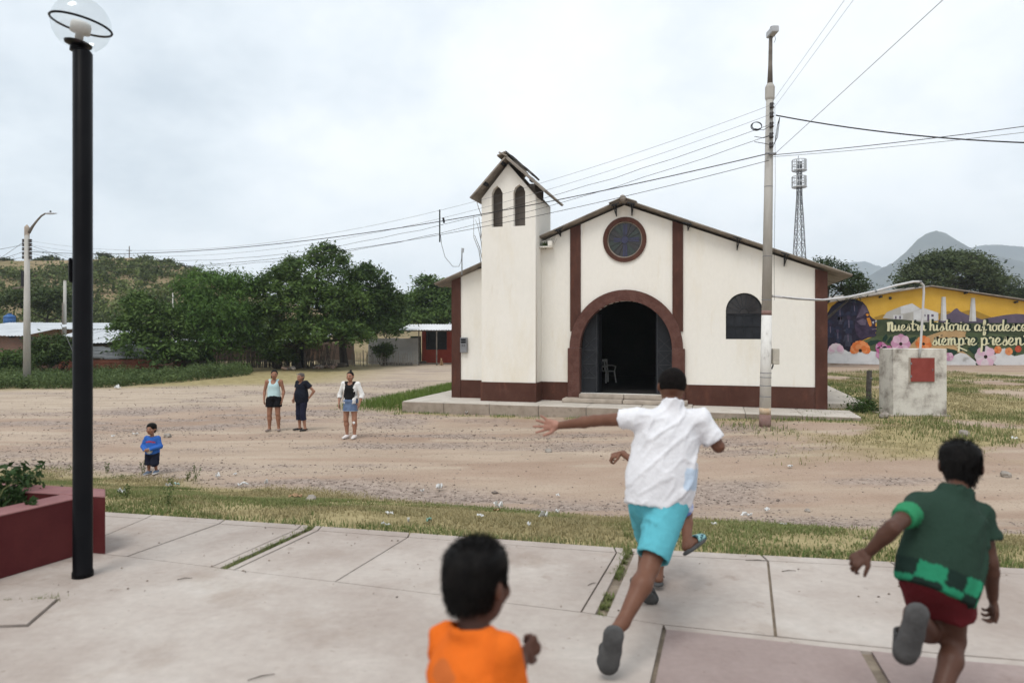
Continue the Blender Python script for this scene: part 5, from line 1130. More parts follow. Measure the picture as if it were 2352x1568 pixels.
# ------------------------------------------------------------------ lattice mast
m_galv = mat('galvanised steel', (0.38, 0.40, 0.42), (0.46, 0.48, 0.50), scale=2, rough=0.5)
m_galv_d = mat('dark steel lattice', (0.10, 0.105, 0.115), (0.15, 0.155, 0.165), scale=2, rough=0.6)
AD = 100.0; ax_ = (1836 - CX) * AD / F; ak = AD / F
am = thing('lattice_mast', 'tall steel lattice radio mast with two round cages, behind the church', 'mast', (ax_, AD, -.9))
def zpx(y): return CH - (y - HY) * ak
lev = [(830, 13.5), (700, 13), (655, 12), (620, 11.2), (590, 10.2), (560, 9), (530, 7.9), (500, 6.6), (475, 5.4), (455, 4.4), (435, 4.1), (415, 4.0), (395, 4.0), (372, 3.8)]
cr4 = lambda y, w: [Vector((ax_ + sx * w * ak, AD + sy * w * ak, zpx(y))) for sx, sy in ((-1, -1), (1, -1), (1, 1), (-1, 1))]
legs = [MB() for _ in range(4)]; br_ = MB()
for i in range(len(lev) - 1):
    A, B_ = cr4(*lev[i]), cr4(*lev[i + 1])
    for j in range(4):
        legs[j].bar(A[j], B_[j], .10); k2 = (j + 1) % 4
        br_.bar(A[j], B_[k2], .05); br_.bar(A[k2], B_[j], .05); br_.bar(B_[j], B_[k2], .06)
for l in legs: l.build('leg', m_galv_d, am)
br_.build('bracing', m_galv_d, am, kind='stuff')
for yt, yb in ((368, 392), (406, 430)):
    b = MB(); r_ = 15.2 * ak
    for y in (yt, (yt + yb) / 2, yb): b.tube([(ax_ + r_ * math.cos(t), AD + r_ * math.sin(t), zpx(y)) for t in np.linspace(0, 2 * PI, 25)], .06 if y != yb else .09, 5)
    for t in np.linspace(0, 2 * PI, 16, endpoint=False): b.bar((ax_ + r_ * math.cos(t), AD + r_ * math.sin(t), zpx(yt)), (ax_ + r_ * math.cos(t), AD + r_ * math.sin(t), zpx(yb)), .16 if int(t * 10) % 3 == 0 else .05)
    for t in np.linspace(0, PI, 4, endpoint=False): b.bar((ax_ + r_ * math.cos(t), AD + r_ * math.sin(t), zpx(yb)), (ax_ - r_ * math.cos(t), AD - r_ * math.sin(t), zpx(yb)), .07)
    b.build('antenna_cage', m_galv, am, kind='stuff')
MB().tube([(ax_ - .15, AD, zpx(374)), (ax_ - .15, AD, zpx(358))], .04, 6).build('whip_antenna', m_galv_d, am)

# ------------------------------------------------------------------ street poles and wires
m_wire = mat('black cable', (0.012, 0.012, 0.013), (0.018, 0.018, 0.018), scale=4, rough=0.6)
m_wire_g = mat('grey aluminium wire', (0.12, 0.125, 0.13), (0.16, 0.165, 0.17), scale=4, rough=0.5)
m_ins = mat('brown porcelain', (0.02, 0.014, 0.012), (0.03, 0.022, 0.02), scale=6, rough=0.25, spec=.6)
m_white_p = mat('chipped white paint', (0.66, 0.65, 0.62), (0.60, 0.59, 0.56), (0.30, 0.29, 0.27), scale=5.5, detail=8, rough=0.85, lo=.50, hi=.60, stretch=(1, 1, .5))
m_base_p = mat('faded maroon base paint', (0.20, 0.12, 0.105), (0.25, 0.165, 0.145), scale=4)
m_tan_p = mat('bare ochre patch', (0.48, 0.34, 0.22), (0.52, 0.44, 0.34), scale=6)
g = GG(1757, 979); pd = g.y
mp_ = thing('street_pole', 'tall concrete street pole with white painted foot in front of the church', 'pole', tuple(g))
def pole_pt(y): t = (979 - y) / (979 - 65); return P(1757 + 13.5 * t, y, pd)
def pseg(name, y0, y1, r0, r1, m): return MB().tube([pole_pt(y0), pole_pt(y1)], [r0, r1], 20).build(name, m, mp_, smooth=False)
k_ = pd / F
def prad(y): return (12.8 + (8.2 - 12.8) * (979 - y) / (979 - 225)) * k_
for nm, y0, y1, m in (('painted_base', 985, 951, m_base_p), ('bare_band', 951, 936, m_tan_p), ('painted_foot', 936, 724, m_white_p), ('maroon_band', 724, 713, m_base_p), ('shaft', 713, 230, m_pole)):
    MB().tube([pole_pt(y0), pole_pt(y1)], [prad(y0), prad(y1)], 20).build(nm, m, mp_, smooth=True)
for y in (857, 867, 886, 911, 690, 590, 430): MB().tube([pole_pt(y), pole_pt(y - 1.6)], prad(y) * 1.04, 16).build('band', m_steel, mp_)
MB().tube([pole_pt(232), pole_pt(226), pole_pt(200), pole_pt(192)], [prad(230) * 1.0, 10.5 * k_, 10.5 * k_, 6.5 * k_], 8).build('pole_cap', m_pole, mp_)
MB().tube([pole_pt(195), pole_pt(150), pole_pt(108), pole_pt(84)], [6.2 * k_, 4.6 * k_, 4.2 * k_, 4 * k_], 10).build('lamp_arm', mat('weathered arm', (0.13, 0.115, 0.10), (0.20, 0.18, 0.155), scale=4, rough=.9), mp_, smooth=True)
q = pole_pt(84); MB().box((q.x - 7 * k_, q.y - .30, q.z - .01), (q.x + 9 * k_, q.y + .12, q.z + 14 * k_)).build('lamp_head', m_galv, mp_, bevel=.02)
MB().lathe([(.045, 0), (.05, .03), (.03, .06), (0, .07)], (q.x, q.y - .08, q.z + 14 * k_), 10).build('photocell', m_ins, mp_)
MB().tube([(q.x + .06, q.y - .1, q.z), (q.x + .08, q.y - .1, q.z - .12), (q.x + .05, q.y - .1, q.z - .2)], .006, 5).build('loose_wire', m_wire, mp_)
for y in (247, 268, 291, 315, 337):
    q = pole_pt(y); q = q + Vector((0.0, -prad(y) - .05, 0))
    MB().lathe([(.02, -.07), (.05, -.065), (.055, -.03), (.035, 0), (.055, .03), (.05, .065), (.02, .07)], tuple(q), 12).build('insulator', m_ins, mp_, smooth=True)
q = pole_pt(356); MB().box((q.x - .13, q.y - prad(356) - .05, q.z - .02), (q.x + .13, q.y - prad(356) - .01, q.z + .02)).build('clamp', m_steel, mp_)
q0 = pole_pt(830); xr = q0.x + prad(830)
bx = thing('pole_meter_box', 'beige meter box fixed to the right side of the white painted pole', 'meter box', (xr + .01, pd, pole_pt(832).z))
MB().box((xr + .012, pd - .13, pole_pt(836).z), (xr + .165, pd + .09, pole_pt(800).z)).build('case', mat('beige enamel', (0.40, 0.375, 0.32), (0.46, 0.43, 0.37), scale=5, rough=.6), bx, bevel=.012)
MB().box((xr + .04, pd - .138, pole_pt(826).z), (xr + .15, pd - .131, pole_pt(804).z)).build('door', mat('beige enamel', (0.40, 0.375, 0.32)), bx)
MB().tube([(xr + .04, pd - .03, pole_pt(836).z), (xr + .03, pd - .03, pole_pt(841).z), (xr + .0, pd - .03, pole_pt(847).z)], .02, 6).build('conduit', m_iron, bx)
# left pole with curved arm
m_armg = mat('weathered arm', (0.13, 0.115, 0.10), (0.20, 0.18, 0.155), scale=4, rough=.9)
gl_ = GG(62, 888); ld = gl_.y; lk = ld / F
sp = thing('street_lamp', 'concrete street lamp pole with curved arm by the weeds at left', 'street lamp', tuple(gl_))
def LPt(x, y): return P(x, y, ld)
MB().tube([gl_ - Vector((0, 0, .2)), LPt(62, 540)], [8.2 * lk, 5.2 * lk], 16).build('shaft', m_pole, sp, smooth=True)
MB().tube([LPt(62, 542), LPt(62, 522), LPt(62, 516)], [6.2 * lk, 6.2 * lk, 1 * lk], 4).build('pole_cap', m_stepc, sp)
MB().tube([LPt(66, 535), LPt(75, 520), LPt(85, 507), LPt(95, 496), LPt(105, 490)], [3.6 * lk, 2.8 * lk, 2.3 * lk, 2.0 * lk, 1.8 * lk], 10).build('lamp_arm', m_armg, sp, smooth=True)
MB().tube([LPt(104, 490.5), LPt(112, 490), LPt(122, 490.5), LPt(131, 490)], [1.6 * lk, 3.0 * lk, 2.2 * lk, .8 * lk], 10).build('lamp_head', m_galv, sp, smooth=True)
q = LPt(116, 487.5); MB().lathe([(.04, 0), (.04, .06), (0, .08)], tuple(q), 8).build('photocell', m_ins, sp)
for s in (-1, 1):
    for y in (553, 562, 572, 582, 591):
        q = LPt(62 + s * 7.5, y); MB().lathe([(.02, -.08), (.07, -.07), (.075, -.02), (.04, 0), (.075, .02), (.07, .07), (.02, .08)], tuple(q), 9).build('insulator', m_ins, sp, smooth=True)
MB().bar(LPt(30, 662), LPt(62, 658), .08).build('cross_arm', m_darkwood, sp)
MB().box(tuple(LPt(55, 640) - Vector((.06, .12, .35))), tuple(LPt(55, 640) + Vector((.06, .12, .35)))).build('junction_box', m_iron, sp)
def wire(label, a, b_, sag, r, m, n=22, grp='overhead wires', jit=0.0):
    a, b_ = Vector(a), Vector(b_); pts = []; rn = random.Random(len(label))
    for i in range(n + 1):
        t = i / n; p = a.lerp(b_, t); p.z -= 4 * sag * t * (1 - t)
        if jit and 0 < i < n: p.z += rn.uniform(-jit, jit)
        pts.append(p)
    o = MB().tube(pts, r, 5).build('overhead_wire', m); tag(o, label, 'wire', grp); return o
def fit_sag(a, b_, px, py):
    a, b_ = Vector(a), Vector(b_); best = (1e9, 0)
    for s in np.linspace(-.5, 4, 181):
        for t in np.linspace(0.05, .95, 181):
            p = a.lerp(b_, t)
            if abs(CX + F * p.x / p.y - px) < 4:
                z = p.z - 4 * s * t * (1 - t); e_ = abs(HY - F * (z - CH) / p.y - py)
                if e_ < best[0]: best = (e_, s)
    return best[1]
for k, (y0, ym, y1, r, m, lab) in enumerate(((247, 475, 553, .0045, m_wire_g, 'topmost thin wire from the front pole to the left street lamp'), (268, 493, 562, .0045, m_wire_g, 'second thin wire from the top between the two poles'), (291, 510, 572, .006, m_wire, 'wavy middle wire between the front pole and the left street lamp'), (315, 527, 582, .006, m_wire, 'wire just under the wavy middle wire between the two poles'), (356, 502, 578, .0125, m_wire, 'thick black cable between the front pole and the left street lamp'), (372, 533, 606, .0075, m_wire, 'lowest wire between the front pole and the left street lamp'))):
    a = pole_pt(y0) + Vector((-.05, -prad(y0) - .05, 0)); b_ = LPt(69, y1)
    wire(lab, a, b_, fit_sag(a, b_, 1047, ym), r, m, 40, jit=.02 if k in (2, 3) else 0)
a = pole_pt(268) + Vector((.12, -.1, 0)); wire('thick twisted cable from the front pole to the right edge', a, P(2900, 318, 13.5), .35, .016, m_wire)
a = pole_pt(357); wire('upper of two wires running right from the front pole clamp', a, P(2900, 205, 14), .12, .009, m_wire)
a = pole_pt(361); wire('lower of two wires running right from the front pole clamp', a, P(2900, 228, 14), .12, .006, m_wire_g)
wire('left one of two thin wires rising to the top edge', pole_pt(243), P(1934, 4, 12.8) + (P(1934, 4, 12.8) - pole_pt(243)) * 3, .05, .0035, m_wire_g)
wire('right one of two thin wires rising to the top edge', pole_pt(262), P(1954, 4, 12.8) + (P(1954, 4, 12.8) - pole_pt(262)) * 3, .05, .0035, m_wire_g)
wire('steep single wire rising to the top right edge', pole_pt(366), P(2155, 4, 11.5) + (P(2155, 4, 11.5) - pole_pt(366)) * 2, .05, .006, m_wire_g)
for k, (ya, ex, ey, lab) in enumerate(((562, -260, 580, 'dark wire leaving the street lamp pole to the left edge'), (556, -200, 690, 'wire falling steeply left from the street lamp pole'), (578, -260, 640, 'thin wire sloping left from the street lamp pole'), (590, -200, 602, 'lowest wire leaving the street lamp pole to the left'))): wire(lab, LPt(54, ya), P(ex, ey, 30), .25, .008, m_wire)
wire('wire slanting down from the street lamp toward the black post', LPt(70, 564), P(420, 660, 55), .2, .007, m_wire)
wire('stay wire slanting down to the ground right of the street lamp', LPt(140, 745), P(195, 870, ld), 0, .014, m_wire_g)
# coil and jumpers by the front pole
cw = thing('cable_coil', 'coil of spare black cable hanging beside the front pole top', 'cable', tuple(pole_pt(292) + Vector((-.38, -.12, 0))))
q = pole_pt(293) + Vector((-.36, -.14, 0))
for j in range(3): MB().tube([q + Vector((.12 * math.cos(t) * (1 + .06 * j), .03 * j, .095 * math.sin(t) * (1 + .05 * j))) for t in np.linspace(0, 2 * PI, 25)], .008, 5).build('turn', m_wire, cw)
jm = MB()
for y0, y1 in ((291, 300), (315, 318), (337, 330)): jm.tube([pole_pt(y0) + Vector((.0, -.14, 0)), pole_pt(y1) + Vector((-.2, -.14, -.03)), pole_pt(y1 - 6) + Vector((-.42, -.14, -.06))], .008, 5)
for k in range(3): jm.tube([pole_pt(270) + Vector((.22, -.1, -.02)), pole_pt(290) + Vector((.2 - .02 * k, -.1, 0)), pole_pt(318) + Vector((.17 - .03 * k, -.1, -.05 * k)), pole_pt(337) + Vector((.07, -.1, 0))], .007, 5)
jm.tube([pole_pt(240) + Vector((.09, -.1, 0)), pole_pt(420) + Vector((.13, -.1, 0)), pole_pt(600) + Vector((.13, -.1, 0)), pole_pt(690) + Vector((.15, -.1, 0))], .004, 4)
jm.build('jumper', m_wire, cw, kind='stuff')
# rod hanging on the wires, small mast on the church roof, bare twigs
q = P(1010, 482, 19.6); q2 = P(1010, 556, 19.6)
rd = thing('spacer_rod', 'upright dark rod hanging on the wires left of the bell tower', 'rod', tuple(q2))
MB().tube([q, q2], .022, 6).build('rod', m_iron, rd); MB().tube([P(1018, 500, 19.6), P(1020, 512, 19.6)], .03, 6).build('clip', m_iron, rd)
MB().tube([P(1012, 540, 19.6), P(1014, 560, 19.7), P(1022, 590, 20.2), P(1040, 612, 20.8), P(1054, 612, 21.3), P(1059, 600, 21.7), P(1061, 585, 22)], .007, 5).build('drop_wire', m_wire, rd)
rm = thing('roof_mast', 'short service mast with insulator on the left church roof', 'mast', tuple(P(1061, 624, 22.2)))
MB().tube([P(1061, 632, 22.2), P(1061, 574, 22.2)], .02, 6).build('tube', m_steel, rm); MB().tube([P(1062, 580, 22.15), P(1063, 570, 22.15)], .045, 7).build('insulator', m_galv, rm)
tw = thing('bare_shrub', 'bare leafless twigs sticking up behind the left of the bell tower', 'shrub', tuple(P(1108, 640, 24.6)))
b = MB(); rn = random.Random(4)
for pts in (((1110, 640), (1100, 575), (1088, 545), (1088, 495)), ((1112, 630), (1106, 560), (1098, 520), (1092, 505)), ((1112, 640), (1108, 590), (1104, 545), (1104, 520)), ((1112, 620), (1102, 570), (1090, 540)), ((1114, 580), (1106, 545), (1100, 500)), ((1112, 510), (1100, 480), (1094, 460))):
    b.tube([P(x, y, 24.6) for x, y in pts], [.018, .013, .009, .005][:len(pts)], 5)
b.build('twig', m_darkwood, tw, kind='stuff')
# ------------------------------------------------------------------ white masonry block with conduit
m_blockw = mat('stained white render', (0.60, 0.575, 0.52), (0.47, 0.44, 0.395), (0.20, 0.175, 0.15), scale=2.3, detail=10, rough=0.9, bump=0.3, bscale=18, lo=.44, hi=.54, fine=.08)
bd = 19.0; bl, brr = P(2052, 0, bd).x, P(2175, 0, bd).x; bt = P(0, 801, bd).z; bb = gzf((bl + brr) / 2, bd)
wb = thing('service_block', 'stained white masonry block with red hatch, right of the church', 'masonry block', ((bl + brr) / 2, bd, bb))
MB().box((bl, bd, bb - .2), (brr, bd + .75, bt)).build('body', m_blockw, wb, bevel=.012)
MB().box((bl - .12, bd - .10, bb - .2), (brr + .05, bd + .85, bb + .035)).build('footing', m_stepc, wb)
h0, h1, hz0, hz1 = P(2091, 0, bd).x, P(2145, 0, bd).x, P(0, 876, bd).z, P(0, 822, bd).z
hf = MB().box((h0 - .05, bd - .012, hz0 - .02), (h1 + .02, bd - .001, hz1 + .02)).build('hatch_frame', m_stepc, wb)
MB().box((h0, bd - .035, hz0), (h1, bd - .013, hz1)).build('hatch', mat('oxide red metal', (0.21, 0.035, 0.026), (0.25, 0.05, 0.038), scale=3, rough=.6), wb, bevel=.004)
MB().box((h0 - .02, bd - .045, hz0 + .12), (h0 + .02, bd - .036, hz0 + .18)).build('hinge', m_steel, wb); MB().box((h0 - .02, bd - .045, hz1 - .18), (h0 + .02, bd - .036, hz1 - .12)).build('hinge', m_steel, wb); MB().tube([(h1 - .06, bd - .04, (hz0 + hz1) / 2 - .03), (h1 - .06, bd - .055, (hz0 + hz1) / 2), (h1 - .06, bd - .04, (hz0 + hz1) / 2 + .03)], .008, 6).build('handle', m_steel, wb)
m_pvc = mat('grey white pvc', (0.55, 0.54, 0.54), (0.48, 0.475, 0.475), scale=4, rough=.5)
cp = thing('conduit_pipe', 'pale plastic conduit arching from the white block to the front pole', 'pipe', tuple(P(2118, 800, bd)))
pa = [P(2112, 820, bd - .03), P(2114, 800, bd - .03), P(2118, 740, bd - .03), P(2122, 672, bd - .04), P(2121, 655, bd - .06), P(2113, 647, bd - .1), P(2098, 647, bd - .15), P(2060, 655, bd - .3), P(2010, 669, bd - .6), P(1950, 682, bd - .9), P(1890, 689, bd - 1.2), P(1830, 686, bd - 1.5), P(1774, 680, pd)]
MB().tube(pa, .032, 8).build('pipe', m_pvc, cp, smooth=True)
for q in (pa[5], pa[8]): MB().tube([q - Vector((.04, 0, 0)), q + Vector((.04, 0, 0))], .04, 8).build('joint', m_steel, cp)
wire('thin cable running beside the pale conduit to the white block', P(1774, 678, pd), P(2115, 650, bd), .28, .006, m_wire)
g = GG(1996, 930); st = thing('post', 'short dark timber post leaning beside the church apron', 'post', tuple(g))
MB().tube([g - Vector((0, 0, .2)), P(1995.5, 890, g.y), P(1997, 851, g.y)], [.083, .08, .078], 9).build('shaft', mat('charred timber', (0.045, 0.04, 0.036), (0.10, 0.09, 0.08), scale=6, bump=.5), st)
MB().tube([P(1996, 868, g.y) + Vector((0, -.08, 0)), P(1999, 868, g.y) + Vector((.02, -.09, 0))], .012, 5).build('nail', m_steel, st)
# ------------------------------------------------------------------ ground cover
rng = np.random.default_rng(77)
def blades(xs, ys, h, w, col, lean=0.5, seed=1, zoff=0.0):
    r = np.random.default_rng(seed); n = len(xs); z = gz(xs, ys) + zoff
    a = r.uniform(0, 2 * PI, n); d = np.stack([np.cos(a), np.sin(a), np.zeros(n)], 1); s = np.stack([-np.sin(a), np.cos(a), np.zeros(n)], 1)
    b0 = np.stack([xs, ys, z - 0.005], 1); ln = lean * r.random(n)[:, None]
    mid = b0 + np.array([0, 0, 1.0]) * (h * 0.55)[:, None] + d * (h[:, None] * ln * 0.35)
    tip = b0 + np.array([0, 0, 1.0]) * (h * (1 - 0.35 * ln[:, 0]))[:, None] + d * (h[:, None] * ln)
    V = np.stack([b0 - s * w[:, None], b0 + s * w[:, None], mid + s * w[:, None] * .7, mid - s * w[:, None] * .7, tip], 1)
    V = np.concatenate([V[:, :4], np.repeat(V[:, 4:5], 1, 1)], 1)
    k = 5 * np.arange(n)
    T = np.concatenate([np.stack([k, k + 1, k + 2], 1), np.stack([k, k + 2, k + 3], 1), np.stack([k + 3, k + 2, k + 4], 1)])
    return V.reshape(-1, 3), T, np.repeat(col, 5, 0)
DRY, DRY2, GRN, GRN2 = map(np.array, ((0.385, 0.325, 0.18), (0.28, 0.24, 0.13), (0.15, 0.205, 0.06), (0.08, 0.145, 0.035)))
def scatter(n, x0, x1, y0, y1, fn):
    xs, ys = rng.uniform(x0, x1, n), rng.uniform(y0, y1, n); keep = rng.random(n) < fn(xs, ys); return xs[keep], ys[keep]
# dry verge in front of the plaza
xs, ys = scatter(420000, -9, 8, 3.5, 14, lambda x, y: grass_mask(x, y)[1] * (0.12 + 0.88 * sstep(.32, .58, fbm(x, y, 1.3, 12))) * (np.abs(x) < 0.80 * y + .6))
e_ = ys - yE(xs); gr_ = np.clip(0.9 * sstep(0.36, 0.02, e_ + .3 * (fbm(xs, ys, 1.3, 14) - .5)) + sstep(.42, .60, fbm(xs, ys, .8, 16)) * .85, 0, 1) * rng.uniform(.5, 1, len(xs))
near = sstep(0.35, 0.05, e_)
h = rng.uniform(.018, .055, len(xs)) * (1 + 0.9 * near * rng.random(len(xs)))
dry = DRY * (1 - (q := rng.random((len(xs), 1)))) + DRY2 * q; gn = GRN * (1 - q) + GRN2 * q
V, T, c_ = blades(xs, ys, h, rng.uniform(.0022, .0045, len(xs)) * (1 + ys / 14), dry * (1 - gr_[:, None]) + gn * gr_[:, None], .9, 3)
o = link('verge_grass', mesh_np('verge_grass', V, tris=T, cols=c_), m_grass, kind='stuff'); tag(o, 'short dry yellow green grass along the plaza edge', 'grass')
# green tufts in the slab joints
def joint_tufts(px0, px1, n, seed, spread=.03, h0=.03, h1=.07, patch=True):
    r = np.random.default_rng(seed); t = r.random(n)
    a, b_ = np.array(W2(*px0)), np.array(W2(*px1))
    if patch: t = t[fbm(t * 9, t * 0, 1.0, seed) > .42]
    p = a + (b_ - a) * t[:, None] + r.normal(size=(len(t), 2)) * np.array([spread * .5, spread * .5])
    V, T, c_ = blades(p[:, 0], p[:, 1], r.uniform(h0, h1, len(t)), r.uniform(.003, .006, len(t)), GRN * .9 + (DRY - GRN) * .5 * r.random((len(t), 1)), 1.1, seed)
    V[:, 2] += 0.125; return V, T, c_
Vs, Ts, Cs = [], [], []; off = 0
for a in (((717, 1207), (512, 1306), 1500, 5), ((1440, 1259), (1380, 1411), 1900, 6), ((1440, 1257), (1425, 1290), 300, 7), ((60, 1376), (140, 1374), 260, 8, .05), ((0, 1378), (30, 1378), 90, 9, .04)):
    V, T, c_ = joint_tufts(*a); Vs.append(V); Ts.append(T + off); Cs.append(c_); off += len(V)
o = link('joint_grass', mesh_np('joint_grass', np.concatenate(Vs), tris=np.concatenate(Ts), cols=np.concatenate(Cs)), m_grass, kind='stuff'); tag(o, 'green grass tufts growing in the plaza slab joints', 'grass')
# patchy grass right of the church and along its apron
xs, ys = scatter(230000, 4, 26, 11, 44, lambda x, y: np.maximum(grass_mask(x, y)[2] * (0.25 + .75 * sstep(.35, .6, fbm(x, y, .9, 13))), 0) * (np.abs(x) < 0.80 * y))
g_ = np.clip(sstep(.46, .62, fbm(xs, ys, .5, 18)) * .8 + .75 * sstep(20, 24, ys) * sstep(15, 11, xs), 0, 1)[:, None] * rng.uniform(.5, 1, (len(xs), 1)); q = rng.random((len(xs), 1))
V, T, c_ = blades(xs, ys, rng.uniform(.03, .09, len(xs)) * (1 + 1.6 * g_[:, 0]), rng.uniform(.004, .008, len(xs)) * (1 + ys / 30), (DRY * (1 - q) + DRY2 * q) * (1 - g_) + (GRN * (1 - q) + GRN2 * q) * g_, .9, 4)
o = link('yard_grass', mesh_np('yard_grass', V, tris=T, cols=c_), m_grass, kind='stuff'); tag(o, 'patchy yellow and green grass right of the church', 'grass')
xs, ys = scatter(160000, -6, 13, 15, 34, lambda x, y: np.maximum(grass_mask(x, y)[3], grass_mask(x, y)[4] * .5))
lf = grass_mask(xs, ys)[3][:, None]; q = rng.random((len(xs), 1))
V, T, c_ = blades(xs, ys, rng.uniform(.05, .12, len(xs)) * (1 + 2.6 * lf[:, 0]), rng.uniform(.005, .010, len(xs)), (GRN * (1 - q) + GRN2 * q) * 1.05 + lf * np.array([.03, .03, .0]), .7, 5)
o = link('apron_grass', mesh_np('apron_grass', V, tris=T, cols=c_), m_grass, kind='stuff'); tag(o, 'green grass along the church apron and its left side', 'grass')
# tall leafy weeds at the far left
def weed_mass(n, px0, px1, y0f, y1f, hfn, seed, leafs=.055):
    r = np.random.default_rng(seed); px = r.uniform(px0, px1, n); t = r.random(n)
    d = y0f(px) + (y1f(px) - y0f(px)) * t; x = (px - CX) * d / F; hh_ = hfn(px, d) * r.uniform(.45, 1.1, n) * (.25 + .6 * fbm(x, d, .8, seed) + .75 * fbm(x, d, .3, seed + 4))
    m = 26; z = gz(x, d); ci = np.repeat(np.arange(n), m); u = r.random(n * m) ** .8
    c = np.stack([x[ci], d[ci], z[ci] + hh_[ci] * u], 1) + r.normal(size=(n * m, 3)) * np.array([.10, .10, .03]) * (1.1 - .5 * u)[:, None]
    ax_ = unit(r.normal(size=(n * m, 3)) * np.array([1, 1, .6]) + np.array([0, 0, .5])); bx_ = unit(np.cross(ax_, r.normal(size=(n * m, 3)) + np.array([0, 0, .8]))); s = leafs * r.uniform(.6, 1.5, n * m)[:, None]
    V, Q = leaf_quads(c, ax_ * s, bx_ * s * .38); t2 = r.random((n * m, 1)) * .5 + .5 * r.random(n)[ci][:, None]
    return V, Q, np.repeat(np.array([.065, .10, .034]) * (1 - t2) + np.array([.155, .205, .08]) * t2, 4, 0)
yb = lambda px: F * 2.53 / (np.interp(px, [-60, 0, 100, 200, 300, 400, 480, 560, 600], [893, 893, 893, 891, 886, 878, 870, 862, 856]) - HY)
V, Q, c_ = weed_mass(2600, -60, 575, yb, lambda px: np.interp(px, [-60, 150, 400, 600], [38.3, 38.6, 42.0, 45.5]), lambda px, d: .62 + .25 * (px > 430) * (px < 560), 6)
o = link('weeds', mesh_np('weeds', V, quads=Q, cols=c_), m_leaf, kind='stuff'); tag(o, 'tall leafy green weeds along the far left roadside', 'weeds')
# individual weed stalks in the verge near the small child, planter weeds
def stalk(label, x, y, hpx, seed, name='weed_plant'):
    r = np.random.default_rng(seed); g = GG(x, y); h = hpx * g.y / F
    t = thing(name, label, 'plant', tuple(g)); mb = MB(); C0 = []
    for k in range(3):
        e_ = np.array(g) + np.array([r.normal() * .1 * h * 2, r.normal() * .05, h * r.uniform(.7, 1)]); limb(mb, g, e_, .005, .002, r, .1, 5)
        for u in np.linspace(.25, 1, 9): C0.append(np.array(g) + (e_ - np.array(g)) * u)
    mb.build('stem', m_grass_stem, t); c = np.repeat(np.array(C0), 3, 0) + r.normal(size=(len(C0) * 3, 3)) * .012
    ax_ = unit(r.normal(size=c.shape)); bx_ = unit(np.cross(ax_, r.normal(size=c.shape))); s = .014 * r.uniform(.6, 1.4, (len(c), 1))
    V, Q = leaf_quads(c, ax_ * s, bx_ * s * .45); crown_obj('leaves', V, Q, np.repeat(np.array([[.09, .13, .04]]) * r.uniform(.6, 1.3, (len(c), 1)), 4, 0), t)
m_grass_stem = mat('weed stem', (0.12, 0.14, 0.05), (0.16, 0.15, 0.07), scale=8)
for k, (x, y, hp, lab) in enumerate(((330, 1090, 42, 'thin weed just left of the small child'), (448, 1106, 40, 'bushy weed stalk right of the small child'), (430, 1105, 24, 'short weed behind the bushy weed stalk'), (395, 1120, 26, 'low weed in the verge in front of the small child'), (245, 1086, 24, 'small weed right beside the black lamp post'), (382, 1165, 42, 'tall thin weed in the verge by the planter end'), (290, 1145, 30, 'weed stalk in the verge behind the planter end'))): stalk(lab, x, y, hp, 200 + k)
tp = Vector((-3.75, 4.45, .27)); r = np.random.default_rng(31)
for k, (px, dd_, hh_, lab) in enumerate(((28, 5.0, .34, 'tallest leafy weed in the red planter'), (62, 5.25, .30, 'slim weed in the red planter nearest its far wall'), (2, 4.7, .30, 'weed in the red planter at the picture left edge'), (45, 4.75, .16, 'low broad weed in the middle of the red planter'), (75, 5.1, .14, 'low leafy weed in the red planter near the lamp post'))):
    x = (px - CX) * dd_ / F; t = thing('planter_weed', lab, 'plant', (x, dd_, .265)); mb = MB(); C0 = []
    for j in range(7):
        e_ = np.array((x, dd_, .265)) + np.array([r.normal() * .09, r.normal() * .09, hh_ * r.uniform(.6, 1.05)]); limb(mb, (x, dd_, .26), e_, .006, .002, r, .12, 5)
        for u in np.linspace(.3, 1, 12): C0.append(np.array((x, dd_, .265)) * (1 - u) + e_ * u)
    mb.build('stem', m_grass_stem, t); c = np.repeat(np.array(C0), 3, 0) + r.normal(size=(len(C0) * 3, 3)) * .02
    ax_ = unit(r.normal(size=c.shape)); bx_ = unit(np.cross(ax_, r.normal(size=c.shape))); s = .026 * r.uniform(.6, 1.4, (len(c), 1))
    V, Q = leaf_quads(c, ax_ * s, bx_ * s * .5); crown_obj('leaves', V, Q, np.repeat(np.array([[.035, .065, .022]]) * r.uniform(.6, 1.5, (len(c), 1)), 4, 0), t)
# plants on the gutter ledge
lg = thing('gutter_weed', 'small weed tuft growing on the gutter ledge beside the tower', 'plant', tuple(XF['church'] @ Vector((3.18, -.2, 4.9))))
r = np.random.default_rng(3); c = np.array(XF['church'] @ Vector((3.2, -.18, 4.95))) + r.normal(size=(150, 3)) * np.array([.07, .05, .05]); ax_ = unit(r.normal(size=c.shape) + np.array([0, 0, .8])); bx_ = unit(np.cross(ax_, r.normal(size=c.shape)))
V, Q = leaf_quads(c, ax_ * .035, bx_ * .012); crown_obj('leaves', V, Q, np.repeat(np.array([[.08, .12, .03]]) * r.uniform(.6, 1.2, (150, 1)), 4, 0), lg)
b = MB()
for k in range(9): b.tube([XF['church'] @ Vector((3.25 + .03 * k, -.18, 4.92)), XF['church'] @ Vector((3.25 + .045 * k, -.18, 5.15 + .04 * (k % 4)))], .004, 4)
b.build('dry_stalk', m_wood, lg, kind='stuff')

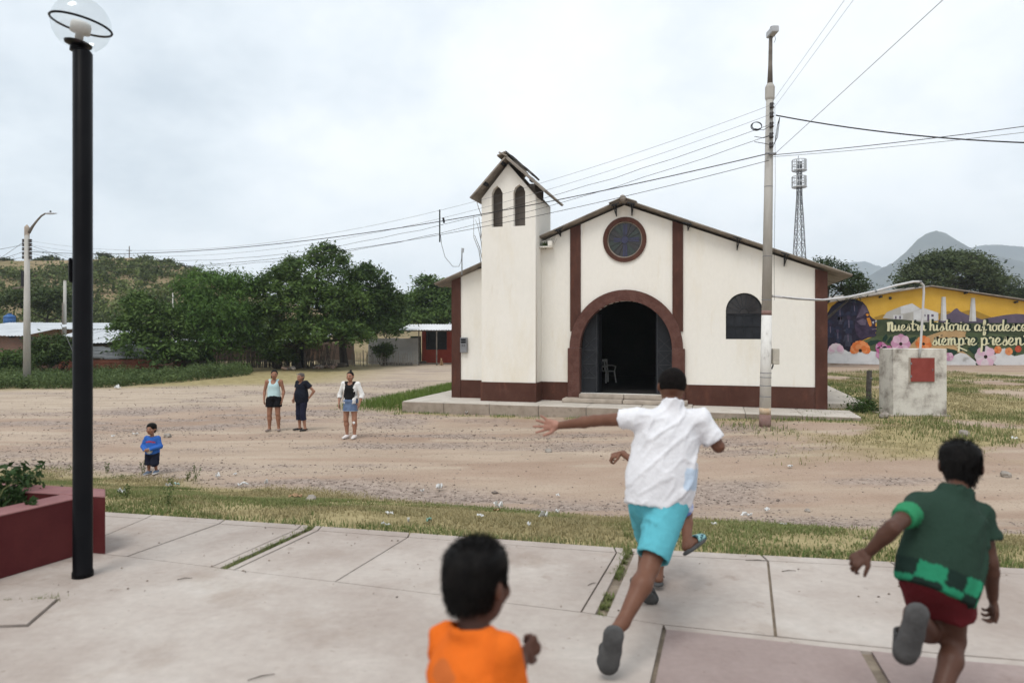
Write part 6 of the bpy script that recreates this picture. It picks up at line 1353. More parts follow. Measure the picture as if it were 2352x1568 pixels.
# gravel
def stones(n, x0, x1, y0, y1, fn, s0, s1, seed):
    r = np.random.default_rng(seed); xs, ys = r.uniform(x0, x1, n), r.uniform(y0, y1, n); k = r.random(n) < fn(xs, ys); xs, ys = xs[k], ys[k]; n = len(xs)
    base = np.array([[1, 0, 0], [0, 1, 0], [-1, 0, 0], [0, -1, 0], [.3, .2, .75], [-.1, -.2, -.5]]); fc = np.array([[0, 1, 4], [1, 2, 4], [2, 3, 4], [3, 0, 4], [1, 0, 5], [2, 1, 5], [3, 2, 5], [0, 3, 5]])
    s = s0 + (s1 - s0) * r.random(n) ** 3; a = r.uniform(0, 2 * PI, n)
    B = base[None] * (1 + .35 * r.normal(size=(n, 6, 3))) * s[:, None, None]; ca, sa = np.cos(a)[:, None], np.sin(a)[:, None]
    V = np.stack([B[..., 0] * ca - B[..., 1] * sa + xs[:, None], B[..., 0] * sa + B[..., 1] * ca + ys[:, None], B[..., 2] * .8 + (gz(xs, ys) + s * .25)[:, None]], -1)
    T = (fc[None] + 6 * np.arange(n)[:, None, None]).reshape(-1, 3); g = r.random((n, 1)); c = np.array([.215, .165, .135]) * (1 - g) + np.array([.40, .335, .285]) * g; c = c * np.where(r.random((n, 1)) < .07, .6, 1)
    return V.reshape(-1, 3), T, np.repeat(c, 6, 0)
m_gravel = mat('gravel stone', (1, 1, 1), (.85, .85, .85), scale=20, rough=.95, attr=True)
f_ = lambda x, y: (gravel_mask(x, y) * .9 + .05) * (y - yE(x) > .8) * (np.abs(x) < .82 * y + 1) * (1 - .9 * (grass_mask(x, y)[0] > .5))
V1, T1, c1 = stones(95000, -14, 13, 5, 18, f_, .006, .024, 1); V2, T2, c2 = stones(40000, -20, 18, 16, 34, f_, .010, .034, 2)
f2 = lambda x, y: .5 * (gravel_mask(x, y) > .3) * (y - yE(x) > 2)
V3, T3, c3 = stones(700, -16, 15, 6, 30, f2, .025, .06, 3)
o = link('gravel', mesh_np('gravel', np.concatenate([V1, V2, V3]), tris=np.concatenate([T1, T2 + len(V1), T3 + len(V1) + len(V2)]), cols=np.concatenate([c1, c2, c3])), m_gravel, kind='stuff'); tag(o, 'loose grey brown gravel strewn over the dirt road', 'gravel')

# ------------------------------------------------------------------ litter and single stones
m_paper = mat('white plastic film', (0.74, 0.74, 0.73), (0.62, 0.62, 0.61), scale=9, rough=.5, trans=.2)
m_card = mat('brown cardboard', (0.28, 0.17, 0.09), (0.36, 0.24, 0.14), scale=8, rough=.9)
m_greenwrap = mat('green wrapper', (0.04, 0.20, 0.12), (0.55, 0.58, 0.56), scale=22, rough=.4)
def scrap(label, px, py, wpx, hpx, seed, m=None, name='litter_scrap', cat='litter'):
    r = np.random.default_rng(seed); g = GG(px, py); k = g.y / F; n = 7
    U, Vv = np.meshgrid(np.linspace(-1, 1, n), np.linspace(-1, 1, n)); w, h = wpx * k * .5, hpx * k * .8
    a = r.uniform(0, 3.1); X = (U + .25 * r.normal(size=U.shape) * .6) * w; Y = (Vv + .25 * r.normal(size=U.shape) * .6) * w * .6
    Z = np.abs(np.sin(U * 2.1 + r.uniform(0, 6)) * np.cos(Vv * 1.7 + r.uniform(0, 6))) * h + r.random(U.shape) * h * .5
    x = g.x + X * math.cos(a) - Y * math.sin(a) * .6; y = g.y + X * math.sin(a) + Y * math.cos(a); V = np.stack([x, y, gz(x, y) + .022 + Z], -1).reshape(-1, 3)
    q = (np.arange(n - 1)[:, None] * n + np.arange(n - 1)[None]).ravel(); o = link(name, mesh_np(name, V, quads=np.stack([q, q + 1, q + 1 + n, q + n], 1)), m or m_paper); tag(o, label, cat)
for k, (x, y, w, h, lab) in enumerate((
    (280, 1140, 14, 12, 'white paper scrap in the verge nearest the planter'), (500, 1100, 18, 14, 'pale cup shaped plastic scrap on the gravel right of the child'), (558, 1118, 24, 9, 'flat white wrapper left of the brown cardboard'), (612, 1114, 8, 11, 'tiny upright white scrap above the brown cardboard'), (388, 1121, 12, 10, 'small whitish scrap in front of the small child'), (895, 1187, 17, 7, 'white scrap below the grey round stone and right of it'), (880, 1210, 8, 7, 'tiny white scrap at the slab edge under the white scrap row'), (890, 1213, 10, 7, 'pale crumb at the slab edge beside the tiny scrap'), (938, 1207, 10, 14, 'pointed white paper standing at the slab edge left of the green weeds'), (1010, 1127, 18, 14, 'white crumpled bag on the gravel edge in the middle'), (970, 1133, 16, 8, 'pair of pale scraps left of the crumpled bag'), (1145, 1170, 20, 15, 'biggest white cup shaped scrap in the middle of the verge'), (1103, 1193, 22, 7, 'flat white scrap left of the biggest cup scrap'), (1248, 1196, 18, 14, 'round white scrap left of the running boy in white'), (1215, 1215, 18, 11, 'twisted white strip near the slab edge behind the round scrap'), (1282, 1143, 9, 8, 'small white ball on the gravel left of the running boy'), (1280, 1182, 9, 10, 'small white scrap above the round white scrap'), (1715, 1190, 22, 12, 'white rolled scrap right of the patterned sandal'), (1762, 1177, 24, 9, 'flat white wrapper farther right of the patterned sandal'), (1640, 1213, 12, 6, 'tiny white scrap beside the flying sandal'), (1800, 1212, 14, 5, 'thin orange and white wrapper in the right verge'), (1815, 1075, 14, 5, 'white scrap on the dirt between the two running boys'), (2330, 1010, 14, 6, 'white scrap far right near the dry grass'), (1070, 951, 18, 6, 'white scrap at the foot of the church apron left corner'), (270, 893, 20, 9, 'white plastic bag at the edge of the far weeds'), (310, 1000, 12, 5, 'flat white scrap on the road beyond the small child'), (260, 1005, 12, 5, 'white flake on the dirt left of the small child'), (540, 1092, 16, 4, 'thin pale scrap on gravel right of the child weeds'))): scrap(lab, x, y, w, h, 400 + k)
scrap('folded brown cardboard in the verge beside the grey stone', 680, 1147, 46, 10, 470, m_card); scrap('flat tan cardboard under the biggest cup scrap', 1140, 1180, 30, 6, 471, m_card)
scrap('shiny green and white wrapper at the slab edge', 985, 1203, 34, 10, 472, m_greenwrap); scrap('green wrapper on the grass in front of the small child', 405, 1117, 22, 7, 473, m_greenwrap)
scrap('red sliver of plastic lying on the plaza bottom centre', 731, 1518, 30, 3, 474, mat('red plastic', (.35, .03, .03), scale=9))
for k, (x, y, r_, lab) in enumerate(((714, 1153, 12, 'round grey stone in the verge beside the brown cardboard'), (2310, 1095, 11, 'dark flat stone on the dirt near the right edge'), (2030, 960, 12, 'angular stone left of the white masonry block'), (2215, 1000, 12, 'pale upright stone in front of the white masonry block'), (1855, 1175, 7, 'small dark stone right of the flat white wrapper'), (1260, 1038, 8, 'brown stone on the dirt before the church steps'), (385, 1004, 9, 'dark stone on the dirt behind the small child'))):
    g = GG(x, y); o = link('stone', rock_mesh('stone', r_ * g.y / F, 90 + k, .75), m_rock); o.location = g + Vector((0, 0, r_ * g.y / F * .4)); tag(o, lab, 'stone')

# grit and small twigs blown over the plaza
r = np.random.default_rng(12); n = 900; xs = r.uniform(-4, 4, n); ys = r.uniform(1.6, 6.2, n); k = (ys < yE(xs) - .02) & (np.abs(xs) < .8 * ys + .3) & (fbm(xs, ys, .9, 33) + .35 * (ys > yE(xs) - .5) > .50); xs, ys = xs[k], ys[k]; n = len(xs)
base = np.array([[1, 0, 0], [0, 1, 0], [-1, 0, 0], [0, -1, 0], [.2, .1, .7], [0, 0, -.4]]); fc = np.array([[0, 1, 4], [1, 2, 4], [2, 3, 4], [3, 0, 4], [1, 0, 5], [2, 1, 5], [3, 2, 5], [0, 3, 5]])
B_ = base[None] * (1 + .35 * r.normal(size=(n, 6, 3))) * (.0025 + .006 * r.random(n) ** 3)[:, None, None]
V = B_ + np.stack([xs, ys, np.full(n, .003)], 1)[:, None]; T = (fc[None] + 6 * np.arange(n)[:, None, None]).reshape(-1, 3)
o = link('plaza_grit', mesh_np('plaza_grit', V.reshape(-1, 3), tris=T, cols=np.repeat(np.array([[.20, .155, .12]]) * r.uniform(.4, 1.6, (n, 1)), 6, 0)), m_gravel, kind='stuff'); tag(o, 'fine brown grit scattered over the plaza slabs', 'grit')
for k, (x, y, l, a, lab) in enumerate(((1812, 1312, .10, .1, 'short straight twig on the slab right of the flying sandal'), (1740, 1288, .16, -.1, 'curved dry twig on the slab behind the running boy in white'), (1360, 1342, .07, .6, 'forked dry stalk on the slab left of the grass joint'), (424, 1330, .09, .3, 'brown dry leaf curl on the plaza below the long grassy joint'), (600, 1556, .12, .5, 'thin twig near the bottom left of the plaza'))):
    g = GP(x, y, 0); d_ = Vector((math.cos(a), math.sin(a), 0)); o = MB().tube([g - d_ * l / 2 + Vector((0, 0, .004)), g + Vector((0, .008, .007)), g + d_ * l / 2 + Vector((0, 0, .005))], [.002, .003, .0015], 5).build('twig', m_wood); tag(o, lab, 'twig')
# ------------------------------------------------------------------ people: implicit surfaces meshed as one skin
def smin(a, b, k):
    h = np.maximum(k - np.abs(a - b), 0) / k; return np.minimum(a, b) - h * h * k * 0.25
def A(v): return np.array(v, float)
def nz(v): v = A(v); return v / max(1e-9, np.linalg.norm(v))
class Field:
    def __init__(s, res): s.res = res; s.pr = []
    def cone(s, a, b, ra, rb, k=0.02, flat=None, op=0):
        """round cone; flat=(normal, factor) squeezes it along that normal"""
        a, b = A(a), A(b); m = max(ra, rb) * (1.0 if flat is None else max(1, flat[1])) + 3 * k + s.res
        s.pr.append((np.minimum(a, b) - m, np.maximum(a, b) + m, k, op, ('c', a, b, ra, rb, flat))); return s
    def ell(s, c, r, M=None, k=0.02, op=0):
        c, r = A(c), A(r); M = np.eye(3) if M is None else np.array(M, float); m = r.max() + 3 * k + s.res
        s.pr.append((c - m, c + m, k, op, ('e', c, r, M))); return s
    def plane(s, p, n): s.pr.append((None, None, 0, 2, ('p', A(p), nz(n)))); return s    # removes the side n points to
    def copy_from(s, o, grow=0.0):
        for lo, hi, k, op, g in o.pr:
            if g[0] == 'c': s.pr.append((lo - grow, hi + grow, k, op, ('c', g[1], g[2], g[3] + grow, g[4] + grow, g[5])))
            else: s.pr.append((lo - grow, hi + grow, k, op, ('e', g[1], g[2] + grow, g[3])))
        return s
    @staticmethod
    def ev(g, X):
        if g[0] == 'c':
            _, a, b, ra, rb, flat = g
            if flat is not None:
                n, f = flat; n = nz(n); X = X + ((X - a) @ n)[..., None] * n * (1 / f - 1); bb = b + ((b - a) @ n) * n * (1 / f - 1)
            else: bb = b
            ab = bb - a; t = np.clip(((X - a) @ ab) / max(1e-9, ab @ ab), 0, 1); return np.linalg.norm(X - a - t[..., None] * ab, axis=-1) - (ra + (rb - ra) * t)
        if g[0] == 'e':
            _, c, r, M = g; q = (X - c) @ M.T; k0 = np.linalg.norm(q / r, axis=-1); k1 = np.linalg.norm(q / (r * r), axis=-1); return k0 * (k0 - 1) / np.maximum(k1, 1e-6)
        return (X - g[1]) @ g[2]
    def mesh(s, relax=2):
        bl = [p for p in s.pr if p[0] is not None and p[3] == 0]
        lo = np.min([p[0] for p in bl], 0); hi = np.max([p[1] for p in bl], 0); r = s.res
        n = np.ceil((hi - lo) / r).astype(int) + 2; f = np.full(n, 1.0, np.float32)
        ax = [lo[i] + r * np.arange(n[i]) for i in range(3)]
        for p in s.pr:
            if p[0] is None: i0, i1 = np.zeros(3, int), n
            else: i0 = np.clip(np.floor((p[0] - lo) / r).astype(int), 0, n); i1 = np.clip(np.ceil((p[1] - lo) / r).astype(int) + 1, 0, n)
            if np.any(i1 <= i0): continue
            sl = tuple(slice(i0[i], i1[i]) for i in range(3))
            X = np.stack(np.meshgrid(*[ax[i][sl[i]] for i in range(3)], indexing='ij'), -1); d = s.ev(p[4], X)
            if p[3] == 0: f[sl] = smin(f[sl], d, p[2]) if p[2] > 0 else np.minimum(f[sl], d)
            elif p[3] == 1: f[sl] = np.maximum(f[sl], -d)
            else: f[sl] = np.maximum(f[sl], d)
        return surface_nets(f, lo, r, relax)
def surface_nets(f, lo, r, relax=2):
    ins = f < 0; c = ins[:-1, :-1, :-1].astype(np.int8)
    for i in (0, 1):
        for j in (0, 1):
            for k in (0, 1):
                if i + j + k: c = c + ins[i:f.shape[0] - 1 + i, j:f.shape[1] - 1 + j, k:f.shape[2] - 1 + k]
    cell = np.argwhere((c > 0) & (c < 8))
    if len(cell) == 0: return np.zeros((0, 3)), np.zeros((0, 4), int)
    idx = np.full(c.shape, -1, np.int64); idx[tuple(cell.T)] = np.arange(len(cell))
    acc = np.zeros((len(cell), 3)); cnt = np.zeros(len(cell))
    cor = [(i, j, k) for i in (0, 1) for j in (0, 1) for k in (0, 1)]
    val = {q: f[cell[:, 0] + q[0], cell[:, 1] + q[1], cell[:, 2] + q[2]].astype(float) for q in cor}
    for a in cor:
        for d in range(3):
            if a[d] == 0:
                b = list(a); b[d] = 1; b = tuple(b); va, vb = val[a], val[b]; m = (va < 0) != (vb < 0)
                t = np.where(m, va / np.where(np.abs(va - vb) < 1e-12, 1, va - vb), 0); p = np.array(a, float)[None].repeat(len(cell), 0); p[:, d] += t
                acc[m] += p[m]; cnt[m] += 1
    V = lo + r * (cell + acc / cnt[:, None]); Q = []
    for d in range(3):
        e1, e2 = (d + 1) % 3, (d + 2) % 3; s0 = [slice(None)] * 3; s1 = [slice(None)] * 3
        s0[d] = slice(0, f.shape[d] - 1); s1[d] = slice(1, f.shape[d]); a, b = ins[tuple(s0)], ins[tuple(s1)]
        ed = np.argwhere(a != b); ok = (ed[:, e1] > 0) & (ed[:, e2] > 0) & (ed[:, e1] < f.shape[e1] - 1) & (ed[:, e2] < f.shape[e2] - 1); ed = ed[ok]
        q = []
        for o1, o2 in ((1, 1), (0, 1), (0, 0), (1, 0)):
            w = ed.copy(); w[:, e1] -= o1; w[:, e2] -= o2; q.append(idx[tuple(w.T)])
        q = np.stack(q, 1); fl = ~a[tuple(ed.T)]; q[fl] = q[fl][:, ::-1]; Q.append(q)
    Q = np.concatenate(Q); Q = Q[(Q >= 0).all(1)]
    for _ in range(relax):
        S = np.zeros_like(V); K = np.zeros(len(V))
        for i in range(4):
            a, b = Q[:, i], Q[:, (i + 1) % 4]; np.add.at(S, a, V[b]); np.add.at(K, a, 1); np.add.at(S, b, V[a]); np.add.at(K, b, 1)
        V = V * .5 + .5 * S / np.maximum(K, 1)[:, None]
    return V, Q
def vnormals(V, Q):
    n = np.cross(V[Q[:, 2]] - V[Q[:, 0]], V[Q[:, 3]] - V[Q[:, 1]]); N = np.zeros_like(V)
    for i in range(4): np.add.at(N, Q[:, i], n)
    return unit(N)
def noise3(V, s, seed=0):
    return np.array([mnoise.noise(Vector(p) * s + Vector((seed * 7.3, seed, -seed))) for p in V])

def skin_mat(name): return mat(name, (1, 1, 1), (0.86, 0.82, 0.80), scale=14, detail=4, rough=0.50, attr=True, spec=0.22, bump=0.05, bscale=90)
M_SKIN = skin_mat('skin')
M_CLOTH = mat('woven cloth', (1, 1, 1), (0.93, 0.93, 0.93), scale=9, detail=6, rough=0.92, attr=True, spec=0.12, bump=0.30, bscale=26, fine=.03)
M_HAIR = mat('black hair', (0.0045, 0.004, 0.004), (0.009, 0.008, 0.0075), scale=60, rough=0.42, spec=0.07, bump=0.35, bscale=260, stretch=(1, 1, .15))
M_SOLE = mat('grey foam sole', (0.055, 0.055, 0.055), (0.085, 0.085, 0.085), scale=12, rough=.85, bump=.2, bscale=70)
M_SHOE = mat('shoe upper', (1, 1, 1), (.88, .88, .88), scale=20, rough=.7, attr=True)

def frame(up, fwd):
    u = nz(up); f = A(fwd) - (A(fwd) @ u) * u; f = nz(f); r = np.cross(f, u); return np.array([r, f, u])   # rows: right, forward, up
def hand(Fd, wrist, direction, palm_n, s, side, curl=0.35, spread=0.18, skin=None):
    """five fingers from a palm. direction: along the fingers, palm_n: the way the palm faces, side=+1 thumb toward cross(direction, palm_n)"""
    d = nz(direction); n = nz(A(palm_n) - (A(palm_n) @ d) * d); t = np.cross(d, n) * side; w = A(wrist)
    pc = w + d * .045 * s
    Fd.cone(w - d * .015 * s, w + d * .02 * s, .020 * s, .024 * s, .008 * s, (n, .72)); Fd.cone(w + d * .018 * s + t * .008 * s, w + d * .072 * s + t * .014 * s, .021 * s, .021 * s, .006 * s, (n, .55)); Fd.cone(w + d * .018 * s - t * .01 * s, w + d * .066 * s - t * .017 * s, .020 * s, .019 * s, .006 * s, (n, .55))
    for i, (o, L, a) in enumerate(((.027, .066, .5), (.010, .074, .1), (-.008, .068, -.3), (-.025, .054, -.75))):
        p = w + d * (.076 - .006 * abs(i - 1)) * s + t * o * s; dd = nz(d + t * a * spread); cu = curl * (1 + .12 * i); ang = 0; r0 = .0088 - .0007 * (i == 3)
        for seg, fr in enumerate((.45, .31, .24)):
            ang += cu * (.75 if seg == 0 else 1.0); v = nz(dd * math.cos(ang) + n * math.sin(ang)); q = p + v * L * fr * s
            Fd.cone(p, q, (r0 - .0008 * seg) * s, (r0 - .0008 * (seg + 1)) * s, .003 * s); p = q
    p = w + d * .024 * s + t * .022 * s; v = nz(d * .62 + t * .75 + n * .25); q = p + v * .030 * s; Fd.cone(p, q, .0125 * s, .0105 * s, .006 * s); v2 = nz(d * .85 + t * .42 + n * .3); q2 = q + v2 * .026 * s; Fd.cone(q, q2, .0102 * s, .0088 * s, .003 * s); Fd.cone(q2, q2 + nz(v2 + n * .2) * .02 * s, .0088 * s, .007 * s, .003 * s)
def head(Fd, c, fr, s, female=False):
    """skull, jaw, nose, ears; s = head height. c = centre of the head"""
    r, f, u = fr; M = fr; c = A(c)
    Fd.ell(c + u * .10 * s - f * .05 * s, (.345 * s, .42 * s, .385 * s), M, .03 * s); Fd.ell(c - u * .13 * s + f * .09 * s, (.275 * s, .30 * s, .36 * s), M, .10 * s)
    Fd.ell(c - u * .33 * s + f * .20 * s, (.15 * s, .14 * s, .12 * s), M, .10 * s)
    Fd.cone(c + u * .02 * s + f * .38 * s, c - u * .13 * s + f * .445 * s, .035 * s, .062 * s, .05 * s)
    Fd.ell(c + u * .07 * s + f * .345 * s, (.22 * s, .06 * s, .05 * s), M, .05 * s)
    Fd.ell(c - u * .23 * s + f * .365 * s, (.095 * s, .05 * s, .045 * s), M, .03 * s)
    for sd in (-1, 1):
        Fd.ell(c + r * sd * .14 * s + u * .0 * s + f * .335 * s, (.065 * s, .05 * s, .042 * s), M, .012 * s)
        Fd.ell(c + r * sd * .355 * s - u * .03 * s - f * .06 * s, (.035 * s, .085 * s, .13 * s), frame(u, f + r * sd * -.35), .02 * s)
        Fd.ell(c + r * sd * .20 * s - u * .12 * s + f * .25 * s, (.10 * s, .10 * s, .09 * s), M, .08 * s)
def face_cols(V, col, c, fr, s, skin, brow=True):
    r, f, u = fr; q = (V - A(c)) @ fr.T / s; x, y, z = q[:, 0], q[:, 1], q[:, 2]; fro = (y > .2) & (np.abs(z) < .5) & (np.abs(x) < .4)
    lips = fro & (np.abs(z + .235) < .038) & (np.abs(x) < .115); col[lips] = A(skin) * (.85, .55, .55)
    for sd in (-1, 1):
        e = fro & (((x - sd * .14) / .062) ** 2 + ((z - .005) / .030) ** 2 < 1); col[e] = (.42, .39, .36); e = fro & (((x - sd * .14) / .034) ** 2 + ((z - .005) / .034) ** 2 < 1); col[e] = (.012, .008, .006)
        b = fro & (np.abs(x - sd * .145) < .085) & (np.abs(z - .085 + .25 * (np.abs(x) - .145) ** 2 * 4) < .018)
        if brow: col[b] = (.014, .010, .008)
def hair_obj(parent, c, fr, s, cut, seed=0, grow=.035, strands=0, res=None, bun=None, name='hair', slen=.06, extra=None, smat=None, ears=True, top=0.0):
    """cut: list of (point, normal) in head units removing parts of the hair cap"""
    Fd = Field(res or .05 * s); r, f, u = fr; c = A(c); M = fr; L = lambda p: c + (r * p[0] + f * p[1] + u * p[2]) * s
    Fd.ell(L((0, -.05, .10)), ((.345 + grow) * s, (.42 + grow) * s, (.385 + grow) * s), M, .03 * s); Fd.ell(L((0, -.16, -.12)), ((.25 + grow * .8) * s, (.26 + grow * .8) * s, (.30 + grow) * s), M, .06 * s)
    if top: Fd.ell(L((0, -.04, .27)), ((.33 + top) * s, (.39 + top) * s, (.22 + top) * s), M, .05 * s)
    if extra: extra(Fd, L, M, s)
    if ears:
        for sd in (-1, 1): Fd.ell(L((sd * .40, .10, -.16)), (.17 * s, .24 * s, .22 * s), M, 0, 1)
    for p, n in cut: Fd.plane(L(p), r * n[0] + f * n[1] + u * n[2])
    if bun: Fd.ell(L(bun[0]), A((bun[1],) * 3) * s, M, .02 * s)
    V, Q = Fd.mesh(1); N = vnormals(V, Q); V = V + N * (noise3(V, 1.6 / s, seed) * .020 * s + noise3(V, 7 / s, seed + 3) * .006 * s)[:, None]
    o = link(name, mesh_np(name, V, quads=Q, smooth=True), smat or M_HAIR, parent)
    if strands:
        rg = np.random.default_rng(seed); i = rg.integers(0, len(V), strands); p = V[i]; n = N[i]; up = nz(u)
        d = unit(n * .16 - up * 1.0 * (1 - np.clip(n @ up, 0, 1))[:, None] + rg.normal(size=p.shape) * .12 + np.array(f)[None] * -.05); l = slen * s * rg.uniform(.6, 1.6, (strands, 1)); w = unit(np.cross(d, n + rg.normal(size=p.shape) * .3)) * .005 * s
        p = p - n * .012 * s; V2 = np.stack([p - w, p + w, p + d * l * .6 + w * .6 + n * .004 * s, p + d * l], 1).reshape(-1, 3)
        link('hair_strands', mesh_np('hair_strands', V2, quads=np.arange(len(V2)).reshape(-1, 4)), smat or M_HAIR, o, kind='stuff')
    return o
def limbs_field(J, B, res):
    """the naked figure without hands: J joints, B radii scale (1 = 1.40 m child)"""
    Fd = Field(res); b = B
    up = nz(A(J['neck']) - A(J['pelvis'])); rt = nz(A(J['shR']) - A(J['shL'])); rh = nz(A(J['hipR']) - A(J['hipL'])); f1 = np.cross(up, rt); M1 = frame(up, f1); M2 = frame(up, np.cross(up, rh))
    n, p = A(J['neck']), A(J['pelvis']); sw = np.linalg.norm(A(J['shR']) - A(J['shL'])); L = np.linalg.norm(n - p); dt = J.get('depth', 1.0); fat = J.get('fat', 1.0)
    Fd.ell(n - up * .30 * L, (sw * .43, .085 * b * dt, .25 * L), M1, .04 * b); Fd.ell(n - up * .62 * L, (sw * .36 * fat, .075 * b * dt * fat, .24 * L), M2, .05 * b); Fd.ell(p + up * .02 * L, (sw * .42 * fat, .09 * b * dt * fat, .17 * L), M2, .05 * b)
    Fd.cone(A(J['shL']) * .94 + n * .06 - up * .012 * b, A(J['shR']) * .94 + n * .06 - up * .012 * b, .044 * b, .044 * b, .04 * b); Fd.cone(n - up * .03 * b, A(J['head']) - A(J['hup']) * J['hs'] * .22 - A(J['hf']) * J['hs'] * .06, .044 * b, .040 * b, .03 * b)
    for k in 'LR':
        sh, el, wr = A(J['sh' + k]), A(J['el' + k]), A(J['wr' + k]); a = J.get('arm', 1.0)
        Fd.cone(sh, el, .041 * b * a, .031 * b * a, .03 * b); m = el + (wr - el) * .28; Fd.cone(el, m, .031 * b * a, .032 * b * a, .015 * b); Fd.cone(m, wr, .032 * b * a, .0215 * b, .015 * b)
        hp, kn, an = A(J['hip' + k]), A(J['kn' + k]), A(J['an' + k]); g = J.get('leg', 1.0)
        Fd.cone(hp, kn, .072 * b * g, .047 * b * g, .04 * b); cf = kn + (an - kn) * .30; bk = J.get('calf' + k, np.zeros(3)); Fd.cone(kn, cf + A(bk) * .012 * b, .045 * b * g, .049 * b * g, .02 * b); Fd.cone(cf + A(bk) * .012 * b, an, .049 * b * g, .030 * b, .02 * b)
        to = A(J['toe' + k]); hl = A(J.get('heel' + k, an)); so = nz(J['sole' + k])
        Fd.cone(an, hl, .030 * b, .030 * b, .02 * b); mid = hl + (to - hl) * .6; Fd.cone(hl, mid, .030 * b, .034 * b, .02 * b, (so, .8)); Fd.cone(mid, to, .034 * b, .024 * b, .012 * b, (so, .55))
    return Fd, M1, M2, up
def join(parts):
    Vs, Qs, o = [], [], 0
    for V, Q in parts: Vs.append(V); Qs.append(Q + o); o += len(V)
    return np.concatenate(Vs), np.concatenate(Qs)
def body(parent, J, B, res, skin, hres=None, palm=None, armres=None):
    Fd, M1, M2, up = limbs_field(J, B, res); hfr = frame(J['hup'], J['hf']); head(Fd, J['head'], hfr, J['hs']); parts = [Fd.mesh(2)]
    for k in 'LR':
        h = J.get('hand' + k)
        if h: Hf = Field(hres or .0045 * B); hand(Hf, J['wr' + k], h['d'], h['n'], B * h.get('s', .92), h.get('side', 1), h.get('curl', .35), h.get('spread', .25)); parts.append(Hf.mesh(1))
    V, Q = join(parts); col = np.tile(A(skin), (len(V), 1)); face_cols(V, col, J['head'], hfr, J['hs'], skin)
    for k in 'LR':
        h = J.get('hand' + k)
        if h:
            q = V - A(J['wr' + k]); near = (np.linalg.norm(q, axis=1) < .2 * B); N = None
            if palm is not None:
                N = vnormals(V, Q); pf = near & ((q @ nz(h['d'])) > .0) & ((N @ nz(h['n'])) > .25); col[pf] = A(palm)
    link('body', mesh_np('body', V, quads=Q, cols=col, smooth=True), M_SKIN, parent); return hfr
def cloth(parent, name, Fd, colfn, wr=.006, ws=9.0, seed=0, stretch=(1, 1, 1), m=None, relax=2, dirn=None):
    V, Q = Fd.mesh(relax); N = vnormals(V, Q); S = A(stretch)
    W = V * S if dirn is None else V + (V @ nz(dirn))[:, None] * nz(dirn) * -.75
    w = noise3(W, ws * 1.6, seed); w2 = noise3(W, ws * 3.4, seed + 5); w3 = noise3(W, ws * .8, seed + 9); V = V + N * ((np.exp(-(w / .11) ** 2) * wr * 1.1 + np.exp(-(w2 / .13) ** 2) * wr * .55) * np.clip(.6 + 1.6 * w3, .1, 1.4) - wr * .4)[:, None]
    col = colfn(V) if callable(colfn) else np.tile(A(colfn), (len(V), 1))
    return link(name, mesh_np(name, V, quads=Q, cols=col, smooth=True), m or M_CLOTH, parent)
def sandal(parent, heel, toe, sole_n, s, up_col, name='sandal', strap=True, sole_m=None):
    """clog: thick sole with waist under the foot and a band over the instep. sole_n points from foot to sole"""
    h, t, n = A(heel), A(toe), nz(sole_n); d = nz(t - h); L = np.linalg.norm(t - h); h = h - d * .012 * s; sd = np.cross(d, n); t = t + d * .02 * s; off = n * .030 * s
    Fd = Field(.006 * s); Fd.cone(h + off, h + (t - h) * .45 + off, .041 * s, .038 * s, .02 * s, (n, .42)); Fd.cone(h + (t - h) * .45 + off, t - d * .035 * s + off + sd * .004 * s, .038 * s, .047 * s, .02 * s, (n, .36)); Fd.plane(h + off + n * .013 * s, n)
    V, Q = Fd.mesh(1); o = link(name, mesh_np(name, V, quads=Q, smooth=True, cols=np.ones((len(V), 3))), sole_m or M_SOLE, parent)
    if strap:
        Fd = Field(.006 * s); a = h + (t - h) * .52; b_ = t - d * .01 * s; Fd.cone(a - n * .008 * s, b_ + n * .012 * s, .047 * s, .042 * s, .01 * s, (n, .78)); Fd.cone(a - n * .008 * s - d * .02 * s, b_ + n * .012 * s - d * .012 * s, .040 * s, .036 * s, 0, (n, .78), op=1); Fd.plane(a, -d); Fd.plane(h + off + n * .002 * s, n)
        V, Q = Fd.mesh(1); c = up_col(V) if callable(up_col) else np.tile(A(up_col), (len(V), 1)); link('strap', mesh_np('strap', V, quads=Q, cols=c, smooth=True), M_SHOE, o)
    return o

def PK(x, y, d): return A(P(x, y, d))
# ============ boy in white shirt (running away)
D0 = 3.62
pw = thing('person', 'running boy in white shirt and turquoise shorts, arm flung out to the left', 'person', (P(1500, 0, D0).x, D0 + .05, 0))
SK_W = (0.155, 0.072, 0.045)
Jw = dict(head=PK(1544, 888, 3.66), hup=nz((.06, .10, 1)), hf=nz((.12, 1, -.08)), hs=.205, neck=PK(1542, 938, 3.60), pelvis=PK(1512, 1150, 3.56), shL=PK(1462, 960, 3.60), shR=PK(1608, 962, 3.58),
  elL=PK(1365, 966, 3.74), wrL=PK(1283, 977, 3.86), elR=PK(1650, 1025, 3.56), wrR=PK(1628, 990, 3.78), hipL=PK(1482, 1158, 3.60), hipR=PK(1538, 1165, 3.53), knR=PK(1490, 1305, 3.36), anR=PK(1431, 1428, 3.17),
  knL=PK(1492, 1240, 3.92), anL=PK(1474, 1325, 4.0), heelR=PK(1408, 1455, 3.12), toeR=PK(1398, 1516, 3.16), soleR=(-.12, -1, -.05), heelL=PK(1466, 1330, 3.97), toeL=PK(1496, 1368, 4.03), soleL=(-.35, -1, -.45),
  handL=dict(d=(-1, .35, .02), n=(0.1, -1, .15), side=-1, curl=.16, spread=.75, s=.95), handR=dict(d=(-.4, .7, .6), n=(-1, -.2, .2), side=-1, curl=.9), calfR=(0, -1, .2), calfL=(0, -1, 0), arm=.98, leg=1.0)
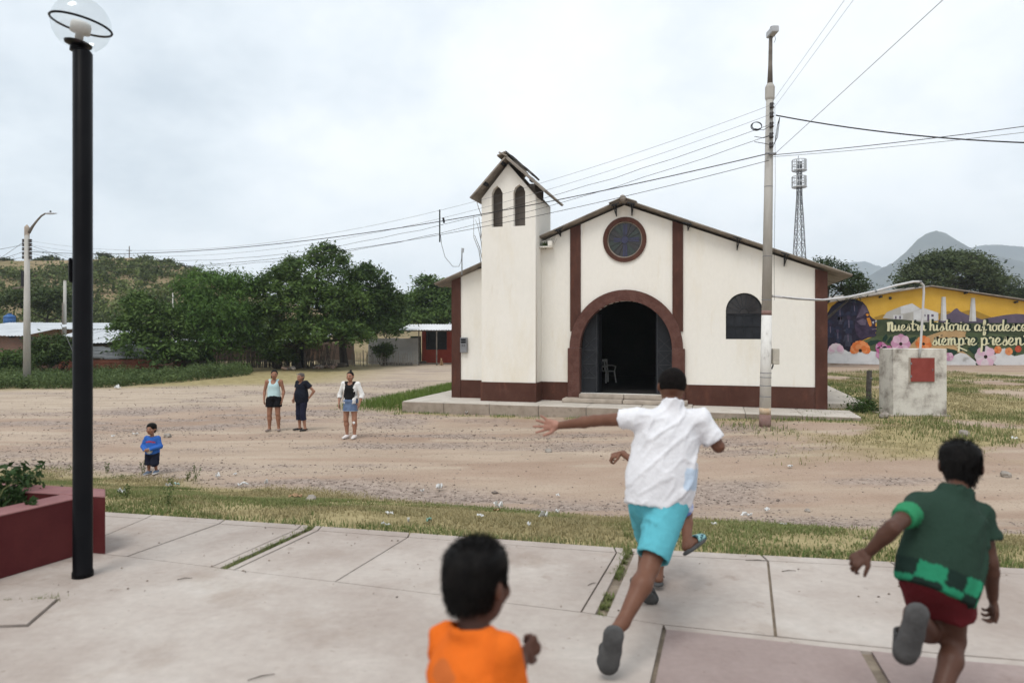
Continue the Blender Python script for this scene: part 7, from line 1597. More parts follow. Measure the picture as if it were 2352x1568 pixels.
hf = body(pw, Jw, 1.02, .0085, SK_W, .0042, palm=(0.33, 0.17, 0.125))
hair_obj(pw, Jw['head'], hf, .205, [((0, -.2, -.10), (0, -.12, -1)), ((0, .30, .2), (0, 1, -.1))], 2, .014, 0, .007, smat=mat('close cropped hair', (0.006, 0.005, 0.005), (0.012, 0.010, 0.009), scale=60, rough=.8, bump=.5, bscale=260, spec=.05))
Fd = Field(.0085); B = limbs_field(Jw, 1.02, .0085)[0]; n_, p_ = Jw['neck'], Jw['pelvis']; upv = nz(n_ - p_)
def M_of(J): u = nz(J['neck'] - J['pelvis']); r = nz(J['shR'] - J['shL']); return frame(u, np.cross(u, r))
Mw = M_of(Jw); rr_, ff_, uu_ = Mw
Fd.ell(n_ - uu_ * .17, (.170, .112, .150), Mw, .05).ell(n_ - uu_ * .30, (.168, .118, .17), Mw, .06).ell(p_ + uu_ * .08, (.170, .128, .17), Mw, .06).cone(PK(1462, 962, 3.6), PK(1606, 964, 3.58), .055, .055, .05)
Fd.cone(Jw['shL'] + (.01, 0, .0), Jw['shL'] + (Jw['elL'] - Jw['shL']) * .45, .054, .058, .03); Fd.cone(Jw['shR'], Jw['shR'] + (Jw['elR'] - Jw['shR']) * .80, .056, .062, .03)
Fd.cone(n_ - uu_ * .01, n_ + uu_ * .045 - ff_ * .012, .066, .055, .03)
tl_ = PK(1425, 962, 3.65); Fd.plane(tl_, Jw['elL'] - Jw['shL']); Fd.pr[-1] = (tl_ - .11, tl_ + .11, 0, 2, ('p', tl_, nz(Jw['elL'] - Jw['shL'])))
tr_ = Jw['shR'] + (Jw['elR'] - Jw['shR']) * .80; Fd.pr.append((tr_ - .10, tr_ + .13, 0, 2, ('p', tr_, nz(Jw['elR'] - Jw['shR']))))
Fd.cone(p_ + uu_ * .16, p_ - uu_ * .06, .160, .172, .05, (ff_, .76)); Fd.plane(p_ - uu_ * .018, -uu_ * 1 + rr_ * .10); Fd.cone(n_ + uu_ * .02, Jw['head'], .050, .052, 0, op=1); Fd.pr.append((n_ - .15 + uu_ * .1, n_ + .15 + uu_ * .1, 0, 2, ('p', n_ + uu_ * .042, nz(uu_ + ff_ * .3))))
def white_col(V):
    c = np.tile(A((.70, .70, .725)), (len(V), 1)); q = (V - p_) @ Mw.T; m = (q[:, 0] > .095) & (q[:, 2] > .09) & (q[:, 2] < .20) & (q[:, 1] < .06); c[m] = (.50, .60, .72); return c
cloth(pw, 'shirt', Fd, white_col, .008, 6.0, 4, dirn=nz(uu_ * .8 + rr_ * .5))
Fd = Field(.0085); Fd.ell(p_ + uu_ * .02, (.142, .108, .12), Mw, .05); Fd.cone(Jw['hipR'] + (0, 0, .02), Jw['hipR'] + (Jw['knR'] - Jw['hipR']) * .86, .100, .086, .04); Fd.cone(Jw['hipL'], Jw['hipL'] + (Jw['knL'] - Jw['hipL']) * .9, .09, .076, .04)
q = Jw['hipR'] + (Jw['knR'] - Jw['hipR']) * .84; d_ = nz(Jw['knR'] - Jw['hipR']); Fd.pr.append((q - .14, q + .14, 0, 2, ('p', q, d_))); Fd.cone(q - d_ * .03, q + d_ * .05, .066, .074, 0, op=1)
q = Jw['hipL'] + (Jw['knL'] - Jw['hipL']) * .9; d_ = nz(Jw['knL'] - Jw['hipL']); Fd.pr.append((q - .11, q + .11, 0, 2, ('p', q, d_))); Fd.plane(p_ + uu_ * .11, uu_)
cloth(pw, 'shorts', Fd, (.105, .40, .47), .008, 6, 6, dirn=(0, 0, 1))
sandal(pw, Jw['heelR'], Jw['toeR'], Jw['soleR'], 1.18, (.05, .05, .05)); sandal(pw, Jw['heelL'], Jw['toeL'], Jw['soleL'], .98, (.05, .05, .05))

# ============ child hidden behind him
pc_ = thing('person', 'child mostly hidden behind the boy in white, patterned sandal kicked out right', 'person', (P(1525, 0, 4.28).x, 4.28, 0))
SK_C = (0.17, 0.078, 0.048); d4 = 4.3
Jc = dict(head=PK(1528, 985, 4.40), hup=nz((0, .15, 1)), hf=nz((.1, 1, -.1)), hs=.195, neck=PK(1528, 1030, 4.34), pelvis=PK(1535, 1130, 4.28), shL=PK(1482, 1035, 4.34), shR=PK(1575, 1040, 4.34), elL=PK(1462, 1062, 4.18), wrL=PK(1428, 1040, 4.30), elR=PK(1580, 1080, 4.45), wrR=PK(1560, 1060, 4.58),
  hipL=PK(1518, 1140, 4.28), hipR=PK(1556, 1140, 4.28), knL=PK(1520, 1240, 4.36), anL=PK(1512, 1322, 4.27), knR=PK(1577, 1180, 4.36), anR=PK(1578, 1248, 4.18), heelL=PK(1511, 1330, 4.25), toeL=PK(1513, 1330, 4.42), soleL=(0, 0, -1), heelR=PK(1577, 1256, 4.16), toeR=PK(1606, 1234, 4.28), soleR=(.45, -.35, -.8), handL=dict(d=(-1, .1, -.35), n=(.3, .4, -1), side=1, curl=.85, spread=.1, s=.9), arm=.86, leg=.82, depth=.95)
hf = body(pc_, Jc, .92, .011, SK_C, .0045); hair_obj(pc_, Jc['head'], hf, .195, [((0, .1, -.05), (0, .6, -1)), ((0, .34, .2), (0, 1, -.1))], 5, .035, 0, .011)
Mc = M_of(Jc); Fd = Field(.011); n_, p_ = Jc['neck'], Jc['pelvis']; u_ = Mc[2]; Fd.ell(n_ - u_ * .10, (.13, .09, .12), Mc, .05).ell(p_ + u_ * .03, (.125, .09, .12), Mc, .05).cone(Jc['shL'], Jc['shR'], .045, .045, .04); Fd.plane(p_ - u_ * .01, -u_); Fd.cone(n_, Jc['head'], .06, .10, 0, op=1); cloth(pc_, 'shirt', Fd, (.30, .32, .42), .005, 8, 2)
Fd = Field(.009); Fd.ell(p_, (.12, .09, .08), Mc, .04); Fd.cone(Jc['hipR'], Jc['hipR'] * .25 + Jc['knR'] * .75, .075, .066, .03); Fd.cone(Jc['hipL'], Jc['hipL'] * .4 + Jc['knL'] * .6, .074, .068, .03); q = Jc['hipR'] * .25 + Jc['knR'] * .75; d_ = nz(Jc['knR'] - Jc['hipR']); Fd.pr.append((q - .09, q + .09, 0, 2, ('p', q, d_))); q = Jc['hipL'] * .42 + Jc['knL'] * .58; d_ = nz(Jc['knL'] - Jc['hipL']); Fd.pr.append((q - .09, q + .09, 0, 2, ('p', q, d_))); Fd.plane(p_ + u_ * .06, u_)
def pat(V, s=26, a=(.55, .58, .72), b=(.16, .22, .55)):
    m = noise3(V, s, 3) > .06; c = np.tile(A(a), (len(V), 1)); c[m] = b; return c
cloth(pc_, 'shorts', Fd, pat, .004, 9, 3); sandal(pc_, Jc['heelR'], Jc['toeR'], Jc['soleR'], .9, lambda V: pat(V, 45, (.30, .55, .55), (.03, .09, .11))); sandal(pc_, Jc['heelL'], Jc['toeL'], Jc['soleL'], .9, (.03, .03, .035))

# ============ boy in green shirt
pg = thing('person', 'running boy in dark green shirt and red shorts at the right edge', 'person', (P(2180, 0, 2.65).x, 2.65, 0))
SK_G = (0.085, 0.040, 0.027)
Jg = dict(head=PK(2206, 1072, 2.80), hup=nz((.12, .22, 1)), hf=nz((.55, 1, -.12)), hs=.205, neck=PK(2192, 1135, 2.70), pelvis=PK(2152, 1330, 2.62), shL=PK(2108, 1160, 2.68), shR=PK(2250, 1184, 2.71), elL=PK(2050, 1212, 2.54), wrL=PK(1996, 1267, 2.60), elR=PK(2274, 1290, 2.68), wrR=PK(2280, 1372, 2.72),
  hipL=PK(2118, 1345, 2.64), hipR=PK(2188, 1345, 2.60), knL=PK(2138, 1452, 2.74), anL=PK(2112, 1418, 2.46), knR=PK(2192, 1468, 2.66), anR=PK(2150, 1620, 2.52), heelL=PK(2098, 1408, 2.42), toeL=PK(2078, 1490, 2.45), soleL=(-.25, -1, .0), heelR=PK(2150, 1655, 2.50), toeR=PK(2150, 1640, 2.70), soleR=(0, .0, -1),
  handL=dict(d=(-.8, .15, -.62), n=(.4, .5, -.5), side=1, curl=.75, spread=.15, s=.9), handR=dict(d=(.25, .2, -1), n=(-1, .2, -.1), side=-1, curl=.7, spread=.15, s=.9), calfL=(0, 0, -1), calfR=(0, -1, 0), arm=.95, leg=.86)
hf = body(pg, Jg, .96, .0085, SK_G, .0045)
hair_obj(pg, Jg['head'], hf, .198, [((0, .12, -.12), (0, .75, -1)), ((0, .36, .15), (0, 1, -.35)), ((0, 0, -.36), (0, .1, -1))], 8, .03, 5000, .007, slen=.11, top=.05)
Mg = M_of(Jg); r_, f_2, u_ = Mg; n_, p_ = Jg['neck'], Jg['pelvis']; Fd = Field(.0085)
Fd.ell(n_ - u_ * .13, (.140, .105, .135), Mg, .05).ell(n_ - u_ * .25, (.140, .112, .15), Mg, .05).ell(p_ + u_ * .03, (.142, .120, .14), Mg, .05).cone(Jg['shL'] * .95 + n_ * .05, Jg['shR'] * .95 + n_ * .05, .046, .046, .05)
eL = Jg['shL'] + (Jg['elL'] - Jg['shL']) * .62; eR = Jg['shR'] + (Jg['elR'] - Jg['shR']) * .52; Fd.cone(Jg['shL'], eL, .046, .047, .03); Fd.cone(Jg['shR'], eR, .050, .058, .03); Fd.ell(n_ + u_ * .012, (.064, .06, .045), Mg, .03)
for q, d_ in ((eL, Jg['elL'] - Jg['shL']), (eR, Jg['elR'] - Jg['shR'])): Fd.pr.append((q - .10, q + .10, 0, 2, ('p', q, nz(d_))))
Fd.cone(p_ + u_ * .14, p_ - u_ * .12, .130, .142, .05, (f_2, .84)); Fd.plane(p_ - u_ * .055 + r_ * 0, -u_ - r_ * .06); Fd.cone(n_ + u_ * .02, Jg['head'], .05, .06, 0, op=1)
def green_col(V):
    q = (V - p_) @ Mg.T; c = np.tile(A((.020, .042, .030)), (len(V), 1)); lo_ = q[:, 2] < .038; bl = ((np.floor((q[:, 0] + .21) / .075) + np.floor((q[:, 2] + .21) / .062)) % 2) == 0; lime = A((.022, .21, .11)); c[lo_ & bl & (q[:, 1] < .09)] = lime; c[lo_ & ~bl] = (.012, .026, .021)
    ql = V - Jg['shL']; sl = (ql @ nz(Jg['elL'] - Jg['shL']) > .07) & (np.linalg.norm(V - eL, axis=1) < .09) & (q[:, 0] < -.152); c[sl] = (.028, .20, .09); cl = (np.linalg.norm(V - n_ - u_ * .045 - r_ * .045, axis=1) < .035); c[cl] = (.03, .26, .14); return c
cloth(pg, 'shirt', Fd, green_col, .008, 6, 12, dirn=nz(u_ * .9 + r_ * .2))
Fd = Field(.0085); Fd.ell(p_, (.135, .11, .10), Mg, .04); eRr = Jg['hipR'] * .48 + Jg['knR'] * .52; eLl = Jg['hipL'] * .50 + Jg['knL'] * .50; Fd.cone(Jg['hipR'], eRr, .078, .074, .03); Fd.cone(Jg['hipL'], eLl, .076, .070, .03)
for q, d_ in ((eRr, Jg['knR'] - Jg['hipR']), (eLl, Jg['knL'] - Jg['hipL'])): Fd.pr.append((q - .11, q + .11, 0, 2, ('p', q, nz(d_)))); Fd.cone(q - nz(d_) * .03, q + nz(d_) * .05, .060, .068, 0, op=1)
Fd.plane(p_ + u_ * .08, u_); cloth(pg, 'shorts', Fd, (.105, .014, .018), .005, 8, 5)
sandal(pg, Jg['heelL'], Jg['toeL'], Jg['soleL'], 1.0, (.05, .05, .05)); sandal(pg, Jg['heelR'], Jg['toeR'], Jg['soleR'], 1.0, (.05, .05, .05))

# ============ boy in orange shirt (nearest, lower centre)
po = thing('person', 'nearest boy in orange shirt seen from behind at the bottom centre', 'person', (P(1090, 0, 1.66).x, 1.66, 0))
SK_O = (0.095, 0.042, 0.028); dO = 1.66
Jo = dict(head=PK(1096, 1338, 1.70), hup=nz((.02, .08, 1)), hf=nz((.62, 1, -.08)), hs=.212, neck=PK(1082, 1442, 1.66), pelvis=(P(1085, 0, 1.62).x, 1.62, .50), shL=PK(1030, 1470, 1.74), shR=PK(1158, 1492, 1.60), elL=PK(1040, 1570, 1.88), wrL=PK(1060, 1560, 2.02), elR=PK(1172, 1600, 1.62), wrR=PK(1200, 1508, 1.80),
  hipL=(P(1040, 0, 1.62).x, 1.62, .48), hipR=(P(1130, 0, 1.62).x, 1.62, .48), knL=(P(1035, 0, 1.6).x, 1.72, .28), anL=(P(1035, 0, 1.6).x, 1.60, .07), knR=(P(1130, 0, 1.6).x, 1.66, .27), anR=(P(1130, 0, 1.6).x, 1.50, .10), heelL=(P(1035, 0, 1.6).x, 1.585, .045), toeL=(P(1035, 0, 1.6).x, 1.74, .045), soleL=(0, 0, -1), heelR=(P(1130, 0, 1.6).x, 1.47, .085), toeR=(P(1130, 0, 1.6).x, 1.60, .05), soleR=(0, -.3, -1),
  handL=dict(d=(.3, .9, .3), n=(1, 0, 0), side=-1, curl=.8), handR=dict(d=(.62, .75, .22), n=(-.75, .6, -.1), side=-1, curl=.95, spread=.0, s=.98), arm=.92, leg=.9)
for k_ in list(Jo):
    if isinstance(Jo[k_], tuple) and k_[:4] != 'sole': Jo[k_] = A(Jo[k_])
hf = body(po, Jo, .84, .0075, SK_O, .004)
hair_obj(po, Jo['head'], hf, .205, [((0, .10, -.20), (0, .75, -1)), ((0, .36, .15), (0, 1, -.4)), ((0, 0, -.23), (0, .1, -1))], 11, .03, 9000, .006, slen=.075, top=.055)
Mo = M_of(Jo); r_, f_2, u_ = Mo; n_, p_ = Jo['neck'], Jo['pelvis']; Fd = Field(.0075)
Fd.ell(n_ - u_ * .12, (.112, .090, .115), Mo, .05).ell(n_ - u_ * .26, (.118, .098, .14), Mo, .05).ell(p_ + u_ * .01, (.122, .104, .10), Mo, .05).cone(Jo['shL'], Jo['shR'], .038, .038, .04)
eL = Jo['shL'] + (Jo['elL'] - Jo['shL']) * .8; eR = Jo['shR'] + (Jo['elR'] - Jo['shR']) * .85; Fd.cone(Jo['shL'], eL, .044, .050, .02); Fd.cone(Jo['shR'], eR, .044, .052, .02)
for q, d_ in ((eL, Jo['elL'] - Jo['shL']), (eR, Jo['elR'] - Jo['shR'])): Fd.pr.append((q - .08, q + .08, 0, 2, ('p', q, nz(d_))))
Fd.ell(n_ + u_ * .0, (.062, .058, .034), Mo, .02); Fd.plane(p_ - u_ * .03, -u_); Fd.cone(n_ + u_ * .012 + f_2 * .005, Jo['head'], .050, .08, 0, op=1)
def orange_col(V):
    q = (V - n_) @ Mo.T; c = np.tile(A((.66, .135, .015)), (len(V), 1)); m = (q[:, 1] < 0) & (((q[:, 0] + .012) / .045) ** 2 + ((q[:, 2] + .085) / .035) ** 2 + .5 * noise3(V, 25, 4) < .8); c[m] = (.50, .125, .03); return c
cloth(po, 'shirt', Fd, orange_col, .012, 5.5, 15, dirn=nz(u_ + r_ * .2))
Fd = Field(.01); Fd.ell(p_, (.12, .10, .09), Mo, .04); Fd.cone(Jo['hipL'], Jo['hipL'] * .2 + Jo['knL'] * .8, .075, .07, .03); Fd.cone(Jo['hipR'], Jo['hipR'] * .2 + Jo['knR'] * .8, .075, .07, .03); Fd.plane(p_ + u_ * .06, u_); cloth(po, 'shorts', Fd, (.03, .03, .05), .004, 9, 1)
sandal(po, Jo['heelL'], Jo['toeL'], Jo['soleL'], .85, (.04, .04, .04)); sandal(po, Jo['heelR'], Jo['toeR'], Jo['soleR'], .85, (.04, .04, .04))

# ============ standing figures in local frame: x right of the person, y forward, z up; placed by yaw
def place(J, base, yaw, s):
    c, sn = math.cos(yaw), math.sin(yaw); M = np.array([[c, -sn, 0], [sn, c, 0], [0, 0, 1]]); o = {}
    for k, v in J.items():
        if isinstance(v, dict): o[k] = {a: (M @ A(b) if a in 'dn' else b) for a, b in v.items()}
        elif isinstance(v, (tuple, list, np.ndarray)): o[k] = (M @ A(v)) if (k in ('hup', 'hf', 'soleL', 'soleR', 'calfL', 'calfR')) else M @ (A(v) * s) + A(base)
        else: o[k] = v
    return o, M
def stand(h=1.56, dx=0.0, hw=.175, arms='down', fat=1.15):
    k = h / 1.56
    J = dict(head=(0, .02, 1.455), hup=(0, 0, 1), hf=(0, 1, 0), neck=(0, -.01, 1.315), pelvis=(0, 0, .83), shL=(-hw, -.01, 1.275), shR=(hw, -.01, 1.275), elL=(-hw - .065, -.03, 1.02), elR=(hw + .065, -.03, 1.02), wrL=(-hw - .055, .06, .815), wrR=(hw + .055, .06, .815), hipL=(-.088, 0, .80), hipR=(.088, 0, .80), knL=(-.105, .02, .44), knR=(.105, .02, .44), anL=(-.115, -.02, .085), anR=(.115, -.02, .085), heelL=(-.118, -.05, .045), heelR=(.118, -.05, .045), toeL=(-.15, .13, .035), toeR=(.15, .13, .035), soleL=(0, 0, -1), soleR=(0, 0, -1), calfL=(0, -1, 0), calfR=(0, -1, 0), handL=dict(d=(.1, .15, -1), n=(1, .1, 0), side=-1, curl=.3), handR=dict(d=(-.1, .15, -1), n=(-1, .1, 0), side=1, curl=.3))
    return J
def flat_shoe(parent, J, k, s, col, kind='slipper'):
    h, t = A(J['heel' + k]), A(J['toe' + k]); d = nz(t - h); Fd = Field(.009 * s); up_ = A((0, 0, 1))
    hh_ = .0 if kind == 'slipper' else .022
    Fd.cone(h - d * .01 + up_ * hh_ * .5, h + (t - h) * .5 + up_ * hh_ * .5, .042 * s, .040 * s, .02, (up_, .8 if hh_ else .6)); Fd.cone(h + (t - h) * .5, t + d * .01, .042 * s, .034 * s, .02, (up_, .8 if hh_ else .6)); 
    if hh_: Fd.cone(A(J['an' + k]) - up_ * .03, h + (t - h) * .45 + up_ * .01, .043 * s, .040 * s, .02)
    Fd.plane(h * A((1, 1, 0)) + A((0, 0, J['gz'])), -up_); V, Q = Fd.mesh(1); c = np.tile(A(col), (len(V), 1))
    if hh_: c[V[:, 2] < J['gz'] + .028] = (.62, .60, .58)
    link('shoe', mesh_np('shoe', V, quads=Q, cols=c, smooth=True), M_SHOE, parent)
def person_at(px, py, label):
    g = GG(px, py); return thing('person', label, 'person', tuple(g)), A(g), g.z
RES = .012
# woman in pale blue tank top
t, g, z0 = person_at(629, 990, 'smiling woman in pale blue tank top and black shorts, leftmost of the three women')
J = stand(); J.update(head=(-.02, .03, 1.455), hf=(-.25, 1, .02)); J, M = place(J, g, R(184), 1.0); J.update(hs=.235, gz=z0, fat=1.0, depth=1.12, arm=1.08, leg=1.12); SK = (.30, .15, .095)
hf = body(t, J, 1.08, RES, SK, .007)
hair_obj(t, J['head'], hf, .235, [((0, .25, .22), (0, 1, -.6)), ((0, 0, -.42), (0, 0, -1))], 3, .03, 0, .012, extra=lambda Fd, L, M_, s: Fd.ell(L((.2, -.2, -.30)), (.16 * s, .14 * s, .25 * s), M_, .08 * s))
Mt = M_of(J); r_, f_2, u_ = Mt; n_, p_ = J['neck'], J['pelvis']; Fd = Field(RES); Fd.ell(n_ - u_ * .16 + f_2 * .012, (.152, .128, .15), Mt, .04).ell(n_ - u_ * .34, (.146, .118, .16), Mt, .05); Fd.cone(J['shL'] * .62 + n_ * .38, J['shR'] * .62 + n_ * .38, .05, .05, .03); Fd.cone(p_ + u_ * .22, p_ - u_ * .02, .142, .172, .05, (f_2, .84)); Fd.plane(p_ + u_ * .00, -u_); Fd.ell(n_ - u_ * .02 + f_2 * .08, (.068, .09, .10), Mt, 0, 1); Fd.ell(n_ + u_ * .02, (.075, .1, .05), Mt, 0, 1)
for k in 'LR': Fd.ell(J['sh' + k] - u_ * .03, (.052, .12, .13), Mt, 0, 1)
cloth(t, 'tank_top', Fd, (.46, .62, .64), .004, 8, 2)
def shorts_of(t, J, frac, r0, r1, col, nm='shorts', ws=8, top=.11):
    Mt = M_of(J); p_ = J['pelvis']; Fd = Field(RES); Fd.ell(p_ + Mt[2] * .03, (.160 * J.get('fat', 1), .152, .13), Mt, .04)
    for k in 'LR':
        e = J['hip' + k] + (J['kn' + k] - J['hip' + k]) * frac; Fd.cone(J['hip' + k], e, r0, r1, .03); Fd.pr.append((e - r1 - .05, e + r1 + .05, 0, 2, ('p', e, nz(J['kn' + k] - J['hip' + k]))))
    Fd.plane(p_ + Mt[2] * top, Mt[2]); return cloth(t, nm, Fd, col, .004, ws, 3)
shorts_of(t, J, .50, .112, .112, (.010, .010, .012)); flat_shoe(t, J, 'L', 1.0, (.22, .17, .15)); flat_shoe(t, J, 'R', 1.0, (.22, .17, .15))
# woman in navy
t, g, z0 = person_at(693, 989, 'older woman in navy shirt and cropped trousers, hand on hip, glasses on head')
J = stand(); J.update(head=(-.01, .04, 1.43), hf=(-.1, 1, -.05), elL=(-.33, -.15, 1.06), wrL=(-.19, -.10, .88), elR=(.20, .05, 1.02), wrR=(.13, .16, .86), handL=dict(d=(.6, .5, -.5), n=(1, 0, .2), side=-1, curl=.4), knL=(-.09, .03, .44), knR=(.09, .03, .44)); J, M = place(J, g, R(142), .965); J.update(hs=.225, gz=z0, fat=1.05, depth=1.2, arm=1.0); SK = (.34, .18, .12)
hf = body(t, J, 1.02, RES, SK, .007); hair_obj(t, J['head'], hf, .225, [((0, .25, .22), (0, 1, -.6)), ((0, 0, -.30), (0, .3, -1))], 4, .025, 0, .012, bun=((.0, -.40, .30), .13), smat=mat('greying hair', (0.05, 0.04, 0.035), (0.12, 0.10, 0.09), scale=40, rough=.6, bump=.4, bscale=200))
r_, f_2, u_ = hf; c_ = J['head'] + u_ * .075 + f_2 * .065; b = MB()
for sd in (-1, 1): b.tube([tuple(c_ + r_ * (sd * .035 + .026 * math.cos(a)) + f_2 * .015 + u_ * .020 * math.sin(a)) for a in np.linspace(0, 2 * PI, 13)], .004, 4)
b.build('glasses', m_steel, t, kind='stuff')
Mt = M_of(J); r_, f_2, u_ = Mt; n_, p_ = J['neck'], J['pelvis']; Fd = Field(RES); Fd.ell(n_ - u_ * .16, (.165, .145, .16), Mt, .05).ell(n_ - u_ * .34 + f_2 * .03, (.170, .165, .17), Mt, .05).ell(p_ + u_ * .05, (.185, .160, .13), Mt, .05).cone(J['shL'], J['shR'], .062, .062, .04)
for k in 'LR':
    e = J['sh' + k] + (J['el' + k] - J['sh' + k]) * .55; Fd.cone(J['sh' + k], e, .066, .068, .03); Fd.pr.append((e - .10, e + .10, 0, 2, ('p', e, nz(J['el' + k] - J['sh' + k]))))
Fd.cone(p_ + u_ * .15, p_ - u_ * .12, .172, .186, .04, (f_2, .90)); Fd.plane(p_ - u_ * .06, -u_); Fd.ell(n_ + f_2 * .06, (.06, .08, .09), Mt, 0, 1); Fd.cone(n_, J['head'], .058, .08, 0, op=1); cloth(t, 'shirt', Fd, (.012, .014, .022), .005, 8, 5)
Fd = Field(RES); Fd.ell(p_, (.178, .15, .12), Mt, .04)
for k in 'LR':
    e = J['kn' + k] + (J['an' + k] - J['kn' + k]) * .42; Fd.cone(J['hip' + k], J['kn' + k], .098, .074, .02); Fd.cone(J['kn' + k], e, .074, .078, .02); Fd.pr.append((e - .13, e + .13, 0, 2, ('p', e, nz(J['an' + k] - J['kn' + k]))))
cloth(t, 'cropped_trousers', Fd, (.016, .018, .036), .005, 7, 6); flat_shoe(t, J, 'L', 1.0, (.012, .012, .013)); flat_shoe(t, J, 'R', 1.0, (.012, .012, .013))
# woman in white overshirt
t, g, z0 = person_at(805, 1007, 'woman in open white shirt, denim skirt and white trainers, bandage on knee')
J = stand(); J.update(elL=(-.275, -.03, 1.02), elR=(.275, -.03, 1.02), wrL=(-.25, .08, .82), wrR=(.25, .08, .82), anL=(-.09, -.02, .085), anR=(.09, -.02, .085), heelL=(-.09, -.05, .045), heelR=(.09, -.05, .045), toeL=(-.11, .15, .035), toeR=(.11, .15, .035)); J, M = place(J, g, R(170), 1.02); J.update(hs=.235, gz=z0, fat=1.0, depth=1.12, arm=1.05, leg=1.12); SK = (.34, .175, .115)
hf = body(t, J, 1.08, RES, SK, .007); hair_obj(t, J['head'], hf, .235, [((0, .24, .22), (0, 1, -.65)), ((0, 0, -.28), (0, .3, -1))], 6, .018, 0, .012, bun=((0, -.18, .56), .12))
Mt = M_of(J); r_, f_2, u_ = Mt; n_, p_ = J['neck'], J['pelvis']
Fd = Field(RES); Fd.ell(n_ - u_ * .17 + f_2 * .015, (.150, .135, .16), Mt, .05).ell(n_ - u_ * .36, (.150, .130, .17), Mt, .05).cone(J['shL'] * .7 + n_ * .3, J['shR'] * .7 + n_ * .3, .05, .05, .03); Fd.cone(p_ + u_ * .25, p_ + u_ * .02, .152, .172, .04, (f_2, .84)); Fd.plane(p_ + u_ * .08, -u_); Fd.ell(n_ + f_2 * .06 - u_ * .0, (.065, .09, .075), Mt, 0, 1); Fd.cone(n_, J['head'], .06, .08, 0, op=1)
cloth(t, 'top', Fd, (.012, .012, .013), .004, 8, 2)
q_ = lambda u, f, w: n_ + r_ * u + f_2 * f + u_ * w
Fd = Field(RES); Fd.ell(n_ - u_ * .17 - f_2 * .01, (.172, .150, .17), Mt, .04).ell(n_ - u_ * .38 - f_2 * .01, (.176, .148, .20), Mt, .05).ell(p_ + u_ * .04 - f_2 * .01, (.190, .150, .13), Mt, .05).cone(J['shL'], J['shR'], .052, .052, .04)
for k in 'LR':
    e = J['el' + k] + (J['wr' + k] - J['el' + k]) * .42; Fd.cone(J['sh' + k], J['el' + k], .056, .056, .03); Fd.cone(J['el' + k], e, .056, .060, .02); Fd.pr.append((e - .10, e + .10, 0, 2, ('p', e, nz(J['wr' + k] - J['el' + k]))))
Fd.plane(p_ - u_ * .02, -u_); Fd.ell(q_(0, .16, -.26), (.105, .16, .34), Mt, 0, 1); Fd.ell(n_ - u_ * .22, (.14, .125, .45), Mt, 0, 1); Fd.ell(q_(0, .05, .02), (.068, .12, .09), Mt, 0, 1)
cloth(t, 'overshirt', Fd, (.72, .71, .69), .006, 8, 9)
Fd = Field(RES); Fd.ell(p_ + u_ * .06, (.178, .150, .10), Mt, .04).cone(p_ + u_ * .02, p_ - u_ * .20, .168, .190, .04, (f_2, .78)); Fd.plane(p_ - u_ * .19, -u_); Fd.plane(p_ + u_ * .125, u_)
def denim(V): q = (V - p_) @ Mt.T; c = np.tile(A((.115, .165, .27)), (len(V), 1)); c[q[:, 2] < -.172] = (.36, .41, .48); c[(np.abs(q[:, 2] - .09) < .012)] = (.08, .12, .21); c *= (1 + .22 * noise3(V, 16, 2))[:, None]; return c
cloth(t, 'skirt', Fd, denim, .004, 9, 4); flat_shoe(t, J, 'L', 1.08, (.66, .61, .59), 'trainer'); flat_shoe(t, J, 'R', 1.08, (.66, .61, .59), 'trainer')
kL = J['knL'] + (J['anL'] - J['knL']) * .16; Fd = Field(.007); Fd.ell(kL + f_2 * .05 - r_ * .006, (.035, .016, .042), Mt, .01); cloth(t, 'bandage', Fd, (.74, .73, .72), .001, 8, 4)

# ============ small child
t, g, z0 = person_at(350, 1089, 'small child in blue sweater and navy shorts standing on the gravel')
J = stand(); s_ = .56
J.update(head=(0, .05, 1.36), hf=(.05, 1, -.22), neck=(0, 0, 1.14), shL=(-.17, 0, 1.08), shR=(.17, 0, 1.08), elL=(-.27, .04, .84), elR=(.27, .04, .84), wrL=(-.05, .25, .78), wrR=(.07, .26, .75), pelvis=(0, 0, .62), hipL=(-.095, 0, .60), hipR=(.095, 0, .60), knL=(-.11, .06, .34), knR=(.10, .03, .34), anL=(-.10, -.04, .10), anR=(.10, .02, .085), heelL=(-.10, -.08, .06), toeL=(-.13, .13, .05), heelR=(.10, -.03, .045), toeR=(.12, .18, .035), handL=dict(d=(1, .3, -.1), n=(0, -1, .3), side=1, curl=.5), handR=dict(d=(-1, .3, .1), n=(0, -1, .3), side=-1, curl=.5))
J, M = place(J, g, R(176), .60); J.update(hs=.205, gz=z0, fat=1.05, depth=1.15, arm=.9, leg=.9); SK = (.30, .15, .10)
hf = body(t, J, .70, .009, SK, .006); hair_obj(t, J['head'], hf, .205, [((0, .31, .20), (0, 1, -.5)), ((0, 0, -.20), (0, .5, -1))], 7, .05, 700, .009, slen=.10, top=.04)
Mt = M_of(J); r_, f_2, u_ = Mt; n_, p_ = J['neck'], J['pelvis']; Fd = Field(.010); Fd.ell(n_ - u_ * .10, (.105, .092, .11), Mt, .04).ell(n_ - u_ * .20, (.112, .100, .11), Mt, .04).ell(p_ + u_ * .03, (.114, .100, .06), Mt, .03).cone(J['shL'], J['shR'], .040, .040, .03)
for k in 'LR':
    e = J['el' + k] + (J['wr' + k] - J['el' + k]) * .85; Fd.cone(J['sh' + k], J['el' + k], .044, .039, .02); Fd.cone(J['el' + k], e, .039, .033, .02)
Fd.cone(p_ + u_ * .10, p_ - u_ * .04, .112, .118, .03, (f_2, .88)); Fd.plane(p_ - u_ * .005, -u_); Fd.cone(n_ + u_ * .0, J['head'], .045, .07, 0, op=1)
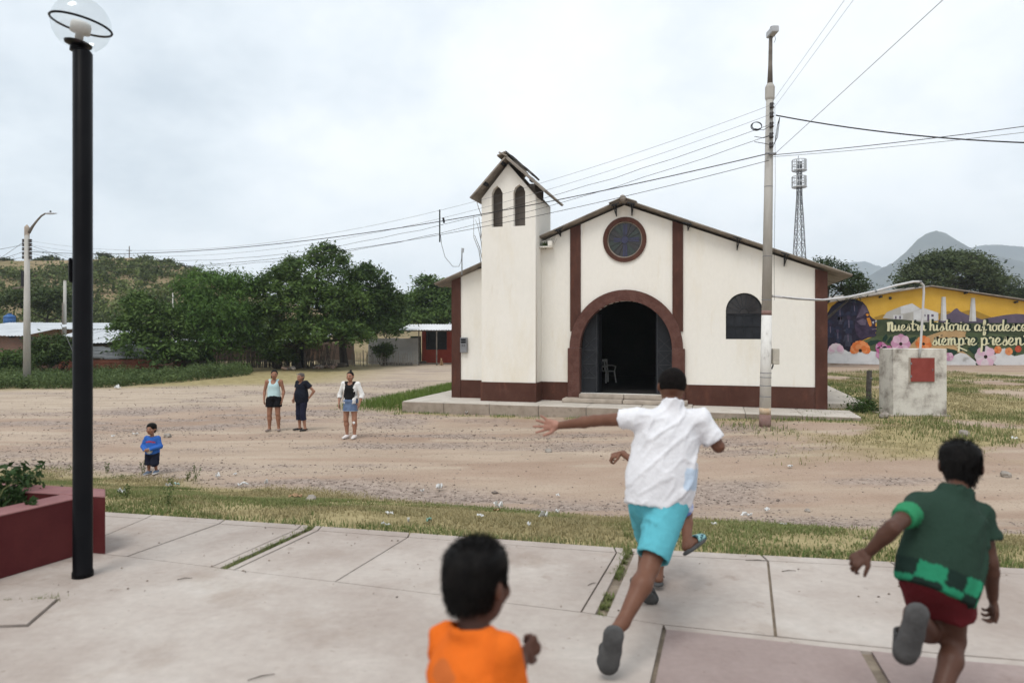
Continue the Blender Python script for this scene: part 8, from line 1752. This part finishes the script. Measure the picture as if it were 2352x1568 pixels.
def blue(V):
    q = (V - p_) @ Mt.T; c = np.tile(A((.035, .12, .42)), (len(V), 1)); fr_ = q[:, 1] > .02
    c[fr_ & (np.abs(q[:, 0]) < .085) & (np.abs(q[:, 2] - .225 + 2.2 * q[:, 0] ** 2) < .014)] = (.34, .05, .09)
    c[fr_ & ((q[:, 0] / .062) ** 2 + ((q[:, 2] - .065) / .052) ** 2 < 1)] = (.42, .43, .42); return c
cloth(t, 'sweater', Fd, blue, .004, 11, 3)
Fd = Field(.010); Fd.ell(p_, (.118, .10, .08), Mt, .03)
for k in 'LR':
    e = J['kn' + k] + (J['an' + k] - J['kn' + k]) * .2; Fd.cone(J['hip' + k], J['kn' + k], .072, .066, .02); Fd.cone(J['kn' + k], e, .066, .066, .02); Fd.pr.append((e - .08, e + .08, 0, 2, ('p', e, nz(J['an' + k] - J['kn' + k]))))
cloth(t, 'shorts', Fd, (.014, .016, .030), .004, 9, 2)
for k in 'LR':
    J['gz'] = z0 + (.015 if k == 'L' else 0); flat_shoe(t, J, k, .82, (.10, .13, .18), 'trainer')
# small dog by the porch post
g = GG(1100 * .91875 * 1.0, 838) if False else GG(1014, 839); t = thing('dog', 'small tan dog sitting beside the red house porch post', 'dog', tuple(g)); g = A(g); Fd = Field(.02)
Fd.cone(g + (0, .12, .12), g + (0, -.05, .30), .12, .09, .05).cone(g + (0, -.05, .32), g + (0, -.10, .42), .06, .055, .04).ell(g + (0, -.14, .47), (.06, .075, .06), None, .03).cone(g + (0, -.18, .45), g + (0, -.25, .43), .035, .025, .02)
for sd in (-1, 1): Fd.cone(g + (sd * .05, -.07, .25), g + (sd * .05, -.10, .02), .03, .022, .02).cone(g + (sd * .09, .10, .12), g + (sd * .10, -.02, .03), .06, .03, .03).cone(g + (sd * .04, -.12, .51), g + (sd * .055, -.11, .57), .02, .008, .01)
Fd.cone(g + (0, .2, .06), g + (.1, .32, .05), .025, .012, .02); V, Q = Fd.mesh(1); link('body', mesh_np('body', V, quads=Q, cols=np.tile(A((.32, .2, .11)), (len(V), 1)), smooth=True), M_SKIN, t)

# ------------------------------------------------------------------ air
m_air = bpy.data.materials.new('valley haze'); m_air.use_nodes = True
_n = m_air.node_tree.nodes; _n.clear(); _o = _n.new('ShaderNodeOutputMaterial'); _v = _n.new('ShaderNodeVolumePrincipled')
_v.inputs['Color'].default_value = (0.80, 0.90, 1.0, 1); _v.inputs['Density'].default_value = 0.0003; _v.inputs['Anisotropy'].default_value = 0.2
m_air.node_tree.links.new(_v.outputs[0], _o.inputs['Volume'])
o = MB().box((-3000, -60, -5.0), (4100, 3950, 370)).build('haze', m_air, kind='stuff'); tag(o, 'thin bluish haze over the valley', 'haze')
